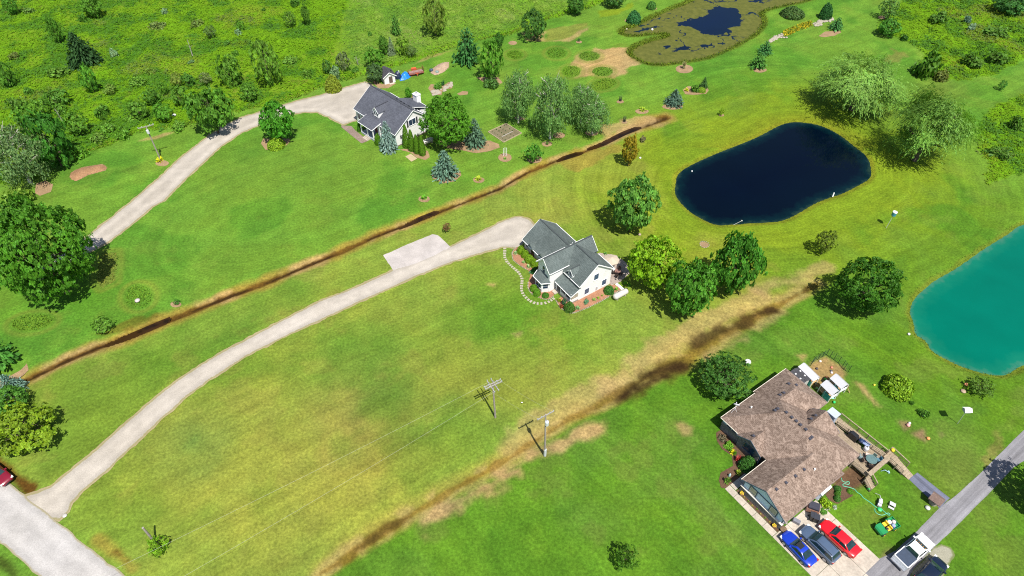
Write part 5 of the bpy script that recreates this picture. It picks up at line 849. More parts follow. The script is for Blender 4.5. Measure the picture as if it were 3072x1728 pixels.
gutter(H2, [((-4.2, -3.6, 3.55), (-2.6, -3.6, 3.55)), ((-2.4, -3.6, 3.55), (0, -3.6, 3.55)), ((-4.2, 3.78, 3.79), (0, 3.78, 3.79)), ((-8.06, -6.5, 4.55), (-8.06, 3.58, 4.55)), ((-4.2, -6.5, 4.55), (-4.2, -2.5, 4.55)), ((-16.05, -3.74, 2.03), (-8, -3.74, 2.03)), ((-16.05, 3.74, 2.18), (-8, 3.74, 2.18)), ((-4.3, -5.25, 2.18), (0, -5.25, 2.18))])
m = MB(); m.slab([(-4.5, -3.2, 3.12), (-4.5, -5.2, 2.2), (.0, -5.2, 2.2), (.0, -3.2, 3.12)], .13); m.build('porch_roof', R_GREEN, H2); fascia(H2, [((.03, -3.3, 3.08), (.03, -5.2, 2.2))], 'porch_fascia', h=.16)
m = MB(); m.bb(-4.5, -.3, -5.05, -3.3, 0, .35); m.build('porch_floor', CONC, H2)
for x, y in ((-4.1, -4.98), (-2.9, -4.98), (-1.6, -4.98), (-.4, -4.98)): m = MB(); m.bb(x - .07, x + .07, y - .07, y + .07, .35, 2.12); m.build('porch_post', TRIM, H2)
m = MB(); m.bb(-2.9, -.4, -5.02, -4.94, .35, 1.0); m.bb(-.38, -.30, -5.0, -3.3, 0, .95); m.bb(-.38, -.30, -5.0, -3.3, 1.95, 2.35); m.bb(-.38, -.30, -3.45, -3.3, .95, 1.95); m.build('porch_wall', WHITE_S, H2)
m = MB(); m.bb(-.36, -.32, -4.85, -3.5, .97, 1.93); m.build('insect_screen', plain('screen_tan', (.30, .26, .20), .9, var=.35, scale=2), H2)
m = MB(); extrude_y(m, [(-3.32, 3.3), (-2.12, 3.3), (-2.12, 4.45), (-2.72, 5.15), (-3.32, 4.45)], -3.32, -1.4); d2 = m.build('dormer', WHITE_S, H2); m = MB(); gable_y(m, -3.5, -.9, -2.72, 5.34, -3.46, 4.46, -1.98, 4.46, .08); m.build('dormer_roof', R_GREEN, d2); cap(d2, [((-2.72, -3.5, 5.34), (-2.72, -1.5, 5.34))], CAPM); fascia(d2, [((-2.72, -3.51, 5.34), (-3.46, -3.51, 4.46)), ((-2.72, -3.51, 5.34), (-1.98, -3.51, 4.46))], 'dormer_trim', h=.10)
window(H2, (-2.72, -3.33, 4.2), 'y', -1, .66, .9)
for xr in (-13.43, -10.35):
    m = MB(); gable_y(m, -3.85, -2.4, xr, 2.95, xr - .75, 2.12, xr + .75, 2.12, .09); m.build('gablet_roof', R_GREEN, H2); m = MB(); extrude_y(m, [(xr - .5, 1.9), (xr + .5, 1.9), (xr + .5, 2.3), (xr, 2.82), (xr - .5, 2.3)], -3.6, -2.6); m.build('gablet', WHITE_S, H2)
m = MB(); m.bb(-13.7, -12.85, -3.40, -3.33, 0, 1.85); m.build('door', plain('dark_door', (.02, .025, .03), .4), H2); window(H2, (-10.4, -3.36, 1.3), 'y', -1, .9, 1.1); window(H2, (-15.0, -3.36, 1.3), 'y', -1, .6, .9)
BAY = [(-7.65, -6.15), (-7.0, -7.3), (-5.15, -7.3), (-4.6, -6.15)]; m = MB(); m.prism(BAY, 0, 2.35); m.build('bay', WHITE_S, H2)
m = MB(); e = [(-8.0, -6.15, 2.42), (-7.2, -7.62, 2.42), (-4.95, -7.62, 2.42), (-4.2, -6.15, 2.42)]; t0, t1 = (-7.0, -6.15, 3.32), (-5.2, -6.15, 3.32)
for P in ([e[0], e[1], t0], [e[1], e[2], t1, t0], [e[2], e[3], t1]): m.slab(P, .1)
m.build('bay_roof', R_GREEN, H2); fascia(H2, [(e[0], e[1]), (e[1], e[2]), (e[2], e[3])], 'bay_gutter', None, .12, .12, -.04)
window(H2, (-6.07, -7.31, 1.4), 'y', -1, 1.5, 1.2, 2, 2)
def tilted_window(parent, p, q, z0, z1, name='window'):
    p, q = Vector((*p, 0)), Vector((*q, 0)); d = (q - p).normalized(); n = Vector((d.y, -d.x, 0)); m = MB()
    def qd(mm, a, b, za, zb, t): mm.slab([tuple(p + d * a + n * t + Vector((0, 0, zb))), tuple(p + d * b + n * t + Vector((0, 0, zb))), tuple(p + d * b + n * (t - .06) + Vector((0, 0, zb))), tuple(p + d * a + n * (t - .06) + Vector((0, 0, zb)))], zb - za)
    L = (q - p).length; qd(m, .15, L - .15, z0 - .07, z1 + .07, .03); o = m.build(name, TRIM, parent); zm = (z0 + z1) / 2
    for a, b in ((z0, zm - .03), (zm + .03, z1)): g_ = MB(); qd(g_, .22, L - .22, a, b, .045); g_.build('pane', GLASS, o)
tilted_window(H2, (-5.15, -7.3), (-4.6, -6.15), .95, 1.95); tilted_window(H2, (-7.65, -6.15), (-7.0, -7.3), .95, 1.95)
m = MB(); arch = [(-6.5, 3.2), (-5.76, 3.2), (-5.76, 4.4)] + [(-6.13 + .37 * math.cos(t), 4.4 + .5 * math.sin(t)) for t in np.linspace(.3, 2.84, 7)] + [(-6.5, 4.4)]; extrude_y(m, arch, -6.27, -6.18); aw = m.build('arched_window', TRIM, H2)
m = MB(); sm = [(-6.13 + (x + 6.13) * .82, 4.0 + (z - 4.0) * .9) for x, z in arch]; extrude_y(m, sm, -6.29, -6.2); m.build('pane', GLASS, aw)
PALEGL = plain('pale_window', (.055, .085, .14), .1, var=.3)
for y, z in ((.13, 3.6), (2.07, 1.25), (-1.63, 1.25)): window(H2, (-.29, y, z), 'x', 1, .95, 1.3, 2, 1, None, PALEGL)
m = MB(); m.tube([(-.32, 0, 5.72), (-.22, 0, 5.72)], .24, 12); m.build('gable_vent', plain('vent_grey', (.55, .55, .54), .6), H2)
m = MB(); m.bb(-.3, -.12, .35, .62, .5, 1.15); m.build('meter_box', plain('meter_grey', (.42, .42, .42), .5), H2)
m = MB(); m.tube([(-8.6, 1.6, 3.7), (-8.6, 1.6, 4.15)], .05, 6); m.tube([(-8.2, 2.4, 3.1), (-8.2, 2.4, 3.6)], .05, 6); m.build('vent_pipe', TRIM, H2)
m = MB(); m.bb(-4.35, -3.5, -5.75, -5.05, 0, .2); m.build('step', CONC, H2)
def house2(x, y): return (O2[0] + math.cos(A2) * x - math.sin(A2) * y, O2[1] + math.sin(A2) * x + math.cos(A2) * y)
sheet('patio', [house2(*p) for p in ((-7.8, 3.6), (.2, 3.5), (.35, 5.4), (-.3, 8.0), (-2.4, 9.2), (-5.0, 9.0), (-7.2, 7.0))], .05, speckle('patio_slab', (.22, .175, .15), (.36, .30, .26), 4), 'tan paved patio at the gable end', .05)
for P, l in ((pts(h2z, (242, 495), (195, 535), (178, 600), (200, 680), (290, 755), (400, 820), (450, 870), (560, 840), (560, 660), (400, 560), (300, 470)), 'red mulch bed before the garage wing'), (pts(h2z, (410, 830), (440, 900), (410, 1000), (412, 1085), (470, 1170), (600, 1232), (700, 1246), (775, 1200), (800, 1135), (720, 1060), (560, 900)), 'red mulch bed wrapping the bay window'), (pts(h2z, (815, 1262), (850, 1330), (905, 1385), (1000, 1440), (1120, 1425), (1400, 1305), (1700, 1135), (1785, 1102), (1735, 1040), (1600, 1030), (1350, 1130), (1080, 1270), (880, 1215)), 'red mulch bed along the gable wall')): sheet('mulch_bed', P, .04, RED_MULCH, l, .06, .3)
def edging(fn, xy, label, step=.34, seed=1, mt=None, size=.13, name='stone_edging'):
    g = random.Random(seed); P = cr([G(*fn(*p)) for p in xy], False, 6); m = MB(); acc = 0
    for a, b in zip(P[:-1], P[1:]):
        d = math.dist(a, b); s = (step - acc) if acc else 0
        while s < d:
            t = s / d; r = size * g.uniform(.75, 1.2); m.lathe([(r * .8, 0), (r, r * .35), (r * .72, r * .8), (r * .25, r * .95)], (a[0] + (b[0] - a[0]) * t, a[1] + (b[1] - a[1]) * t, .0), 6); s += step * g.uniform(.85, 1.15)
        acc = d - (s - step)
    return tag(m.build(name, mt or ROCK, None), label, kind='stuff')
edging(h2z, ((240, 492), (192, 535), (175, 600), (197, 682), (288, 758), (398, 822)), 'pale border stones before the garage wing bed')
edging(h2z, ((408, 1010), (410, 1086), (468, 1172), (600, 1235), (700, 1248), (776, 1202)), 'pale border stones round the bay window bed', seed=2)
edging(h2z, ((812, 1262), (848, 1332), (903, 1388), (1000, 1443), (1122, 1428), (1402, 1308), (1702, 1138), (1788, 1104)), 'pale border stones along the gable wall bed', seed=3)
sp = thing('stepping_stone_path', 'curving row of pale stepping stones round the front lawn', 'path', G(*h2z(320, 980))); g_ = random.Random(5); ox, oy = sp.location.x, sp.location.y; sme = None
SS = ((70, 510), (70, 545), (68, 580), (68, 610), (70, 640), (85, 670), (100, 700), (125, 727), (150, 752), (175, 775), (205, 800), (235, 825), (262, 850), (285, 880), (303, 912), (318, 945), (320, 982), (318, 1015), (312, 1052), (310, 1088), (315, 1122), (328, 1158), (348, 1192), (378, 1222), (410, 1252), (447, 1276), (495, 1297), (545, 1307), (600, 1308), (655, 1300), (705, 1283), (742, 1262), (775, 1238))
for i, p in enumerate(SS):
    x, y = G(*h2z(*p)); q = G(*h2z(*SS[min(i + 1, len(SS) - 1)])) ; q0 = G(*h2z(*SS[max(i - 1, 0)])); a = math.atan2(q[1] - q0[1], q[0] - q0[0])
    if sme is None: m = MB(); m.prism([(-.17, -.25), (.17, -.26), (.18, .24), (-.16, .25)], 0, .05); o = m.build('stone', STEP, sp); sme = o.data
    else: o = link('stone', sme, sp)
    o.location = (x - ox, y - oy, 0); o.rotation_euler = (0, 0, a + g_.uniform(-.12, .12)); o.scale = (g_.uniform(.85, 1.1), g_.uniform(.85, 1.1), 1)
sp2 = thing('stepping_stone_path', 'three white square slabs at the patio corner', 'path', G(*h2z(1730, 1062)))
for p in ((1700, 1036), (1732, 1062), (1762, 1090)): x, y = G(*h2z(*p)); m = MB(); m.box((x - sp2.location.x, y - sp2.location.y, .05), (.55, .5, .06), A2); m.build('slab', TRIM, sp2)
# house two planting
def H2T(kind, name, b, l, c, cat='shrub', z0=0, **k): T(kind, name, b, l, c, z0, cat, zoom=h2z, **k)
GB = 'clipped globes before the garage wing'
for b, l in (((245, 460, 362, 582), 'clipped light green globe nearest the drive'), ((303, 522, 422, 640), 'second clipped light green globe from the drive'), ((352, 588, 494, 712), 'third and largest clipped light green globe'), ((438, 652, 560, 775), 'clipped light green globe beside the arched wing')): H2T('dome', 'boxwood', b, l, (.085, .155, .006), group=GB, flat=.8)
H2T('dome', 'shrub', (450, 770, 560, 880), 'shaded dark shrub below the arched wing', (.02, .075, .012)); H2T('dome', 'shrub', (430, 1020, 545, 1130), 'bright bush at the bay window', (.07, .15, .008)); H2T('dome', 'shrub', (480, 1080, 590, 1195), 'second bright bush in front of the bay window', (.065, .15, .010)); H2T('dome', 'shrub', (606, 1138, 714, 1222), 'clipped dark green block by the bay window', (.03, .095, .008))
H2T('dome', 'shrub', (925, 1268, 1092, 1424), 'round dark bush at the porch corner', (.035, .085, .010)); H2T('oval', 'shrub', (895, 1228, 962, 1330), 'upright small evergreen at the porch rail', (.03, .095, .04), z0=.1); H2T('dome', 'shrub', (1505, 1032, 1658, 1166), 'round dark bush at the patio end of the gable wall', (.028, .088, .012), flat=.75); H2T('bushy', 'juniper', (1190, 1215, 1312, 1316), 'grey green spreading juniper at the gable wall', (.055, .13, .065), flat=.3)
H2T('bushy', 'shrub', (812, 1215, 900, 1290), 'yellow green shrub by the porch step', (.12, .15, .01)); H2T('bushy', 'shrub', (850, 1290, 935, 1380), 'red leaved low plants by the porch step', (.17, .05, .02), flat=.3)
for b, l, c in (((178, 545, 262, 606), 'pale hosta at the drive end of the bed', (.16, .24, .10)), ((303, 680, 372, 738), 'pale hosta in the middle of the garage bed', (.15, .24, .09)), ((366, 738, 456, 806), 'larger pale hosta by the arched wing', (.15, .24, .09)), ((408, 830, 474, 890), 'blue green hosta in the shade of the wing', (.08, .19, .09)), ((1318, 1218, 1396, 1288), 'pale hosta at the meter box', (.15, .24, .06)), ((1390, 1196, 1446, 1254), 'yellow green hosta in the gable bed', (.16, .24, .03)), ((1078, 1336, 1166, 1416), 'grey green hosta at the porch corner bush', (.11, .2, .08)), ((1455, 1170, 1495, 1212), 'small hosta near the round dark bush', (.13, .2, .03)), ((1640, 1062, 1716, 1136), 'pale plants beside the white slabs', (.12, .22, .03)), ((1505, 1150, 1545, 1190), 'tiny light plant in the gable bed', (.15, .22, .03)),
                 ((1770, 985, 1850, 1050), 'leafy perennials at the patio corner', (.07, .18, .012)), ((1830, 1000, 1900, 1080), 'dark perennials under the yellow green maple', (.04, .12, .012)), ((1490, 560, 1560, 610), 'green perennials behind the parasol', (.07, .16, .03)), ((1660, 620, 1750, 690), 'dark shrubs at the rear of the patio', (.03, .09, .012)), ((550, 1080, 600, 1112), 'orange flowers by the bay window', (.5, .16, .03)), ((840, 1240, 900, 1275), 'orange flowers at the porch step', (.5, .18, .03))): H2T('rosette', 'hosta' if 'hosta' in l else 'perennial', b, l, c, 'plant', cone=True)
# patio furniture
ux, uy = G(*h2z(1620, 652), 2.35); um = thing('patio_umbrella', 'cream patio parasol shading a table', 'umbrella', (ux, uy, .05)); BEIGE = plain('parasol_cloth', (.40, .33, .255), .8, var=.06)
m = MB(); n = 8; ap = (0, 0, 2.55); rim = [(1.35 * math.cos(2 * math.pi * k / n), 1.35 * math.sin(2 * math.pi * k / n), 2.02) for k in range(n)]
for k in range(n): m.slab([ap, rim[k], rim[(k + 1) % n]], .02); m.slab([rim[k], rim[(k + 1) % n], (rim[(k + 1) % n][0] * 1.01, rim[(k + 1) % n][1] * 1.01, 1.88), (rim[k][0] * 1.01, rim[k][1] * 1.01, 1.88)], .02)
m.build('canopy', BEIGE, um); m = MB(); m.tube([(0, 0, 0), (0, 0, 2.6)], .025, 8); m.build('pole', TRIM, um)
for k in range(n): m = MB(); m.beam((0, 0, 2.5), (rim[k][0], rim[k][1], 1.98), .02, .02); m.build('rib', TRIM, um)
def table(loc, r, h, label, top, legm):
    t = thing('patio_table', label, 'table', (*loc, .05)); m = MB(); m.lathe([(r, h - .03), (r, h)], (0, 0, 0), 16); m.build('table_top', top, t)
    for k in range(4): a = k * 1.571 + .785; m = MB(); m.tube([(math.cos(a) * r * .75, math.sin(a) * r * .75, 0), (math.cos(a) * r * .7, math.sin(a) * r * .7, h - .03)], .025, 6); m.build('leg', legm, t)
    return t
def patio_chair(loc, rz, label, mt, group=None):
    t = thing('patio_chair', label, 'chair', (*loc, .05) if len(loc) == 2 else loc, rz, group); m = MB(); m.bb(-.25, .25, -.25, .25, .40, .45); m.build('seat', mt, t); m = MB(); m.slab([(-.25, -.25, .95), (.25, -.25, .95), (.25, -.31, .95), (-.25, -.31, .95)], .52); m.build('backrest', mt, t)
    for x in (-.22, .22):
        for y in (-.22, .22): m = MB(); m.tube([(x, y, 0), (x, y, .4)], .02, 5); m.build('leg', mt, t)
        m = MB(); m.beam((x * 1.15, -.25, .65), (x * 1.15, .22, .65), .04, .03); m.build('armrest', mt, t)
    return t
IRON = plain('dark_iron', (.05, .035, .03), .5, .3); table((ux, uy), .6, .72, 'round white table under the cream parasol', TRIM, TRIM)
for k in range(3): a = 1.2 + k * 1.9; patio_chair((ux + .95 * math.cos(a), uy + .95 * math.sin(a)), a + math.pi / 2, ['white chair peeping from under the parasol', 'white chair between parasol and gable wall', 'white chair at the rear of the parasol'][k], TRIM, 'white chairs under the parasol')
tx, ty = G(*h2z(1700, 880)); table((tx, ty), .55, .7, 'dark iron table on the patio by the yellow green maple', plain('table_rust', (.20, .11, .09), .5), IRON)
for k, (p, l) in enumerate((((1650, 880), 'dark iron chair nearest the gable wall'), ((1690, 925), 'dark iron chair on the lawn side of the iron table'), ((1745, 900), 'dark iron chair on the tree side of the iron table'), ((1720, 835), 'dark iron chair behind the iron table'))): x, y = G(*h2z(*p)); patio_chair((x, y), math.atan2(ty - y, tx - x) - math.pi / 2, l, IRON, 'dark iron chairs on the patio')
def tank(loc, rz, L, r, label, zc=.75):
    t = thing('propane_tank', label, 'tank', (*loc, 0), rz); m = MB(); P = [(-L / 2, .02)] + [(-L / 2 + r * .75 * (1 - math.cos(a)), r * math.sin(a)) for a in (.4, .8, 1.2, 1.57)] + [(L / 2 - r * .75 * (1 - math.cos(a)), r * math.sin(a)) for a in (1.57, 1.2, .8, .4)] + [(L / 2, .02)]
    m.tube([(x, 0, zc) for x, _ in P], [q for _, q in P], 16); m.build('shell', plain('tank_cream', (.46, .43, .39), .45, var=.04), t, True)
    for x in (-L * .28, L * .28): m = MB(); m.bb(x - .08, x + .08, -r * .7, r * .7, 0, zc - r * .75); m.build('foot', CONC, t)
    m = MB(); m.lathe([(.16, zc + r - .03), (.16, zc + r + .14), (.10, zc + r + .18)], (0, 0, 0), 10); m.build('valve_dome', plain('tank_grey', (.5, .5, .5), .5), t)
x, y = house2(3.05, 2.95); tank((x, y), A2 + math.pi / 2, 3.0, .5, 'cream propane tank on the lawn beside the middle house')
x, y = G(*r2(1292, 1042)); tank((x, y), math.atan2(*(np.array(G(*r2(1320, 1030))) - np.array(G(*r2(1268, 1050))))[::-1]), 2.6, .5, 'white propane tank behind the clipped columns')
# ---------------- brown roofed house
A3 = R(-55); O3 = (28.749, 49.491); H3 = thing('house', 'large ranch house with mottled brown roof and blue siding', 'house', (*O3, 0), A3)
def house3(x, y): return (O3[0] + math.cos(A3) * x - math.sin(A3) * y, O3[1] + math.sin(A3) * x + math.cos(A3) * y)
def l3(p, z=0.0): return loc2(p, z, O3, A3)
Z0 = 2.7
m = MB(); m.slab([(0, -.1, Z0), (14.55, -.1, Z0), (8.6, 5.5, 5.7), (5.2, 5.5, 5.7)], .18); m.slab([(14.35, 10.5, Z0), (0, 10.5, Z0), (5.2, 5.5, 5.7), (8.6, 5.5, 5.7)], .18); m.slab([(0, 10.5, Z0), (0, -.1, Z0), (5.2, 5.5, 5.7)], .18); m.slab([(14.55, -.1, Z0), (14.35, 10.5, Z0), (8.6, 5.5, 5.7)], .18); m.build('roof', R_BROWN, H3)
m = MB(); gable_y(m, -4.9, 4.2, 11.12, 4.78, 7.85, Z0 - .01, 14.78, Z0 - .01, .18); m.bb(14.0, 14.9, 4.15, 6.6, 2.52, 2.69); m.build('garage_roof', R_BROWN, H3)
m = MB(); m.slab([(3.2, 5.9, 4.552), (0.02, 5.9, 2.72), (0.02, 7.1, 2.72), (-.38, 7.1, 2.49), (-.38, 14.1, 2.49), (3.2, 10.6, 4.552)], .18); m.slab([(3.2, 5.9, 4.552), (3.2, 10.6, 4.552), (6.75, 14.1, 2.45), (6.75, 5.9, 2.45)], .18); m.slab([(3.2, 10.6, 4.552), (-.38, 14.1, 2.49), (6.75, 14.1, 2.45)], .18); m.build('wing_roof', R_BROWN, H3)
m = MB(); gable_y(m, -.42, 3.2, 5.1, 3.98, 3.1, Z0 + .01, 7.15, Z0 + .01, .16); m.build('bump_roof', R_BROWN, H3)
m = MB(); gable_y(m, 5.6, 10.95, 8.05, 4.75, 6.3, 3.15, 10.9, 2.95, .16); m.build('rear_roof', R_BROWN, H3)
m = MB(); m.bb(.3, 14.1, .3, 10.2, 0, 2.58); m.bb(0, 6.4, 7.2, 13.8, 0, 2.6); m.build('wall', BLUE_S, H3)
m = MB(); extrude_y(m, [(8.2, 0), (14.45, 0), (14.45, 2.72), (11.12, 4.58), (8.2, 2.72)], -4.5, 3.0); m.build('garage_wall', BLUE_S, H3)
m = MB(); extrude_y(m, [(3.4, 0), (6.85, 0), (6.85, 2.72), (5.1, 3.8), (3.4, 2.72)], -.12, 2.0); m.build('bump_wall', STONE, H3)
m = MB(); extrude_y(m, [(6.6, 0), (10.6, 0), (10.6, 2.95), (8.05, 4.55), (6.6, 3.2)], 7.0, 10.7); m.build('rear_wall', WHITE_S, H3)
m = MB(); m.bb(.22, 3.4, .18, .34, 0, 1.75); m.bb(.22, .34, .18, 7.2, 0, 1.2); m.build('stone_wainscot', STONE, H3)
m = MB(); m.bb(8.12, 14.55, -4.72, -4.5, 0, 1.25); m.bb(14.4, 14.55, -4.7, -3.8, 0, 1.25); m.build('stone_wainscot', STONE, H3); m = MB(); m.bb(8.05, 14.62, -4.80, -4.48, 1.25, 1.33); m.build('wainscot_cap', CREAM, H3)
m = MB(); m.bb(8.15, 14.5, -4.56, -4.48, 2.58, 2.74)
for x in (8.22, 9.15, 10.2, 12.35, 13.4, 14.4): m.bb(x - .07, x + .07, -4.57, -4.48, 1.33, 2.6)
m.build('trim_board', NAVY, H3)
for x in (9.67, 12.87): window(H3, (x, -4.51, 1.98), 'y', -1, .8, .95, 1, 1, CREAM, BLIND)
for x in (1.35, 2.25): window(H3, (x, .29, 2.1), 'y', -1, .75, .8, 1, 1, TRIM)
m = MB(); m.bb(.3, .9, .22, .31, 1.75, 2.55); m.build('panel', plain('pale_blue_panel', (.32, .43, .52), .6), H3)
for x in (4.75, 5.6): window(H3, (x, -.13, 1.75), 'y', -1, .75, 1.3, 1, 1, NAVY)
m = MB(); m.bb(7.0, 8.1, .2, .35, 0, 2.3); m.build('door', plain('entry_door', (.03, .02, .02), .5), H3)
fascia(H3, [((-.42, 7.0, 2.49), (-.42, 14.1, 2.49)), ((-.05, -.1, Z0), (-.05, 6.9, Z0)), ((7.81, -4.9, Z0), (7.81, -.2, Z0)), ((0, -.15, Z0), (3.1, -.15, Z0))], 'gutter', CREAM, .06, .10, -.055)
fascia(H3, [((14.82, -4.9, Z0), (14.82, 6.5, Z0)), ((-.38, 14.14, 2.47), (6.75, 14.14, 2.47)), ((6.79, 10.8, 2.45), (6.79, 14.1, 2.45)), ((14.39, 7.0, Z0), (14.39, 10.5, Z0)), ((10.9, 10.54, Z0), (14.35, 10.54, Z0))], 'gutter', plain('brown_gutter', (.20, .15, .125), .5), .07, .10, -.055)
fascia(H3, [((11.12, -4.92, 4.78), (7.85, -4.92, Z0)), ((11.12, -4.92, 4.78), (14.78, -4.92, Z0)), ((5.1, -.44, 3.98), (3.1, -.44, Z0)), ((5.1, -.44, 3.98), (7.15, -.44, Z0)), ((8.05, 10.97, 4.75), (6.3, 10.97, 3.15)), ((8.05, 10.97, 4.75), (10.9, 10.97, 2.95))], mt=NAVY)
def roof3(x, y):
    v = [min(Z0 + .577 * x, Z0 + .535 * (y + .1), Z0 + .6 * (10.5 - y), Z0 + .5 * (14.55 - x))]
    if 7.85 < x < 14.78 and -4.9 < y < 4.2: v.append(min(4.78 - (11.12 - x) * .636, 4.78 - (x - 11.12) * .571))
    if x < 6.75 and y > 6.9: v.append(min(4.552 - .577 * (3.2 - x), 4.552 - .592 * (x - 3.2), 2.47 + .6 * (14.1 - y)))
    if 3.1 < x < 7.15 and y < 3.2: v.append(3.98 - .62 * abs(x - 5.1))
    if 6.3 < x < 10.9 and y > 5.6: v.append(4.75 - (.914 * (8.05 - x) if x < 8.05 else .632 * (x - 8.05)))
    return max(v)
def on_roof3(p):
    z = 4.0
    for _ in range(60): x, y = l3(p, z); z = .6 * z + .4 * roof3(x, y)
    return x, y, z
vm = None
for p in [Az(*q) for q in ((910, 370), (1000, 385), (805, 505), (850, 480), (745, 692), (778, 672), (880, 715), (945, 775), (1000, 820), (1050, 865), (1115, 920), (1165, 1034), (1188, 1014), (1235, 755), (1180, 795), (485, 1000), (1095, 1405))] + [Bz(*q) for q in ((1015, 475), (1170, 368), (1320, 262))]:
    x, y, z = on_roof3(p)
    if vm is None: m = MB(); m.box((0, 0, .07), (.36, .36, .14)); m.box((0, 0, .17), (.28, .28, .06)); o = m.build('roof_vent', plain('vent_dark', (.05, .05, .065), .5), H3); vm = o.data
    else: o = link('roof_vent', vm, H3)
    o.location = (x, y, z)
for p in (Az(455, 660), Bz(1625, 160)): x, y, z = on_roof3(p); m = MB(); m.lathe([(.09, -.1), (.09, .3), (.12, .32)], (x, y, z), 8); m.build('vent_pipe', TRIM, H3)
m = MB(); m.bb(8.15, 9.35, 11.3, 12.3, 0, 4.3); m.bb(8.05, 9.45, 11.2, 12.4, 4.3, 4.42); ch = m.build('chimney', siding('pale_siding', (.36, .40, .47)), H3)
m = MB(); m.bb(14.46, 15.0, 2.0, 3.9, .7, 2.3); m.slab([(14.46, 1.95, 2.62), (15.1, 1.95, 2.3), (15.1, 3.95, 2.3), (14.46, 3.95, 2.62)], .08); bw = m.build('bay_window', TRIM, H3)
for y in (2.5, 3.4): m = MB(); m.bb(15.0, 15.03, y - .38, y + .38, 1.0, 2.15); m.build('pane', GLASS, bw)
m = MB(); m.bb(14.1, 14.16, 7.4, 9.8, .9, 2.55); m.build('panel', TRIM, H3)
# satellite dish on the eave
dx, dy, dz = on_roof3(Az(255, 690)); wx, wy = house3(dx, dy); dish = thing('satellite_dish', 'pale grey satellite dish bolted to the brown roof edge', 'satellite dish', (wx, wy, dz), A3 + 2.2); DISH = plain('dish_grey', (.55, .56, .58), .4)
m = MB(); m.tube([(0, 0, 0), (0, 0, .7), (.1, 0, .85)], .03, 6); m.build('mast', DISH, dish); m = MB(); m.lathe([(.0, .10), (.2, .115), (.36, .17), (.43, .25), (.44, .25), (.37, .15), (.2, .09), (.0, .07)], (0, 0, 0), 16); o = m.build('reflector', DISH, dish, True); o.location = (.1, 0, .95); o.rotation_euler = (0, R(62), 0)
m = MB(); m.tube([(.2, 0, .75), (.75, 0, .8)], .02, 5); m.bb(.72, .82, -.04, .04, .78, .9); m.build('feed_arm', DISH, dish)
for y in (-.4, .4): m = MB(); m.tube([(-.55, y, .05), (0, 0, .6)], .015, 5); m.build('brace', DISH, dish)
# ---- slabs, walks
def slabs(name, label, xs_, ys_, keep, mt=CONC, gap=.02, z=.06):
    t = thing(name, label, 'paving', (*house3(xs_[0], ys_[0]), 0), A3)
    for i in range(len(xs_) - 1):
        for j in range(len(ys_) - 1):
            if keep(i, j): m = MB(); m.bb(xs_[i] - xs_[0] + gap, xs_[i + 1] - xs_[0] - gap, ys_[j] - ys_[0] + gap, ys_[j + 1] - ys_[0] - gap, 0, z); m.build('slab', mt, t)
    return t
slabs('concrete_drive', 'tan concrete parking apron under the blue, grey and red cars', [14.72, 17.75, 20.85, 24.0, 27.0], [-6.1, -3.3, -.5, 2.35], lambda i, j: not (i == 3 and j == 2))
slabs('concrete_walk', 'pale concrete walk along the garage wall', [6.95, 8.4, 9.9, 11.5, 13.1, 14.7], [-6.1, -5.15], lambda i, j: True)
slabs('entry_walk', 'shaded concrete slab at the recessed entry', [6.95, 7.9], [-5.1, -3.6, -2.1, -.6], lambda i, j: True)
def bed3(P, l, mt=BARK): sheet('mulch_bed', [house3(*p) for p in P], .05, mt, l, .05, .3)
bed3(((8.0, -5.12), (14.7, -5.12), (14.7, -4.7), (8.0, -4.7)), 'narrow planted strip along the garage wall')
sheet('mulch_bed', pts(b3, (1565, 410), (1610, 385), (1700, 470), (1760, 560), (1880, 610), (1870, 700), (1700, 760), (1650, 815), (1600, 810), (1585, 760), (1600, 700), (1690, 650), (1680, 580), (1610, 530), (1570, 470)), .04, BARK, 'dark mulch bed in the entry corner of the brown house', .06, .3)
sheet('mulch_bed', pts(b4, (490, 860), (620, 740), (700, 820), (690, 870), (580, 930), (520, 900)), .04, BARK, 'brown mulch bed beside the bay window', .06, .3)
def B3T(kind, name, b, l, c, fn=b3, cat='shrub', **k): T(kind, name, b, l, c, 0, cat, zoom=fn, **k)
B3T('dome', 'shrub', (1735, 570, 1860, 690), 'large rounded dark shrub at the entry corner', (.028, .085, .012)); B3T('bushy', 'shrub', (1610, 460, 1705, 540), 'bright green shrub below the windows', (.07, .16, .012)); B3T('bushy', 'shrub', (1575, 405, 1660, 475), 'purple brown shrub at the stone wall', (.07, .06, .035)); B3T('rosette', 'perennial', (1645, 535, 1705, 580), 'yellow flowers in the entry bed', (.55, .42, .01), cat='plant', cone=True); B3T('rosette', 'perennial', (1680, 570, 1735, 632), 'red leaved clump in the entry bed', (.28, .05, .05), cat='plant', cone=True); B3T('bushy', 'shrub', (1690, 530, 1722, 575), 'small green shrub behind the yellow flowers', (.05, .14, .01)); B3T('rosette', 'perennial', (1600, 730, 1660, 790), 'low green plants at the walk end', (.08, .15, .02), cat='plant', cone=True); B3T('rosette', 'perennial', (1680, 680, 1740, 730), 'small yellow green plants by the entry', (.14, .19, .02), cat='plant', cone=True)
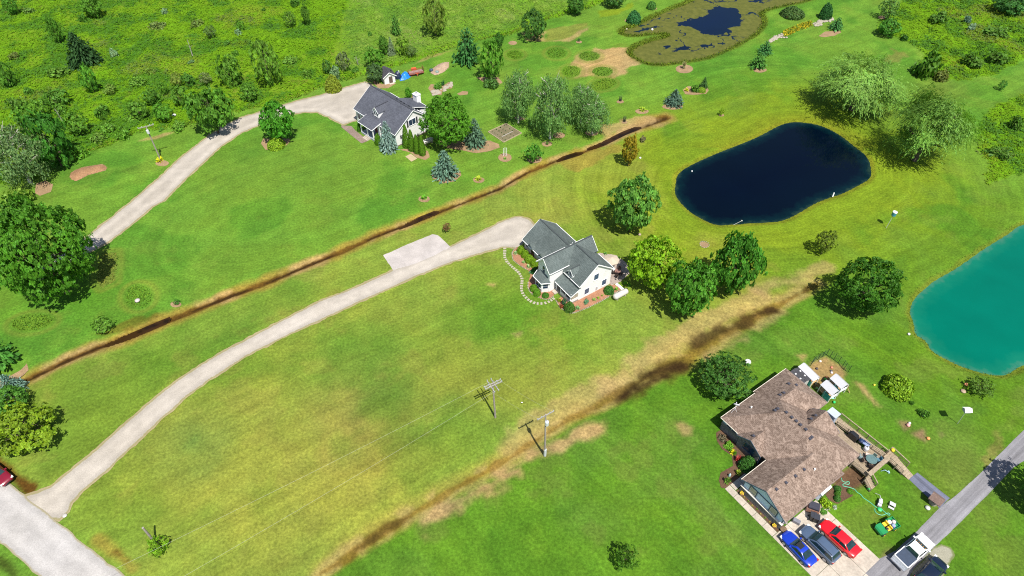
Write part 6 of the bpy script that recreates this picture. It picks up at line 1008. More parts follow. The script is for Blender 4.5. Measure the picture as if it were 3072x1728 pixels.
B3T('bushy', 'shrub', (440, 870, 560, 970), 'yellow green bush beside the brick stove', (.13, .20, .008), b4); B3T('bushy', 'shrub', (440, 960, 520, 1005), 'low green plant beside the concrete apron', (.05, .13, .015), b4, flat=.3); B3T('dome', 'shrub', (560, 790, 612, 838), 'small shrub at the bay window', (.04, .11, .02), b4); B3T('dome', 'shrub', (562, 826, 608, 870), 'middle small shrub of the bay bed', (.05, .13, .015), b4); B3T('dome', 'shrub', (558, 862, 606, 908), 'lowest small shrub of the bay bed', (.045, .12, .02), b4); B3T('dome', 'shrub', (652, 812, 700, 852), 'leafy plant where the hose enters the bed', (.06, .15, .01), b4)
for x, y, l in ((500, 960, 'white flowers by the low green plant'), (545, 955, 'white flower clump at the lawn edge')): B3T('rosette', 'flower', (x - 18, y - 16, x + 18, y + 16), l, (.62, .60, .62), b4, 'flowers', cone=True)
for x, l in ((8.7, 'planter of yellow flowers at the walk end of the wall'), (13.95, 'planter of yellow flowers at the drive end of the wall')):
    wx, wy = house3(x, -4.92); t = thing('flower_pot', l, 'planter', (wx, wy, .05)); m = MB(); m.lathe([(.16, 0), (.24, .34), (.26, .38), (.2, .38)], (0, 0, 0), 12); m.build('pot', plain('terracotta', (.38, .18, .09), .8), t); o = link('flowers', PRO['rosette'][0][0], t, (0, 0, .36)); o.scale = (.34, .34, .26); o.color = (.7, .55, .04, 1)
g_ = random.Random(9)
for k in range(7): x = 9.2 + k * .68; wx, wy = house3(x, -4.93 + g_.uniform(-.08, .08)); plant('perennial', 'rosette', ['first', 'second', 'third', 'fourth', 'fifth', 'sixth', 'seventh'][k] + ' small plant from the walk end of the wall strip', 'plant', wx, wy, .2, .28, 0, (.09, .15, .02) if k % 2 else (.2, .17, .05), 'plants in the garage wall strip')
# ================================================================== VEHICLES
def paint(name, c, metal=.0, rough=.28):
    m, nt, b = mat(name); f = noise(nt, objco(nt), 1.2, 2); nt.links.new(ramp(nt, f, [(.3, tuple(q * .95 for q in c)), (.7, tuple(min(1, q * 1.05) for q in c))]), b.inputs['Base Color'])
    b.inputs['Metallic'].default_value = metal; b.inputs['Roughness'].default_value = rough; b.inputs['Coat Weight'].default_value = .6; b.inputs['Coat Roughness'].default_value = .08; return m
TYRE = plain('tyre_rubber', (.02, .02, .021), .85); RIM = plain('alloy', (.42, .42, .44), .35, .6); CARGLASS = plain('car_glass', (.012, .03, .032), .05, var=.3, spec=.6); LAMP_R = plain('red_lamp', (.35, .02, .015), .3); LAMP_W = plain('clear_lamp', (.7, .7, .68), .2); DARKTRIM = plain('dark_trim', (.02, .02, .022), .5)
def loft(m, rings):
    n = len(rings[0]); vs = [p for r in rings for p in r]; fs = []
    for i in range(len(rings) - 1):
        for k in range(n): fs.append((i * n + k, i * n + (k + 1) % n, (i + 1) * n + (k + 1) % n, (i + 1) * n + k))
    fs.append(tuple(range(n - 1, -1, -1))); fs.append(tuple(range((len(rings) - 1) * n, len(rings) * n))); m.add(vs, fs)
def body_ring(x, w, zb, zs, zt, crown=.75): return [(x, -w * .86, zb), (x, -w * .98, zb + .12), (x, -w, (zb + zs) / 2), (x, -w * .97, zs), (x, -w * crown, zt - .015), (x, -w * .35, zt + .015), (x, w * .35, zt + .015), (x, w * crown, zt - .015), (x, w * .97, zs), (x, w, (zb + zs) / 2), (x, w * .98, zb + .12), (x, w * .86, zb)]
def vehicle(name, label, loc, rz, L, W, color, kind, cat='car', group=None, roofcol=None):
    """x forward. Stations from nose to tail follow the body style."""
    t = thing(name, label, cat, (*loc, .02), rz, group); w = W / 2; P = paint(name + '_paint', color)
    H = {'sedan': 1.45, 'suv': 1.72, 'crossover': 1.62, 'pickup': 1.9}[kind]; zb = .22 if kind == 'sedan' else .30; bl = {'sedan': .93, 'suv': 1.06, 'crossover': 1.0, 'pickup': 1.18}[kind]
    f = L / 2
    st = [(f, .62, zb + .16, bl - .34, bl - .30), (f - .10, .80, zb + .06, bl - .24, bl - .18), (f - .45, .94, zb, bl - .15, bl - .07), (f - 1.1, 1.0, zb - .02, bl - .08, bl + .02), (f - 1.45, 1.0, zb - .02, bl - .03, bl + .06)]
    tail = {'sedan': [(-f + 1.0, 1.0, zb - .02, bl, bl + .10), (-f + .5, .97, zb, bl - .02, bl + .08), (-f + .12, .87, zb + .06, bl - .06, bl + .02), (-f, .72, zb + .16, bl - .16, bl - .10)]}.get(kind, [(-f + .9, 1.0, zb - .02, bl, bl + .06), (-f + .25, .97, zb, bl, bl + .05), (-f + .05, .92, zb + .06, bl - .04, bl + .02), (-f, .84, zb + .14, bl - .14, bl - .10)])
    m = MB(); loft(m, [body_ring(x, w * q, a, b_, c) for x, q, a, b_, c in st + [(0, 1.0, zb - .02, bl, bl + .06)] + tail])
    cab = {'sedan': (f - 1.35, f - 2.15, -f + 1.55, -f + .72), 'suv': (f - 1.15, f - 2.15, -f + .55, -f + .12), 'crossover': (f - 1.1, f - 2.15, -f + .75, -f + .2), 'pickup': (f - 1.30, f - 2.35, f - 3.45, f - 3.75)}[kind]
    wb, wr = w * .90, w * (.68 if kind == 'sedan' else .74); zbl = bl - .02
    def cring(x, ww, z, round_=.0): return [(x, -ww, z), (x, -ww * .5, z + round_), (x, ww * .5, z + round_), (x, ww, z)]
    x0, x1, x2, x3 = cab
    cw = lambda s: wb + (wr - wb) * s
    secs = [(x0, 0.0), (x0 + (x1 - x0) * .5, .55), (x1, .93), (x1 - .25, 1.0), ((x1 + x2) / 2, 1.02), (x2 + .2, .99), (x2, .93), (x2 + (x3 - x2) * .5, .52), (x3, 0.0)]
    rings = []
    for x, s in secs:
        z = zbl + (H - zbl) * s; ww = cw(s); rings.append([(x, -wb, zbl - .05), (x, -ww, z - .02 * s), (x, -ww * .6, z + .02 * s), (x, ww * .6, z + .02 * s), (x, ww, z - .02 * s), (x, wb, zbl - .05)])
    loft(m, rings); body = m.build('body', P, t, True)
    md = body.modifiers.new('round', 'BEVEL'); md.width = .03; md.segments = 2; md.limit_method = 'ANGLE'; md.angle_limit = R(35)
    for p in body.data.polygons: p.use_smooth = True
    sx_ = sorted(secs); sX, sS = [q[0] for q in sx_], [q[1] for q in sx_]
    def glass_strip(xa, sa, xb, sb, k0, k1, nm, out=.012):
        m = MB(); n = 7; rows = []; nr = 6
        for i in range(nr):
            u = k0 + (k1 - k0) * i / (nr - 1); x = xa + (xb - xa) * u; s = float(np.interp(x, sX, sS)); z = zbl + (H - zbl) * s; ww = cw(s) * (.93 - .05 * s)
            rows.append([(x + (.022 if xa > xb else -.022), -ww + 2 * ww * j / (n - 1), z + .034 + .0 * s) for j in range(n)])
        m.add([p for r_ in rows for p in r_], [(i * n + j, i * n + j + 1, (i + 1) * n + j + 1, (i + 1) * n + j) for i in range(nr - 1) for j in range(n - 1)]); return m.build(nm, CARGLASS, t, True)
    glass_strip(x0, 0, x1, .93, .12, .97, 'windscreen'); glass_strip(x3, 0, x2, .93, .14 if kind != 'suv' else .3, .96, 'rear_window')
    for sgn in (-1, 1):
        ng = 2 if kind in ('sedan', 'pickup', 'crossover') else 3; xa, xb = x0 - .35, x3 + (.30 if kind == 'sedan' else .12)
        for i in range(ng):
            a = xa + (xb - xa) * (i + .03) / ng; b_ = xa + (xb - xa) * (i + .97) / ng; q = []
            for x, s in ((a, .12), (b_, .12), (b_, .88), (a, .88)):
                xx = x
                if s > .5: xx = min(max(x, x2 + .02), x1 - .05)
                s_ = s; y = cw(s_) + .018; q.append((xx, sgn * y, zbl + (H - zbl) * s_))
            m = MB(); m.slab(q, .004); m.build('side_window', CARGLASS, t)
        for xw in (f - .92, -f + .95):
            rr = .33 if kind == 'sedan' else .37 if kind != 'pickup' else .40
            m = MB(); m.tube([(xw, sgn * (w - .20), rr), (xw, sgn * (w + .012), rr)], rr, 18); wh = m.build('wheel', TYRE, t); m = MB(); m.tube([(xw, sgn * (w - .1), rr), (xw, sgn * (w + .022), rr)], rr * .64, 12); m.build('rim', RIM, wh)
        m = MB(); m.bb(f - .42, f - .10, sgn * w * .80 - .14, sgn * w * .80 + .14, bl - .30, bl - .17); m.build('headlight', LAMP_W, t)
        m = MB(); m.bb(-f - .005, -f + .25, sgn * w * .80 - .13, sgn * w * .80 + .13, bl - .16, bl - .02); m.build('tail_light', LAMP_R, t)
        m = MB(); m.bb(x0 - .42, x0 - .24, min(sgn * wb, sgn * (w + .17)), max(sgn * wb, sgn * (w + .17)), bl + .04, bl + .18); m.build('mirror', P, t)
    m = MB(); m.bb(f - .06, f + .03, -.26, .26, zb + .2, zb + .31); m.bb(f - .02, f + .02, -w * .45, w * .45, bl - .46, bl - .38); m.build('grille', DARKTRIM, t)
    m = MB(); m.bb(-f - .015, -f + .04, -.26, .26, bl - .42, bl - .29); m.build('number_plate', plain('plate_white', (.6, .6, .6), .5), t)
    return t, dict(f=f, w=w, H=H, bl=bl, cab=cab, P=P, cw=cw)
def heading(fn, p, q, z): a, b = np.array(G(*fn(*p), z)), np.array(G(*fn(*q), z)); c = (a + b) / 2; return tuple(c), math.atan2(a[1] - b[1], a[0] - b[0])
CG = 'cars parked on the concrete apron'
_, hd = heading(Cz, (700, 560), (1220, 1130), .9)
ax_ = A3 + .0
c, h = heading(Cz, (285, 735), (770, 1255), .75); t, d = vehicle('sedan_car', 'dark blue sedan with a sunroof on the concrete apron', c, h, 4.6, 1.80, (.006, .032, .34), 'sedan', group=CG)
m = MB(); m.bb(-.35, .38, -.40, .40, d['H'] + .015, d['H'] + .035); m.build('sunroof', BLACK, t)
c, h = heading(Cz, (690, 640), (1240, 1170), .85); t, d = vehicle('family_car', 'steel blue grey long roofed car between the blue and red cars', c, h, 4.95, 1.90, (.06, .09, .145), 'suv', group=CG)
for y in (-.58, .58): m = MB(); m.tube([(.75, y, d['H'] + .02), (.7, y, d['H'] + .08), (-1.75, y, d['H'] + .08), (-1.8, y, d['H'] + .02)], .022, 5); m.build('roof_rail', DARKTRIM, t)
c, h = heading(Cz, (1080, 510), (1675, 1060), .75); t, d = vehicle('sedan_car', 'bright red sedan nearest the lawn edge of the apron', c, h, 5.05, 1.88, (.62, .006, .012), 'sedan', group=CG)
c, h = heading(Tz, (1150, 760), (660, 1170), .9); t, d = vehicle('pickup_truck', 'white pickup with a dark bed cover on the asphalt drive', c, h, 5.6, 1.96, (.80, .80, .80), 'pickup', 'truck')
f_, w_ = d['f'], d['w']; m = MB(); m.bb(-f_ + .12, f_ - 3.72, -w_ * .90, w_ * .90, 1.2, 1.31); m.build('bed_cover', plain('vinyl_cover', (.030, .045, .075), .55), t)
m = MB(); m.bb(-f_ + .02, f_ - 3.65, -w_ * .99, -w_ * .88, 1.0, 1.33); m.bb(-f_ + .02, f_ - 3.65, w_ * .88, w_ * .99, 1.0, 1.33); m.bb(-f_ - .01, -f_ + .10, -w_ * .97, w_ * .97, .7, 1.33); m.build('bed_side', d['P'], t)
m = MB(); m.bb(-f_ - .28, -f_ - .02, -w_ * .93, w_ * .93, .5, .68); m.build('rear_bumper', plain('chrome', (.62, .64, .68), .2, .8), t)
m = MB(); [m.box((f_ - 2.22, y, d['H'] + .03), (.05, .10, .04)) for y in (-.6, -.3, 0, .3, .6)]; m.build('cab_light', plain('amber_lamp', (.5, .2, .02), .3), t)
c, h = heading(Tz, (1465, 1130), (1010, 1600), .85); t, d = vehicle('sport_utility_car', 'black blue car on the gravel patch cut by the photo edge', c, h, 4.7, 1.88, (.004, .009, .024), 'crossover')
nose = np.array(G(31, 1452, .6)); c = nose - d_ * 2.75; vehicle('sedan_car', 'dark crimson car on the gravel road by the drive entrance', tuple(c), math.atan2(d_[1], d_[0]), 4.5, 1.75, (.16, .006, .018), 'sedan')
# green utility cart
c, h = heading(Tz, (255, 570), (500, 450), .6); cart = thing('utility_cart', 'green two seat farm cart with yellow seats on the lawn', 'cart', (*c, 0), h); GRN = paint('cart_green', (.015, .22, .065), 0, .4); YEL = plain('seat_yellow', (.72, .48, .03), .5)
m = MB(); m.bb(.45, 1.25, -.65, .65, .5, .86); m.slab([(1.25, -.62, .86), (1.42, -.5, .66), (1.42, .5, .66), (1.25, .62, .86)], .3); m.build('hood', GRN, cart); m = MB(); m.bb(-1.3, 1.2, -.6, .6, .38, .5); m.build('floor_pan', DARKTRIM, cart)
for y in (-.32, .32): m = MB(); m.bb(-.15, .30, y - .24, y + .24, .62, .76); m.slab([(-.14, y - .24, 1.12), (-.14, y + .24, 1.12), (-.24, y + .24, 1.14), (-.24, y - .24, 1.14)], .45); m.build('seat', YEL, cart)
m = MB(); m.bb(-1.45, -.3, -.68, .68, .62, .68); m.bb(-1.45, -.3, -.70, -.64, .62, .95); m.bb(-1.45, -.3, .64, .70, .62, .95); m.bb(-1.48, -1.42, -.7, .7, .62, .95); m.bb(-.33, -.28, -.7, .7, .62, .95); m.build('cargo_box', GRN, cart)
for x in (.85, -.95):
    for s in (-1, 1): m = MB(); m.tube([(x, s * .48, .28), (x, s * .72, .28)], .28, 14); wh = m.build('wheel', TYRE, cart); m = MB(); m.tube([(x, s * .6, .28), (x, s * .735, .28)], .14, 8); m.build('rim', YEL, wh)
m = MB(); m.tube([(.55, .3, .85), (.40, .3, 1.05)], .02, 5); m.lathe([(.15, 1.03), (.17, 1.05), (.15, 1.07)], (.38, .3, 0), 12); m.build('steering_wheel', DARKTRIM, cart)
g_ = random.Random(3); wx, wy = c
def at(o, x, y): a = o.rotation_euler.z; return (o.location.x + math.cos(a) * x - math.sin(a) * y, o.location.y + math.sin(a) * x + math.cos(a) * y)
for k, (x, y, s, l, cc) in enumerate(((-.6, -.3, .3, 'white sack in the cart bed', (.6, .58, .55)), (-.75, .25, .28, 'blue grey bundle in the cart bed', (.25, .3, .42)), (-1.15, -.1, .28, 'pale crumpled sack at the cart tailboard', (.5, .45, .40)), (-.5, .45, .18, 'navy bag behind the yellow seat', (.02, .04, .2)))):
    m = MB(); m.lathe([(s * .7, 0), (s, s * .4), (s * .85, s * .9), (s * .3, s * 1.2)], (0, 0, 0), 9); p = at(cart, x, y); o = m.build('sack', plain('sack_%d' % k, cc, .8, var=.3), None, True, (*p, .69)); tag(o, l, 'sack', 'load in the green cart')
# ================================================================== POLES AND LINES
POLE = speckle('pole_wood', (.20, .175, .15), (.33, .295, .255), 7); CERAM = plain('insulator', (.30, .33, .36), .3); ALU = plain('transformer_grey', (.55, .57, .60), .4, .2)
def pole(name, label, base, top, arms, trans=None, r=.15):
    b = np.array(G(*base)); lo, hi = 1, 20
    for _ in range(40):
        z = (lo + hi) / 2
        if PR(b[0], b[1], z)[1] > top[1]: lo = z
        else: hi = z
    tp = np.array(G(*top, z)); off = np.clip(tp - b, -.8, .8); t = thing(name, label, 'utility pole', (b[0], b[1])); m = MB(); m.tube([(0, 0, 0), (off[0] * .5, off[1] * .5, z * .5), (off[0], off[1], z)], [r, r * .85, r * .65], 10); m.build('pole', POLE, t)
    for (a, L, dz, sh) in arms:
        m = MB(); d = np.array([math.cos(a), math.sin(a)]) * L / 2; c = off * ((z - dz) / z) + np.array([math.cos(a + 1.57), math.sin(a + 1.57)]) * sh; m.beam((c[0] - d[0], c[1] - d[1], z - dz), (c[0] + d[0], c[1] + d[1], z - dz), .12, .13); ar = m.build('crossarm', GREY_BARK, t)
        for s in (-.94, -.5, .5, .94): m = MB(); m.lathe([(.05, 0), (.075, .06), (.05, .12), (.07, .16), (.03, .24)], (c[0] + d[0] * s, c[1] + d[1] * s, z - dz + .065), 8); m.build('insulator', CERAM, ar)
    if trans: dx, dy, dz = trans; m = MB(); m.lathe([(.2, 0), (.26, .05), (.27, .75), (.2, .85)], (off[0] + dx, off[1] + dy, z - dz), 12); tr = m.build('transformer', ALU, t); m = MB(); m.lathe([(.04, .85), (.06, .95), (.03, 1.1)], (off[0] + dx, off[1] + dy, z - dz), 6); m.build('bushing', CERAM, tr)
    return t, (b[0] + off[0], b[1] + off[1], z)
la = math.atan2(*(np.array(G(439, 383, 7)) - np.array(G(420, 384, 7)))[::-1])
tA, pA = pole('utility_pole', 'grey utility pole with white transformer by the upper drive', (482, 480), (437, 378), [(.52, 3.0, .12, 0)], (.1, -.30, 1.55))
tB, pB = pole('utility_pole', 'utility pole with double crossarms on the middle lawn', (1486, 1252), (1478, 1150), [(.52, 2.6, .15, .1), (.52, 2.6, .15, -.25), (2.09, 2.2, .55, .3), (2.09, 2.2, .55, -.3)])
tC, pC = pole('utility_pole', 'utility pole with a can transformer at the lower ditch edge', (1634.6, 1366), (1637, 1243), [(.55, 2.5, .25, 0)], (.2, -.28, 2.0))
m = MB(); m.lathe([(.2, 0), (.2, 1.6), (.12, 1.75)], (0, 0, 0), 10); m.build('guard', plain('pole_guard', (.45, .47, .48), .5), tC)
x, y = G(466, 1627); x1_, y1_ = G(429, 1584, 3.9); t = thing('stub_pole', 'leaning weathered stub pole rising from a bush', 'pole', (x, y)); m = MB(); m.tube([(0, 0, 0), (x1_ - x, y1_ - y, 3.9)], [.16, .12], 10); m.build('pole', POLE, t); m = MB(); m.lathe([(.13, 0), (.13, .08), (.05, .1)], (x1_ - x, y1_ - y, 3.9), 8); m.build('pole_cap', GREY_BARK, t)
WIRE = plain('bare_wire', (.36, .37, .30), .6)
def wire(p, q, sag, label, r=.009):
    p, q = np.array(p), np.array(q); P = [tuple(p + (q - p) * s - np.array([0, 0, sag * 4 * s * (1 - s)])) for s in np.linspace(0, 1, 25)]; m = MB(); m.tube(P, r, 5); return tag(m.build('power_line', WIRE), label, 'power line', 'wires on the utility poles')
ua = np.array([math.cos(.52), math.sin(.52)])
e1, e2 = G(150, 1800, 8.6), G(340, 1850, 8.6)
wire((pB[0] - ua[0] * .2 - .3, pB[1] + .6, pB[2] - .5), (*e1, 8.6), .5, 'upper of two wires crossing the middle lawn to the road'); wire((pB[0] + .5, pB[1] - .7, pB[2] - .6), (*e2, 8.6), .5, 'lower of two wires crossing the middle lawn to the road')
for s, l in ((-1.1, 'thin wire on the drive side between the two lawn poles'), (1.1, 'thin wire on the ditch side between the two lawn poles')): wire((pB[0] + ua[0] * s, pB[1] + ua[1] * s, pB[2] - .1), (pC[0] + ua[0] * s, pC[1] + ua[1] * s, pC[2] - .2), .3, l, .006)
# ================================================================== RAMP AND DECK OF THE BROWN HOUSE
dk = thing('deck', 'weathered wooden deck with balusters and bench behind the brown house', 'deck', (*O3, 0), A3)
m = MB()
for k in range(30): x = 14.45 + k * .075
def boards(parent, x0, x1, y0, y1, z, along, bw=.28, mt=WOOD, name='board'):
    n = int(round(((y1 - y0) if along == 'x' else (x1 - x0)) / bw)); me = None
    for k in range(n):
        m = MB(); a = k * bw
        if along == 'x': m.bb(x0, x1, y0 + a + .008, y0 + a + bw - .008, z - .04, z)
        else: m.bb(x0 + a + .008, x0 + a + bw - .008, y0, y1, z - .04, z)
        m.build(name, mt, parent)
boards(dk, 14.3, 16.65, 9.9, 14.25, .80, 'x'); boards(dk, 9.4, 14.3, 10.75, 13.3, .80, 'x', .32)
def rail(parent, p, q, z, h=.95, posts=1.6, name='railing', zq=None, mt=WOOD):
    p, q = Vector((*p, z)), Vector((*q, z if zq is None else zq)); d = q - p; L = d.length; n = max(1, round(L / posts)); u = Vector((0, 0, 1))
    m = MB(); m.beam(p + u * h, q + u * h, .13, .05); m.beam(p + u * .12, q + u * .12, .05, .07); rl = m.build(name, mt, parent)
    m = MB(); k = int(L / .13)
    for i in range(1, k): a = p + d * (i / k); m.beam(a + u * .12, a + u * (h - .02), .035, .035)
    o = m.build('baluster', mt, rl); o['kind'] = 'stuff'
    for i in range(n + 1): a = p + d * (i / n); m = MB(); m.beam(a - u * min(z, .8), a + u * (h + .02), .10, .10); m.build('post', mt, rl)
rail(dk, (14.35, 9.9), (16.6, 9.9), .8); rail(dk, (9.4, 13.32), (16.1, 14.2), .8); m = MB(); m.bb(16.4, 16.95, 9.95, 14.3, 1.42, 1.5); m.build('bench_top', WOOD, dk); m = MB(); m.bb(16.52, 16.58, 9.95, 14.2, .8, 1.4); m.build('bench_back', WOOD, dk)
stp = thing('deck_steps', 'short wooden steps running down from the deck to the bare soil', 'steps', (*O3, 0), A3)
for k in range(4): m = MB(); m.bb(16.65 + k * .34, 17.0 + k * .34, 9.3 - .1 * k, 10.6 - .1 * k, .60 - .18 * k, .66 - .18 * k); m.build('tread', WOOD, stp)
rail(stp, (16.7, 9.3), (18.0, 8.95), .6, .85, 1.3, zq=.08); rail(stp, (16.7, 10.6), (18.0, 10.25), .6, .85, 1.3, zq=.08)
rp = thing('wheelchair_ramp', 'long wooden ramp with double rails descending to the asphalt path', 'ramp', (*O3, 0), A3)
def deckq(parent, P, bw=.30, mt=WOOD):
    (a, b, c, d) = [Vector(p) for p in P]; L = (b - a).length; n = max(1, int(L / bw))
    for k in range(n): s0, s1 = (k + .03) / n, (k + .97) / n; m = MB(); m.slab([tuple(a + (b - a) * s0), tuple(a + (b - a) * s1), tuple(d + (c - d) * s1), tuple(d + (c - d) * s0)], .05); m.build('board', mt, parent)
deckq(rp, ((8.9, 13.45, 1.0), (16.1, 14.3, .72), (16.1, 15.0, .72), (8.9, 14.6, 1.0)), .4); deckq(rp, ((16.1, 14.4, .70), (17.4, 14.45, .68), (17.4, 16.05, .68), (16.1, 16.0, .70))); deckq(rp, ((17.4, 14.45, .66), (19.95, 14.7, .06), (19.95, 15.8, .06), (17.4, 15.9, .66)))
rail(rp, (8.9, 14.65), (16.0, 15.05), 1.0, .95, 1.4, zq=.72); rail(rp, (16.1, 16.0), (16.1, 15.1), .70); rail(rp, (16.1, 16.0), (18.7, 16.05), .7, .95, 1.3, zq=.34); rail(rp, (16.9, 14.4), (18.9, 14.5), .7, .95, 1.2, zq=.25)
def on3(fn, p, z): return (*G(*fn(*p), z), z)
def simple(name, label, cat, mb, mt, loc, rz=0, group=None, smooth=False): o = mb.build(name, mt, None, smooth, loc); o.rotation_euler = (0, 0, rz); return tag(o, label, cat, group)
# things on the deck
p = on3(Ez, (745, 1000), .8); gr = thing('covered_grill', 'black covered barbecue standing on the deck', 'grill', p, A3); m = MB(); m.bb(-.65, .65, -.3, .3, .0, .85); m.slab([(-.5, -.3, 1.12), (.5, -.3, 1.12), (.5, .3, 1.12), (-.5, .3, 1.12)], .27); m.bb(-.72, -.5, -.28, .28, .75, .9); m.build('cover', BLACK, gr); m = MB(); m.bb(-.6, .6, -.26, .26, -.0, .06); m.build('base', DARKTRIM, gr)
SLATEB = plain('cart_blue', (.20, .26, .40), .4); p = on3(Ez, (880, 1105), .8); gr = thing('grill', 'small kettle style grill with blue lid next to the covered barbecue', 'grill', p, A3); m = MB(); m.lathe([(.1, .55), (.28, .62), (.32, .8), (.3, .95), (.12, 1.08)], (0, 0, 0), 12); m.build('kettle', plain('navy_enamel', (.015, .03, .08), .25), gr); m = MB(); [m.tube([(a, b, 0), (a * .4, b * .4, .6)], .02, 5) for a, b in ((.3, .2), (-.3, .2), (0, -.32))]; m.build('leg_frame', DARKTRIM, gr)
p = on3(Ez, (975, 1115), .8); gr = thing('water_table', 'blue grey toy water table against the deck rail', 'play table', p, A3); m = MB(); m.bb(-.65, .65, -.38, .38, .4, .55); m.build('tray', SLATEB, gr); m = MB(); m.lathe([(.22, .555), (.22, .58), (.1, .59)], (-.2, 0, 0), 12); m.build('basin', plain('basin_navy', (.03, .06, .18), .3), gr)
for x, y in ((-.55, -.3), (.55, -.3), (-.55, .3), (.55, .3)): m = MB(); m.tube([(x, y, 0), (x, y, .4)], .03, 5); m.build('leg', SLATEB, gr)
p = on3(Ez, (1000, 1225), .8); gr = thing('fan_heater', 'pale grey round patio appliance beside the glass table', 'appliance', p, A3); m = MB(); m.lathe([(.25, 0), (.33, .15), (.34, .6), (.25, .75), (.1, .8)], (0, 0, 0), 12); m.build('drum', plain('pale_grey', (.5, .5, .5), .4), gr); m = MB(); m.lathe([(.1, .8), (.12, .86)], (0, 0, 0), 8); m.build('knob', DARKTRIM, gr)
TEAL_G = plain('table_glass', (.09, .15, .145), .12, var=.2); tx, ty, _ = on3(Dz, (585, 455), .85); t = table((tx, ty), .72, .72, 'round green glass table on the deck', TEAL_G, IRON); t.location.z = .8
for k, (q, l) in enumerate((((495, 445), 'brown deck chair at the house side of the glass table'), ((600, 530), 'iron deck chair at the bench side of the glass table'), ((720, 430), 'blue green cushioned deck chair near the ramp rail'), ((440, 390), 'grey deck chair by the house wall'), ((640, 390), 'green grey deck chair behind the glass table'))):
    x, y, _ = on3(Dz, q, 1.1); patio_chair((x, y, .8), math.atan2(ty - y, tx - x) - math.pi / 2, l, [plain('chair_brown', (.13, .09, .065), .7), IRON, plain('chair_teal', (.06, .15, .2), .6), plain('chair_grey', (.15, .2, .2), .6), plain('chair_green', (.14, .2, .17), .6)][k], 'chairs on the wooden deck')
p = on3(Dz, (545, 360), 1.0); m = MB(); m.box((0, 0, .5), (.55, .42, .12)); m.box((0, 0, .22), (.4, .3, .44)); simple('cooler_box', 'pale pink lidded box on the deck by the glass table', 'box', m, plain('pink_box', (.58, .42, .36), .5), (p[0], p[1], .8), A3 + .4)
p = on3(Dz, (952, 280), 1.65); m = MB(); m.lathe([(.22, 0), (.24, .25), (.14, .36)], (0, 0, 0), 10); simple('float_toy', 'yellow round toy resting on the ramp corner post', 'toy', m, plain('toy_yellow', (.72, .55, .02), .5), (p[0], p[1], 1.66))
p = on3(Dz, (835, 600), .3); t = thing('push_toy', 'pale blue toy frame on the grass under the deck bench', 'toy', (p[0], p[1], 0), .3); PB = plain('toy_pale_blue', (.30, .46, .52), .5); m = MB(); m.tube([(-.4, .2, .05), (-.1, 0, .5), (.45, -.25, .05)], .05, 6); m.tube([(-.1, 0, .5), (.1, .35, .05)], .05, 6); m.build('frame', PB, t); m = MB(); m.tube([(.4, -.4, .12), (.5, -.1, .12)], .12, 8); m.build('wheel', PB, t)
# garden hose
HOSE = plain('hose_green', (.10, .42, .26), .5)
hp = [(130, 720), (140, 765), (190, 790), (240, 780), (255, 805), (235, 825), (180, 815), (150, 825), (160, 850), (210, 862), (280, 880), (340, 905), (380, 950), (440, 990), (480, 1040), (540, 1080), (610, 1130), (670, 1180), (720, 1210), (770, 1215), (800, 1250), (850, 1290), (890, 1320), (910, 1305), (880, 1285), (840, 1300), (780, 1320), (710, 1300), (670, 1260), (665, 1215)]
P = cr([(*G(*Dz(*p)), .05) for p in hp], False, 4); m = MB(); m.tube([(p[0], p[1], .05) for p in P], .045, 5); simple('garden_hose', 'light green hose snaking from the bay window across the lawn', 'hose', m, HOSE, (0, 0, 0))
x, y = G(*Dz(740, 1235)); m = MB(); m.lathe([(.2, 0), (.28, .12), (.28, .2), (.1, .3)], (0, 0, 0), 10); simple('hose_reel', 'bright green hose reel in the coil of the hose', 'hose reel', m, plain('reel_green', (.03, .42, .12), .5), (x, y, 0))
def lump(name, label, cat, fn, p, r, h, c, z=0, n=9, group=None):
    x, y = G(*fn(*p), z); m = MB(); m.lathe([(r * .75, 0), (r, h * .3), (r * .85, h * .75), (r * .35, h)], (0, 0, 0), n); return simple(name, label, cat, m, plain(name + '_%d_%d_%d' % tuple(int(q * 255) for q in c), c, .6), (x, y, z), .4 * n, group, n > 7)
x, y = G(*Dz(735, 1140)); t = thing('ride_toy', 'white ride on toy with a curved handle on the lawn', 'toy', (x, y, 0), 1.0); WT = plain('toy_white', (.46, .45, .47), .5); m = MB(); m.bb(-.5, .4, -.22, .22, .2, .45); m.bb(-.2, .15, -.2, .2, .45, .65); m.lathe([(.18, .2), (.2, .45), (.1, .5)], (.5, 0, 0), 8); m.build('body', WT, t); m = MB(); m.tube([(.4, 0, .5), (.9, .3, .6), (1.1, .8, .3)], .035, 5); m.build('handle', WT, t)
for a, b in ((-.35, -.25), (-.35, .25), (.3, -.25), (.3, .25)): m = MB(); m.tube([(a, b - .05, .14), (a, b + .05, .14)], .14, 8); m.build('wheel', DARKTRIM, t)
x, y = G(*Dz(935, 1175)); t = thing('step_stool', 'white slatted step stool on the lawn', 'stool', (x, y, 0), .95); [MB().bb(-.5 + k * .36, -.22 + k * .36, -.35, .35, .12 + .2 * (k % 2) + .05 * k, .17 + .2 * (k % 2) + .05 * k).build('step', WT, t) for k in range(3)]; m = MB(); m.bb(-.5, .5, -.33, -.27, 0, .14); m.bb(-.5, .5, .27, .33, 0, .14); m.build('side_frame', plain('stool_grey', (.3, .28, .26), .6), t)
for l, p, c in (('bright green ball by the deck steps', (560, 905), (.02, .5, .10)),): lump('ball', l, 'ball', Dz, p, .17, .34, c)
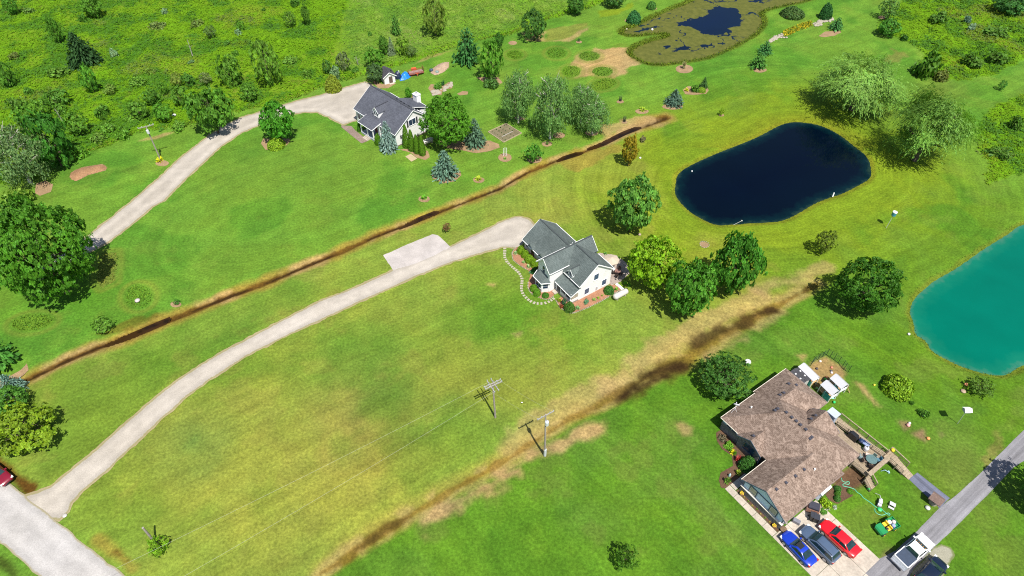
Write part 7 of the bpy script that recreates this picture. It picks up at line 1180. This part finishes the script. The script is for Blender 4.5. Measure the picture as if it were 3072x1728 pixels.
lump('ball', 'green ball on the grass by the slide', 'ball', Pz, (1240, 1390), .2, .38, (.02, .5, .12)); lump('ball', 'yellow ball near the rounded yellow green shrub', 'ball', b4, (845, 68), .16, .3, (.75, .6, .05)); lump('bucket', 'orange bucket on the bare soil patch', 'bucket', b4, (1235, 455), .26, .32, (.62, .26, .08)); lump('toy', 'pink toy seat on the small soil patch', 'toy', b4, (1090, 360), .28, .4, (.62, .30, .27)); lump('toy', 'white toy beside the pink seat', 'toy', b4, (1100, 345), .2, .3, (.65, .65, .68)); lump('stone', 'white stone under the small dark shrub', 'stone', b4, (1200, 288), .16, .2, (.6, .62, .68)); lump('toy', 'orange and white toy by the yard tree', 'toy', b4, (1508, 65), .28, .4, (.7, .28, .12)); lump('rock', 'flat brown rock below the orange toy', 'rock', b4, (1490, 112), .4, .25, (.3, .22, .15)); lump('marker', 'white marker on the lawn by the turquoise pond', 'marker', m4, (1095, 1072), .22, .35, (.68, .66, .62))
# well house and lamp
x, y = G(*Dz(1600, 1120)); t = thing('well_house', 'small brown roofed well cover at the end of the asphalt path', 'well', (x, y, 0), A3 + .1); m = MB(); gable_x(m, -.75, .75, 0, 1.75, -.75, 1.15, .75, 1.15, .06); m.build('roof', speckle('cedar_roof', (.13, .085, .07), (.22, .155, .13), 6), t)
m = MB(); m.lathe([(.5, 0), (.5, .6), (.42, .62), (.42, .3)], (0, 0, 0), 12); m.build('ring_wall', ROCK, t)
for a in (-.6, .6): m = MB(); m.bb(a - .05, a + .05, -.05, .05, 0, 1.7); m.build('post', LUMBER, t)
lump('planter', 'pale round stone beside the well cover', 'stone', Dz, (1512, 1205), .34, .3, (.42, .43, .40))
# bins, patio heater box
x, y = G(*Cz(490, 440), .4); t = thing('storage_bin', 'grey lidded bin lying by the garage corner', 'bin', (x, y, .06), A3 + .35); m = MB(); m.bb(-.48, .4, -.25, .25, 0, .5); m.build('tub', plain('bin_grey', (.15, .15, .17), .5), t); m = MB(); m.bb(-.55, -.46, -.27, .27, .1, .52); m.build('lid', DARKTRIM, t)
for p, l, s in (((880, 380), 'black wheeled bin nearest the red car', .0), ((815, 345), 'black wheeled bin nearest the brick stove', .1)):
    x, y = G(*Cz(*p), .6); t = thing('wheeled_bin', l, 'bin', (x, y, .06), A3 + .6 + s, 'black bins by the garage'); m = MB(); m.slab([(-.33, -.36, 1.0), (.33, -.36, 1.0), (.33, .36, 1.0), (-.33, .36, 1.0)], .94); m.build('bin_body', BLACK, t); m = MB(); m.slab([(-.36, -.40, 1.08), (.38, -.40, 1.03), (.38, .40, 1.03), (-.36, .40, 1.08)], .05); m.build('lid', plain('lid_charcoal', (.03, .032, .04), .4), t)
    for yy in (-.3, .3): m = MB(); m.tube([(-.38, yy - .04, .12), (-.38, yy + .04, .12)], .12, 8); m.build('wheel', TYRE, t)
x, y = G(*Cz(840, 140), .9); t = thing('outdoor_stove', 'brick outdoor stove with a dark metal top by the garage', 'stove', (x, y, .05), A3 + .55); m = MB(); m.bb(-.75, .75, -.55, .55, 0, .85); m.build('brick_base', speckle('stove_brick', (.20, .09, .06), (.36, .20, .14), 6), t); m = MB(); m.slab([(-.62, -.5, 1.2), (.62, -.5, 1.2), (.62, .5, 1.2), (-.62, .5, 1.2)], .35); m.build('hood', plain('stove_steel', (.05, .05, .065), .4, .3), t)
x, y = G(*Cz(205, 605), .3); m = MB(); m.lathe([(.3, 0), (.36, .3), (.42, .36), (.28, .42)], (0, 0, 0), 10); simple('wood_planter', 'brown barrel planter at the walk and drive corner', 'planter', m, plain('barrel', (.14, .09, .05), .8, var=.3), (x, y, .06)); lump('lamp_stone', 'small grey pot by the garage corner', 'pot', Cz, (255, 480), .2, .3, (.24, .23, .2), .06)
lump('statue', 'pale blue garden figure in the entry bed', 'statue', b3, (1660, 728), .16, .75, (.35, .52, .52)); lump('chair_toy', 'turquoise garden ornament beside the rounded dark shrub', 'ornament', b3, (1735, 632), .25, .5, (.08, .42, .36)); lump('post_light', 'little dark path light at the walk', 'light', b3, (1733, 862), .08, .4, (.02, .02, .02))
# pole mounted bird house, purple martin house
def mast_thing(name, label, base, top, z, build_top, cat):
    b = G(*base); t = thing(name, label, cat, (*b, 0)); tx_, ty_ = G(*top, z); off = (max(-.4, min(.4, tx_ - b[0])), max(-.4, min(.4, ty_ - b[1]))); m = MB(); m.tube([(0, 0, 0), (off[0], off[1], z)], .035, 6); m.build('mast', plain('mast_grey', (.4, .4, .4), .5), t); build_top(t, off, z); return t
def bh(t, o, z): m = MB(); m.lathe([(.38, 0), (.40, .75)], (o[0], o[1], z), 12); m.build('barrel', plain('barrel_teal', (.05, .22, .28), .4), t); m = MB(); m.lathe([(.41, .75), (.40, .84), (.1, .92)], (o[0], o[1], z), 12); m.build('lid', TRIM, t)
mast_thing('bird_house', 'teal drum shaped bird house with a white lid on a tall mast', m4(932, 300), m4(990, 190), 2.7, bh, 'bird house')
def ph(t, o, z): m = MB(); m.bb(o[0] - .4, o[0] + .4, o[1] - .35, o[1] + .35, z, z + .35); m.build('box', plain('box_grey', (.35, .36, .38), .5), t); m = MB(); gable_x(m, o[0] - .5, o[0] + .5, o[1], z + .68, o[1] - .46, z + .35, o[1] + .46, z + .35, .04); m.build('roof', TRIM, t)
mast_thing('bird_house', 'white roofed bird house on a mast in the brown house yard', b4(1450, 345), b4(1508, 255), 3.2, ph, 'bird house')
x, y = G(*r4(545, 1425)); m = MB(); m.tube([(0, 0, .0), (.12, .25, .8)], [.12, .10], 10); simple('pond_marker', 'white upright pipe on the bank of the dark pond', 'pipe', m, TRIM, (x, y, 0))
x, y = G(*m3(1720, 258)); m = MB(); m.tube([(-.9, -.5, -.08), (.9, .5, .10)], .035, 6); m.lathe([(.14, .05), (.16, .2), (.05, .28)], (.95, .52, 0), 8); simple('pond_pipe', 'pale pipe end lying in the near edge of the dark pond', 'pipe', m, plain('pipe_grey', (.34, .36, .32), .5), (x, y, -.2))
lump('float', 'tiny white float on the dark pond', 'float', r3, (1390, 1243), .16, .25, (.7, .7, .7), -.25); lump('decoy', 'white swan like decoy on the algae pond', 'decoy', r3, (1102, 219), .32, .5, (.7, .7, .68), -.25); lump('fountain_stone', 'pale stone in the finger of the algae pond', 'rock', r3, (918, 213), .3, .3, (.5, .45, .35), -.2)
lump('fire_bowl', 'white lump by the golden tree', 'stone', r3, (1015, 1147), .25, .3, (.62, .6, .56)); lump('stump', 'sawn stump below the fluffy maple', 'stump', m3, (1010, 350), .32, .35, (.30, .24, .17))
edging(m3, ((1450, 425), (1448, 405), (1465, 398), (1490, 399), (1512, 412), (1512, 432), (1490, 442), (1465, 440), (1450, 425)), 'ring of stones round the fire pit', .4, 8)
for p, l in (((2800, 36), ''),): pass
# stone strip by the algae pond
STRIP = thing('stone_strip', 'band of pale boulders and gold flowers on the far lawn', 'stones', G(*r4(300, 230))); g_ = random.Random(12); sx, sy = STRIP.location.x, STRIP.location.y; RM = []
for k in range(4): m = MB(); a = random.Random(k); m.lathe([(.26 * a.uniform(.8, 1.1), 0), (.36 * a.uniform(.85, 1.1), .12), (.28, .26), (.08, .32)], (0, 0, 0), 7); o = m.build('boulder', STEP, STRIP); RM.append(o.data); o.location = (g_.uniform(-.2, .2), g_.uniform(-.2, .2), 0); o.location = tuple(np.array(G(*r4(150 + 20 * k, 275))) - (sx, sy)) + (0,)
for a, b, n, wd in (((90, 298), (185, 250), 46, 13), ((405, 185), (545, 135), 62, 18)):
    for k in range(n): s = g_.random(); x, y = G(*r4(a[0] + (b[0] - a[0]) * s, a[1] + (b[1] - a[1]) * s + g_.uniform(-wd, wd))); o = link('boulder', RM[k % 4], STRIP, (x - sx, y - sy, 0)); q = g_.uniform(.6, 1.2); o.scale = (q * 1.2, q, q * .9); o.rotation_euler = (0, 0, g_.uniform(0, 6))
patch(pts(r4, (180, 265), (185, 225), (290, 180), (395, 150), (400, 190), (300, 225), (205, 268)), 900, .7, .10, ((.10, .16, .012), (.42, .30, .01)), 501, 'band of golden flowers between the pale boulders')
# stony island behind the upper house
IS = thing('rock_garden', 'island of pale rocks behind the upper house', 'stones', G(*r2(1390, 640))); sx, sy = IS.location.x, IS.location.y
for k in range(70):
    s = g_.random(); a, b = ((1310, 680), (1385, 660)) if k % 2 else ((1400, 650), (1465, 612)); x, y = G(*r2(a[0] + (b[0] - a[0]) * s, a[1] + (b[1] - a[1]) * s + g_.uniform(-16, 16))); o = link('boulder', RM[k % 4], IS, (x - sx, y - sy, 0)); q = g_.uniform(.5, 1.1); o.scale = (q * 1.1, q, q * .8); o.rotation_euler = (0, 0, g_.uniform(0, 6))
# chips heap mound
for P, l, hgt in ((pts(r2, (1310, 530), (1330, 490), (1390, 455), (1440, 450), (1445, 480), (1410, 520), (1350, 545)), 'heap of pale wood chips behind the shed', .5), (pts(r1, (505, 1275), (530, 1240), (610, 1210), (740, 1190), (770, 1205), (765, 1235), (640, 1270), (560, 1310), (515, 1300)), 'long low heap of red brown mulch on the lawn', .55)):
    Q = np.array(cr(P)); X, Y = np.meshgrid(np.arange(Q[:, 0].min(), Q[:, 0].max(), .3), np.arange(Q[:, 1].min(), Q[:, 1].max(), .3)); s_ = X.shape; d = sdf(X.ravel(), Y.ravel(), Q); z = hgt * smooth(0, -1.4, d) * (.6 + .8 * fbm(X.ravel(), Y.ravel(), 1.2, 9)) + .03; ii = np.arange(X.size).reshape(s_); F = np.stack([ii[:-1, :-1].ravel(), ii[:-1, 1:].ravel(), ii[1:, 1:].ravel(), ii[1:, :-1].ravel()], 1); F = F[d[F].max(1) < .1]
    tag(link('chip_heap', np_mesh('chip_heap', np.stack([X.ravel(), Y.ravel(), z], 1), F, [speckle('pale_chips', (.22, .15, .10), (.42, .31, .22), 5) if hgt < .52 else speckle('brown_chips', (.17, .09, .045), (.33, .19, .10), 5)], None, True)), l, kind='stuff')
# ================================================================== SHED, TARP, TRAILER
sA = math.atan2(*(np.array(G(*Sz(520, 575))) - np.array(G(*Sz(320, 625))))[::-1]); x, y = G(*Sz(340, 622)); sh = thing('garden_shed', 'small white shed with a grey roof and brown double door', 'shed', (x, y, 0), sA)
m = MB(); extrude_y(m, [(-1.15, 0), (1.55, 0), (1.55, 1.85), (.2, 2.75), (-1.15, 1.85)], 0, 3.4); m.build('wall', WHITE_S, sh); m = MB(); gable_y(m, -.25, 3.6, .2, 2.92, -1.5, 1.75, 1.9, 1.75, .1); m.build('roof', R_DARK, sh); fascia(sh, [((.2, -.26, 2.92), (-1.5, -.26, 1.75)), ((.2, -.26, 2.92), (1.9, -.26, 1.75))], h=.16)
for xx in (.0, .46): m = MB(); m.bb(xx, xx + .44, -.05, .02, .05, 1.75); dr = m.build('door', plain('shed_door', (.10, .07, .06), .7), sh); m = MB(); m.bb(xx + (.36 if xx == 0 else .04), xx + (.40 if xx == 0 else .08), -.09, -.05, .8, .98); m.build('handle', DARKTRIM, dr)
m = MB(); m.bb(1.0, 1.3, 1.2, 1.5, 2.3, 2.5); m.build('roof_vent', BLACK, sh); m = MB(); m.bb(-.1, 1.1, -.6, -.05, 0, .1); m.build('step', CONC, sh)
x, y = G(*Sz(265, 600)); plant('bush', 'bushy', 'dark purple bush at the shed front corner', 'bush', x, y, .6, 1.7, 0, (.035, .02, .03))
x, y = G(*Sz(560, 470)); t = thing('covered_heap', 'dark tarpaulin covered heap between shed and blue tarp', 'heap', (x, y, 0), sA); m = MB(); m.lathe([(.9, 0), (.85, .6), (.6, 1.3), (.25, 1.7)], (0, 0, 0), 9); m.build('cover', plain('dark_tarp', (.012, .022, .05), .5), t); m = MB(); m.tube([(.3, -.2, .8), (.35, -.3, 1.9)], .1, 6); m.build('post', TRIM, t)
Q = pts(Sz, (620, 555), (610, 480), (690, 340), (760, 360), (880, 410), (900, 440), (820, 500), (740, 530)); Q = np.array(Q); X, Y = np.meshgrid(np.arange(Q[:, 0].min(), Q[:, 0].max(), .16), np.arange(Q[:, 1].min(), Q[:, 1].max(), .16)); s_ = X.shape; d = sdf(X.ravel(), Y.ravel(), Q); z = .95 * smooth(0, -.9, d) * (.45 + 1.1 * fbm(X.ravel(), Y.ravel(), 1.1, 19, 3)) + .05; ii = np.arange(X.size).reshape(s_); F = np.stack([ii[:-1, :-1].ravel(), ii[:-1, 1:].ravel(), ii[1:, 1:].ravel(), ii[1:, :-1].ravel()], 1); F = F[d[F].max(1) < .12]
me = np_mesh('blue_tarp', np.stack([X.ravel(), Y.ravel(), z], 1), F, [plain('tarp_blue', (.012, .16, .62), .35)], None, False); tag(link('blue_tarp', me), 'crumpled bright blue tarp beside the shed', 'tarp')
c, h = heading(Sz, (860, 345), (1180, 285), .6); tr = thing('trailer', 'rusty red flat trailer with a mesh tailgate behind the blue tarp', 'trailer', (*c, 0), h); RUST = plain('rust_red', (.26, .055, .03), .7, var=.3); m = MB(); m.bb(-1.9, 1.7, -.85, .85, .5, .58); m.build('bed', plain('trailer_planks', (.22, .14, .12), .8, var=.3), tr)
m = MB(); [m.beam(p_, q_, .08, .1) for p_, q_ in (((-1.9, -.9, .55), (1.7, -.9, .55)), ((-1.9, .9, .55), (1.7, .9, .55)), ((1.7, -.9, .55), (1.7, .9, .55)), ((1.7, -.9, .95), (1.7, .9, .95)), ((-1.9, -.9, .9), (1.7, -.9, .9)), ((-1.9, .9, .9), (1.7, .9, .9)), ((1.7, -.5, .5), (2.9, 0, .45)), ((1.7, .5, .5), (2.9, 0, .45)))]; [m.beam((x_, y_, .55), (x_, y_, .92), .05, .05) for x_ in (-1.8, -.6, .6, 1.65) for y_ in (-.9, .9)]; m.build('frame', RUST, tr)
m = MB(); [m.beam((-1.92, y_, .5), (-2.0, y_, 1.75), .04, .04) for y_ in (-.85, -.5, -.17, .17, .5, .85)]; [m.beam((-1.95, -.85, z_), (-1.95, .85, z_), .04, .04) for z_ in (.55, .95, 1.35, 1.72)]; m.build('tailgate', plain('rust_brown', (.17, .07, .025), .8), tr)
for y_ in (-.95, .95): m = MB(); m.tube([(-.2, y_ - .1, .32), (-.2, y_ + .1, .32)], .32, 12); wh = m.build('wheel', TYRE, tr); m = MB(); m.tube([(-.2, y_ - .11, .32), (-.2, y_ + .11, .32)], .16, 8); m.build('rim', plain('rim_orange', (.5, .14, .04), .6), wh); m = MB(); m.bb(-.65, .25, y_ - .14, y_ + .14, .66, .72); m.build('mudguard', plain('guard_orange', (.45, .08, .03), .6), tr)
m = MB(); m.box((0, 0, .3), (1.2, .5, .5)); simple('orange_box', 'orange red box on the far side of the trailer', 'box', m, plain('box_orange', (.5, .09, .03), .6), (*G(*Sz(975, 260), .6), .58), h)
t = thing('lumber_pile', 'brown boards leaning against the trailer', 'lumber', G(*Sz(985, 405)), .5)
for k in range(6): m = MB(); m.beam((-.9 + .1 * k, -.3 + .12 * k, .05 + .03 * k), (.8 + .1 * k, .1 + .12 * k, .1 + .06 * k), .16, .04); m.build('board', plain('old_board', (.22, .12, .07), .8), t)
for p, l, c in (((1440, 290), 'dark machine at the chip heap', (.03, .05, .08)), ((1590, 340), 'grey green cart in front of the chip heap', (.15, .2, .18))): lump('yard_machine', l, 'machine', Sz, p, .55, .6, c, n=7)
t = thing('patio_bench', 'pale stone seat half hidden by the broad bright maple', 'bench', G(*r2(1290, 780)), .6); m = MB(); m.bb(-.8, .8, -.25, .25, .4, .5); m.build('seat', STEP, t); [MB().bb(a - .12, a + .12, -.2, .2, 0, .4).build('leg', STEP, t) for a in (-.6, .6)]
# white posts, cages, bird boxes on the far lawn
t = thing('garden_posts', 'three slim white posts in a mulch ring', 'posts', G(1515, 468))
for a, z in ((-.35, 1.9), (0, 2.1), (.35, 2.0)): m = MB(); m.tube([(a, 0, 0), (a, 0, z)], .05, 6); m.build('post', TRIM, t)
for (a, b), l in (((1861, 303), 'dark mesh cage round the seedling on the far lawn'), ((1873, 365), 'grey mesh cage round the seedling by the ditch')):
    t = thing('seedling_cage', l, 'cage', G(a, b)); m = MB(); [m.tube([(.3 * math.cos(k), .3 * math.sin(k), 0), (.3 * math.cos(k), .3 * math.sin(k), 1.2)], .03, 4) for k in np.linspace(0, 5.5, 8)]; [m.tube([(.3 * math.cos(k), .3 * math.sin(k), z) for k in np.linspace(0, 6.28, 9)], .02, 4) for z in (.1, .6, 1.2)]; m.build('mesh', plain('cage_dark', (.03, .04, .035), .7), t); o = link('plant', PRO['bushy'][0][0], t); o.scale = (.24, .24, .9); o.color = (.02, .05, .02, 1)
# garden plot rows
gp = thing('vegetable_plot', 'square plot with a timber border and seedling rows', 'garden plot', G(*r2(1830, 965))); c4 = [np.array(G(*r2(*p))) - np.array(gp.location[:2]) for p in ((1725, 957), (1856, 897), (1968, 967), (1838, 1033))]
for k in range(4): m = MB(); m.beam((*c4[k], .08), (*c4[(k + 1) % 4], .08), .14, .16); m.build('border_board', plain('border_timber', (.30, .25, .15), .8), gp)
for i in range(4):
    for j in range(6): u, v_ = (i + .7) / 4.4, (j + .5) / 6; q = (c4[0] * (1 - u) + c4[1] * u) * (1 - v_) + (c4[3] * (1 - u) + c4[2] * u) * v_; o = link('seedling', PRO['rosette'][0][j % 3], gp, (q[0], q[1], .04)); s_ = g_.uniform(.10, .24); o.scale = (s_, s_, s_); o.color = (.05, .12, .02, 1)
m = MB(); q0, q1 = c4[0] * .35 + c4[3] * .65, c4[1] * .35 + c4[2] * .65; m.beam((*(q0 * .8 + q1 * .2), .1), (*(q0 * .2 + q1 * .8), .1), .18, .05); m.build('plank', GREY_BARK, gp)
# ================================================================== CHICKEN RUN AND PLAYHOUSES
WROOF = plain('white_metal_roof', (.43, .43, .45), .4, var=.04); TEALP = plain('teal_panel', (.02, .30, .30), .5); TEALL = plain('slide_teal', (.06, .50, .46), .35)
def hut(label, fn, cpx, hd, L, W, zr, ze, name='playhouse', ridge=.5, open_end=True):
    x, y = G(*fn(*cpx), zr); t = thing(name, label, 'playhouse', (x, y, 0), hd); m = MB(); a, b = -W * ridge, W * (1 - ridge); gable_x(m, -L / 2, L / 2, 0, zr, a, ze, b, ze, .05); m.build('roof', WROOF, t)
    for i, xx in enumerate((-L / 2 + .1, 0, L / 2 - .1)):
        for yy in (a + .12, b - .12): m = MB(); m.bb(xx - .05, xx + .05, yy - .05, yy + .05, 0, ze + .02); m.build('post', TRIM, t)
    m = MB(); m.bb(-L / 2 + .1, L / 2 - .1, a + .1, b - .1, .75, .82); m.build('floor', LUMBER, t)
    for yy in (a + .1, b - .1): m = MB(); m.bb(-L / 2 + .15, L / 2 - (.9 if open_end else .15), yy - .03, yy + .03, .15, ze - .45); m.build('side_panel', TEALP, t)
    m = MB(); m.bb(-L / 2 + .08, -L / 2 + .14, a + .1, b - .1, .8, ze - .5); m.beam((L / 2 - .1, a + .12, 1.5), (L / 2 - .1, b - .12, 1.5), .06, .06); m.build('rail', TRIM, t); return t
hA = math.atan2(*(np.array(G(*Pz(740, 700), 2)) - np.array(G(*Pz(440, 410), 2)))[::-1])
hut('long white roofed coop with teal walls beside the dark shed roof', Pz, (650, 520), hA, 3.0, 1.45, 2.1, 1.7, 'chicken_coop', .68, False)
hut('white roofed playhouse nearest the brown house with a slide', Pz, (1200, 930), hA + math.pi, 2.2, 1.6, 2.5, 1.9, ridge=.42); hut('white roofed playhouse at the swing beam', Pz, (1450, 760), hA + math.pi, 2.2, 1.6, 2.5, 1.9, ridge=.42)
x, y = G(*Pz(380, 640), 2.0); t = thing('lean_to_shed', 'low charcoal roofed shed with four white roof spots', 'shed', (x, y, 0), hA); m = MB(); gable_x(m, -1.25, 1.25, 0, 2.0, -1.0, 1.6, .95, 1.62, .08); m.build('roof', R_DARK, t); m = MB(); m.bb(-1.1, 1.1, -.85, .8, 0, 1.62); m.build('wall', plain('grey_board', (.42, .40, .38), .7), t)
for a, b, z in ((-.55, .45, 1.84), (.35, .45, 1.84), (-.5, -.5, 1.82), (.45, -.5, 1.82)): m = MB(); m.lathe([(.13, 0), (.12, .04), (.05, .06)], (a, b, z), 10); m.build('roof_light', TRIM, t)
x, y = G(*Pz(1190, 1210)); t = thing('slide', 'turquoise slide coming down from the playhouse', 'slide', (x, y, 0), math.atan2(*(np.array(G(*Pz(1190, 1270))) - np.array(G(*Pz(1235, 1130), .9)))[::-1])); m = MB(); m.slab([(-.9, -.28, .95), (-.9, .28, .95), (.5, .28, .1), (.5, -.28, .1)], .05); m.beam((-.9, -.3, 1.0), (.5, -.3, .16), .05, .14); m.beam((-.9, .3, 1.0), (.5, .3, .16), .05, .14); m.build('chute', TEALL, t); m = MB(); m.beam((-.9, -.25, 0), (-.9, -.25, .9), .05, .05); m.beam((-.9, .25, 0), (-.9, .25, .9), .05, .05); m.build('leg_frame', TRIM, t)
a, b = np.array(G(*Pz(1330, 1120), .2)), np.array(G(*Pz(1560, 880), 2.0)); sw = thing('swing_frame', 'new timber swing frame leaning between the playhouses', 'swing', (*a, 0)); m = MB(); b_ = b - a; m.beam((0, 0, .1), (b_[0], b_[1], 2.0), .11, .11); m.build('beam', LUMBER, sw)
for q in ((1660, 1125), (1640, 960), (1440, 1000)): p = np.array(G(*Pz(*q))) - a; m = MB(); m.beam((b_[0], b_[1], 2.0), (p[0], p[1], 0), .10, .10); m.build('leg', LUMBER, sw)
for q, q2 in (((1440, 1080), (1510, 1100)), ((1520, 1000), (1530, 1090))): p, p2 = np.array(G(*Pz(*q))) - a, np.array(G(*Pz(*q2))) - a; m = MB(); m.beam((*p, .3), (*p2, .3), .12, .05); m.build('swing_seat', plain('seat_lime', (.55, .5, .06), .5), sw)
FENCE = plain('fence_green', (.012, .035, .022), .6); FP = [(620, 420), (690, 330), (815, 260), (930, 195), (1040, 140), (1130, 200), (1235, 260), (1350, 350), (1460, 440), (1500, 520), (1610, 590)]; FQ = [np.array(G(*Pz(*p))) for p in FP]; fn_ = thing('mesh_fence', 'dark green wire mesh fence round the sandy run', 'fence', (*FQ[4], 0))
WM = bpy.data.materials.new('wire_mesh'); WM.use_nodes = True; _b = WM.node_tree.nodes['Principled BSDF']; _b.inputs['Base Color'].default_value = (.02, .06, .035, 1); _b.inputs['Roughness'].default_value = .6
for k, p in enumerate(FQ):
    q = p - FQ[4]; m = MB(); m.tube([(*q, 0), (*q, 1.6)], .04, 5); m.build('post', FENCE, fn_)
    if k: 
        q0 = FQ[k - 1] - FQ[4]; m = MB(); L = math.dist(q, q0); n = int(L / .22)
        for z in np.linspace(.05, 1.5, 8): m.beam((*q0, z), (*q, z), .012, .012)
        for i in range(n + 1): s = i / max(n, 1); c = q0 * (1 - s) + q * s; m.beam((*c, .05), (*c, 1.5), .012, .012)
        o = m.build('wire', WM, fn_); o['kind'] = 'stuff'
for p, c, l in (((880, 305), (.6, .5, .44), 'pale toy at the top of the sandy run'), ((1180, 605), (.55, .45, .45), 'pink white toy in the middle of the sandy run'), ((1045, 725), (.65, .26, .10), 'orange toy on the sand'), ((1010, 775), (.08, .45, .05), 'green toy next to the orange toy on the sand'), ((790, 1015), (.2, .45, .12), 'green toy on the sand by the roof edge'), ((1180, 470), (.5, .16, .10), 'reddish tray on the sand'), ((790, 500), (.05, .04, .04), 'dark trough behind the long coop'), ((1025, 1215), (.02, .02, .02), 'black tub in front of the slide'), ((750, 800), (.55, .33, .25), 'pink bucket at the coop end'), ((1170, 560), (.06, .06, .06), 'dark dish beside the pink white toy')): lump('toy', l, 'toy', Pz, p, .22, .25, c, n=8)
lump('trampoline_disc', 'round white disc standing behind the dense round tree', 'dish', Az, (415, 105), .5, .3, (.66, .66, .66), .8)
lump('white_bundle', 'white rag at the meadow edge by the roadside bend tree', 'rag', r1, (1262, 838), .55, .35, (.6, .58, .56)); lump('culvert_stone', 'pale stones at the drive mouth', 'stone', b1, (470, 1012), .3, .12, (.38, .36, .34)); lump('pale_rock', 'rock in the round weed patch by the ditch', 'rock', m1, (998, 828), .45, .35, (.42, .36, .34))
x, y = G(*m1(1275, 835)); 
t = thing('wire_marker', 'tiny white line marker hanging over the lawn by the poles', 'marker', (*G(*b3(158, 203)), 0)); m = MB(); m.tube([(-.12, 0, .4), (.12, 0, .4)], .06, 6); m.build('float', TRIM, t); m = MB(); m.tube([(0, 0, 0), (0, 0, .4)], .02, 5); m.build('stake', DARKTRIM, t)
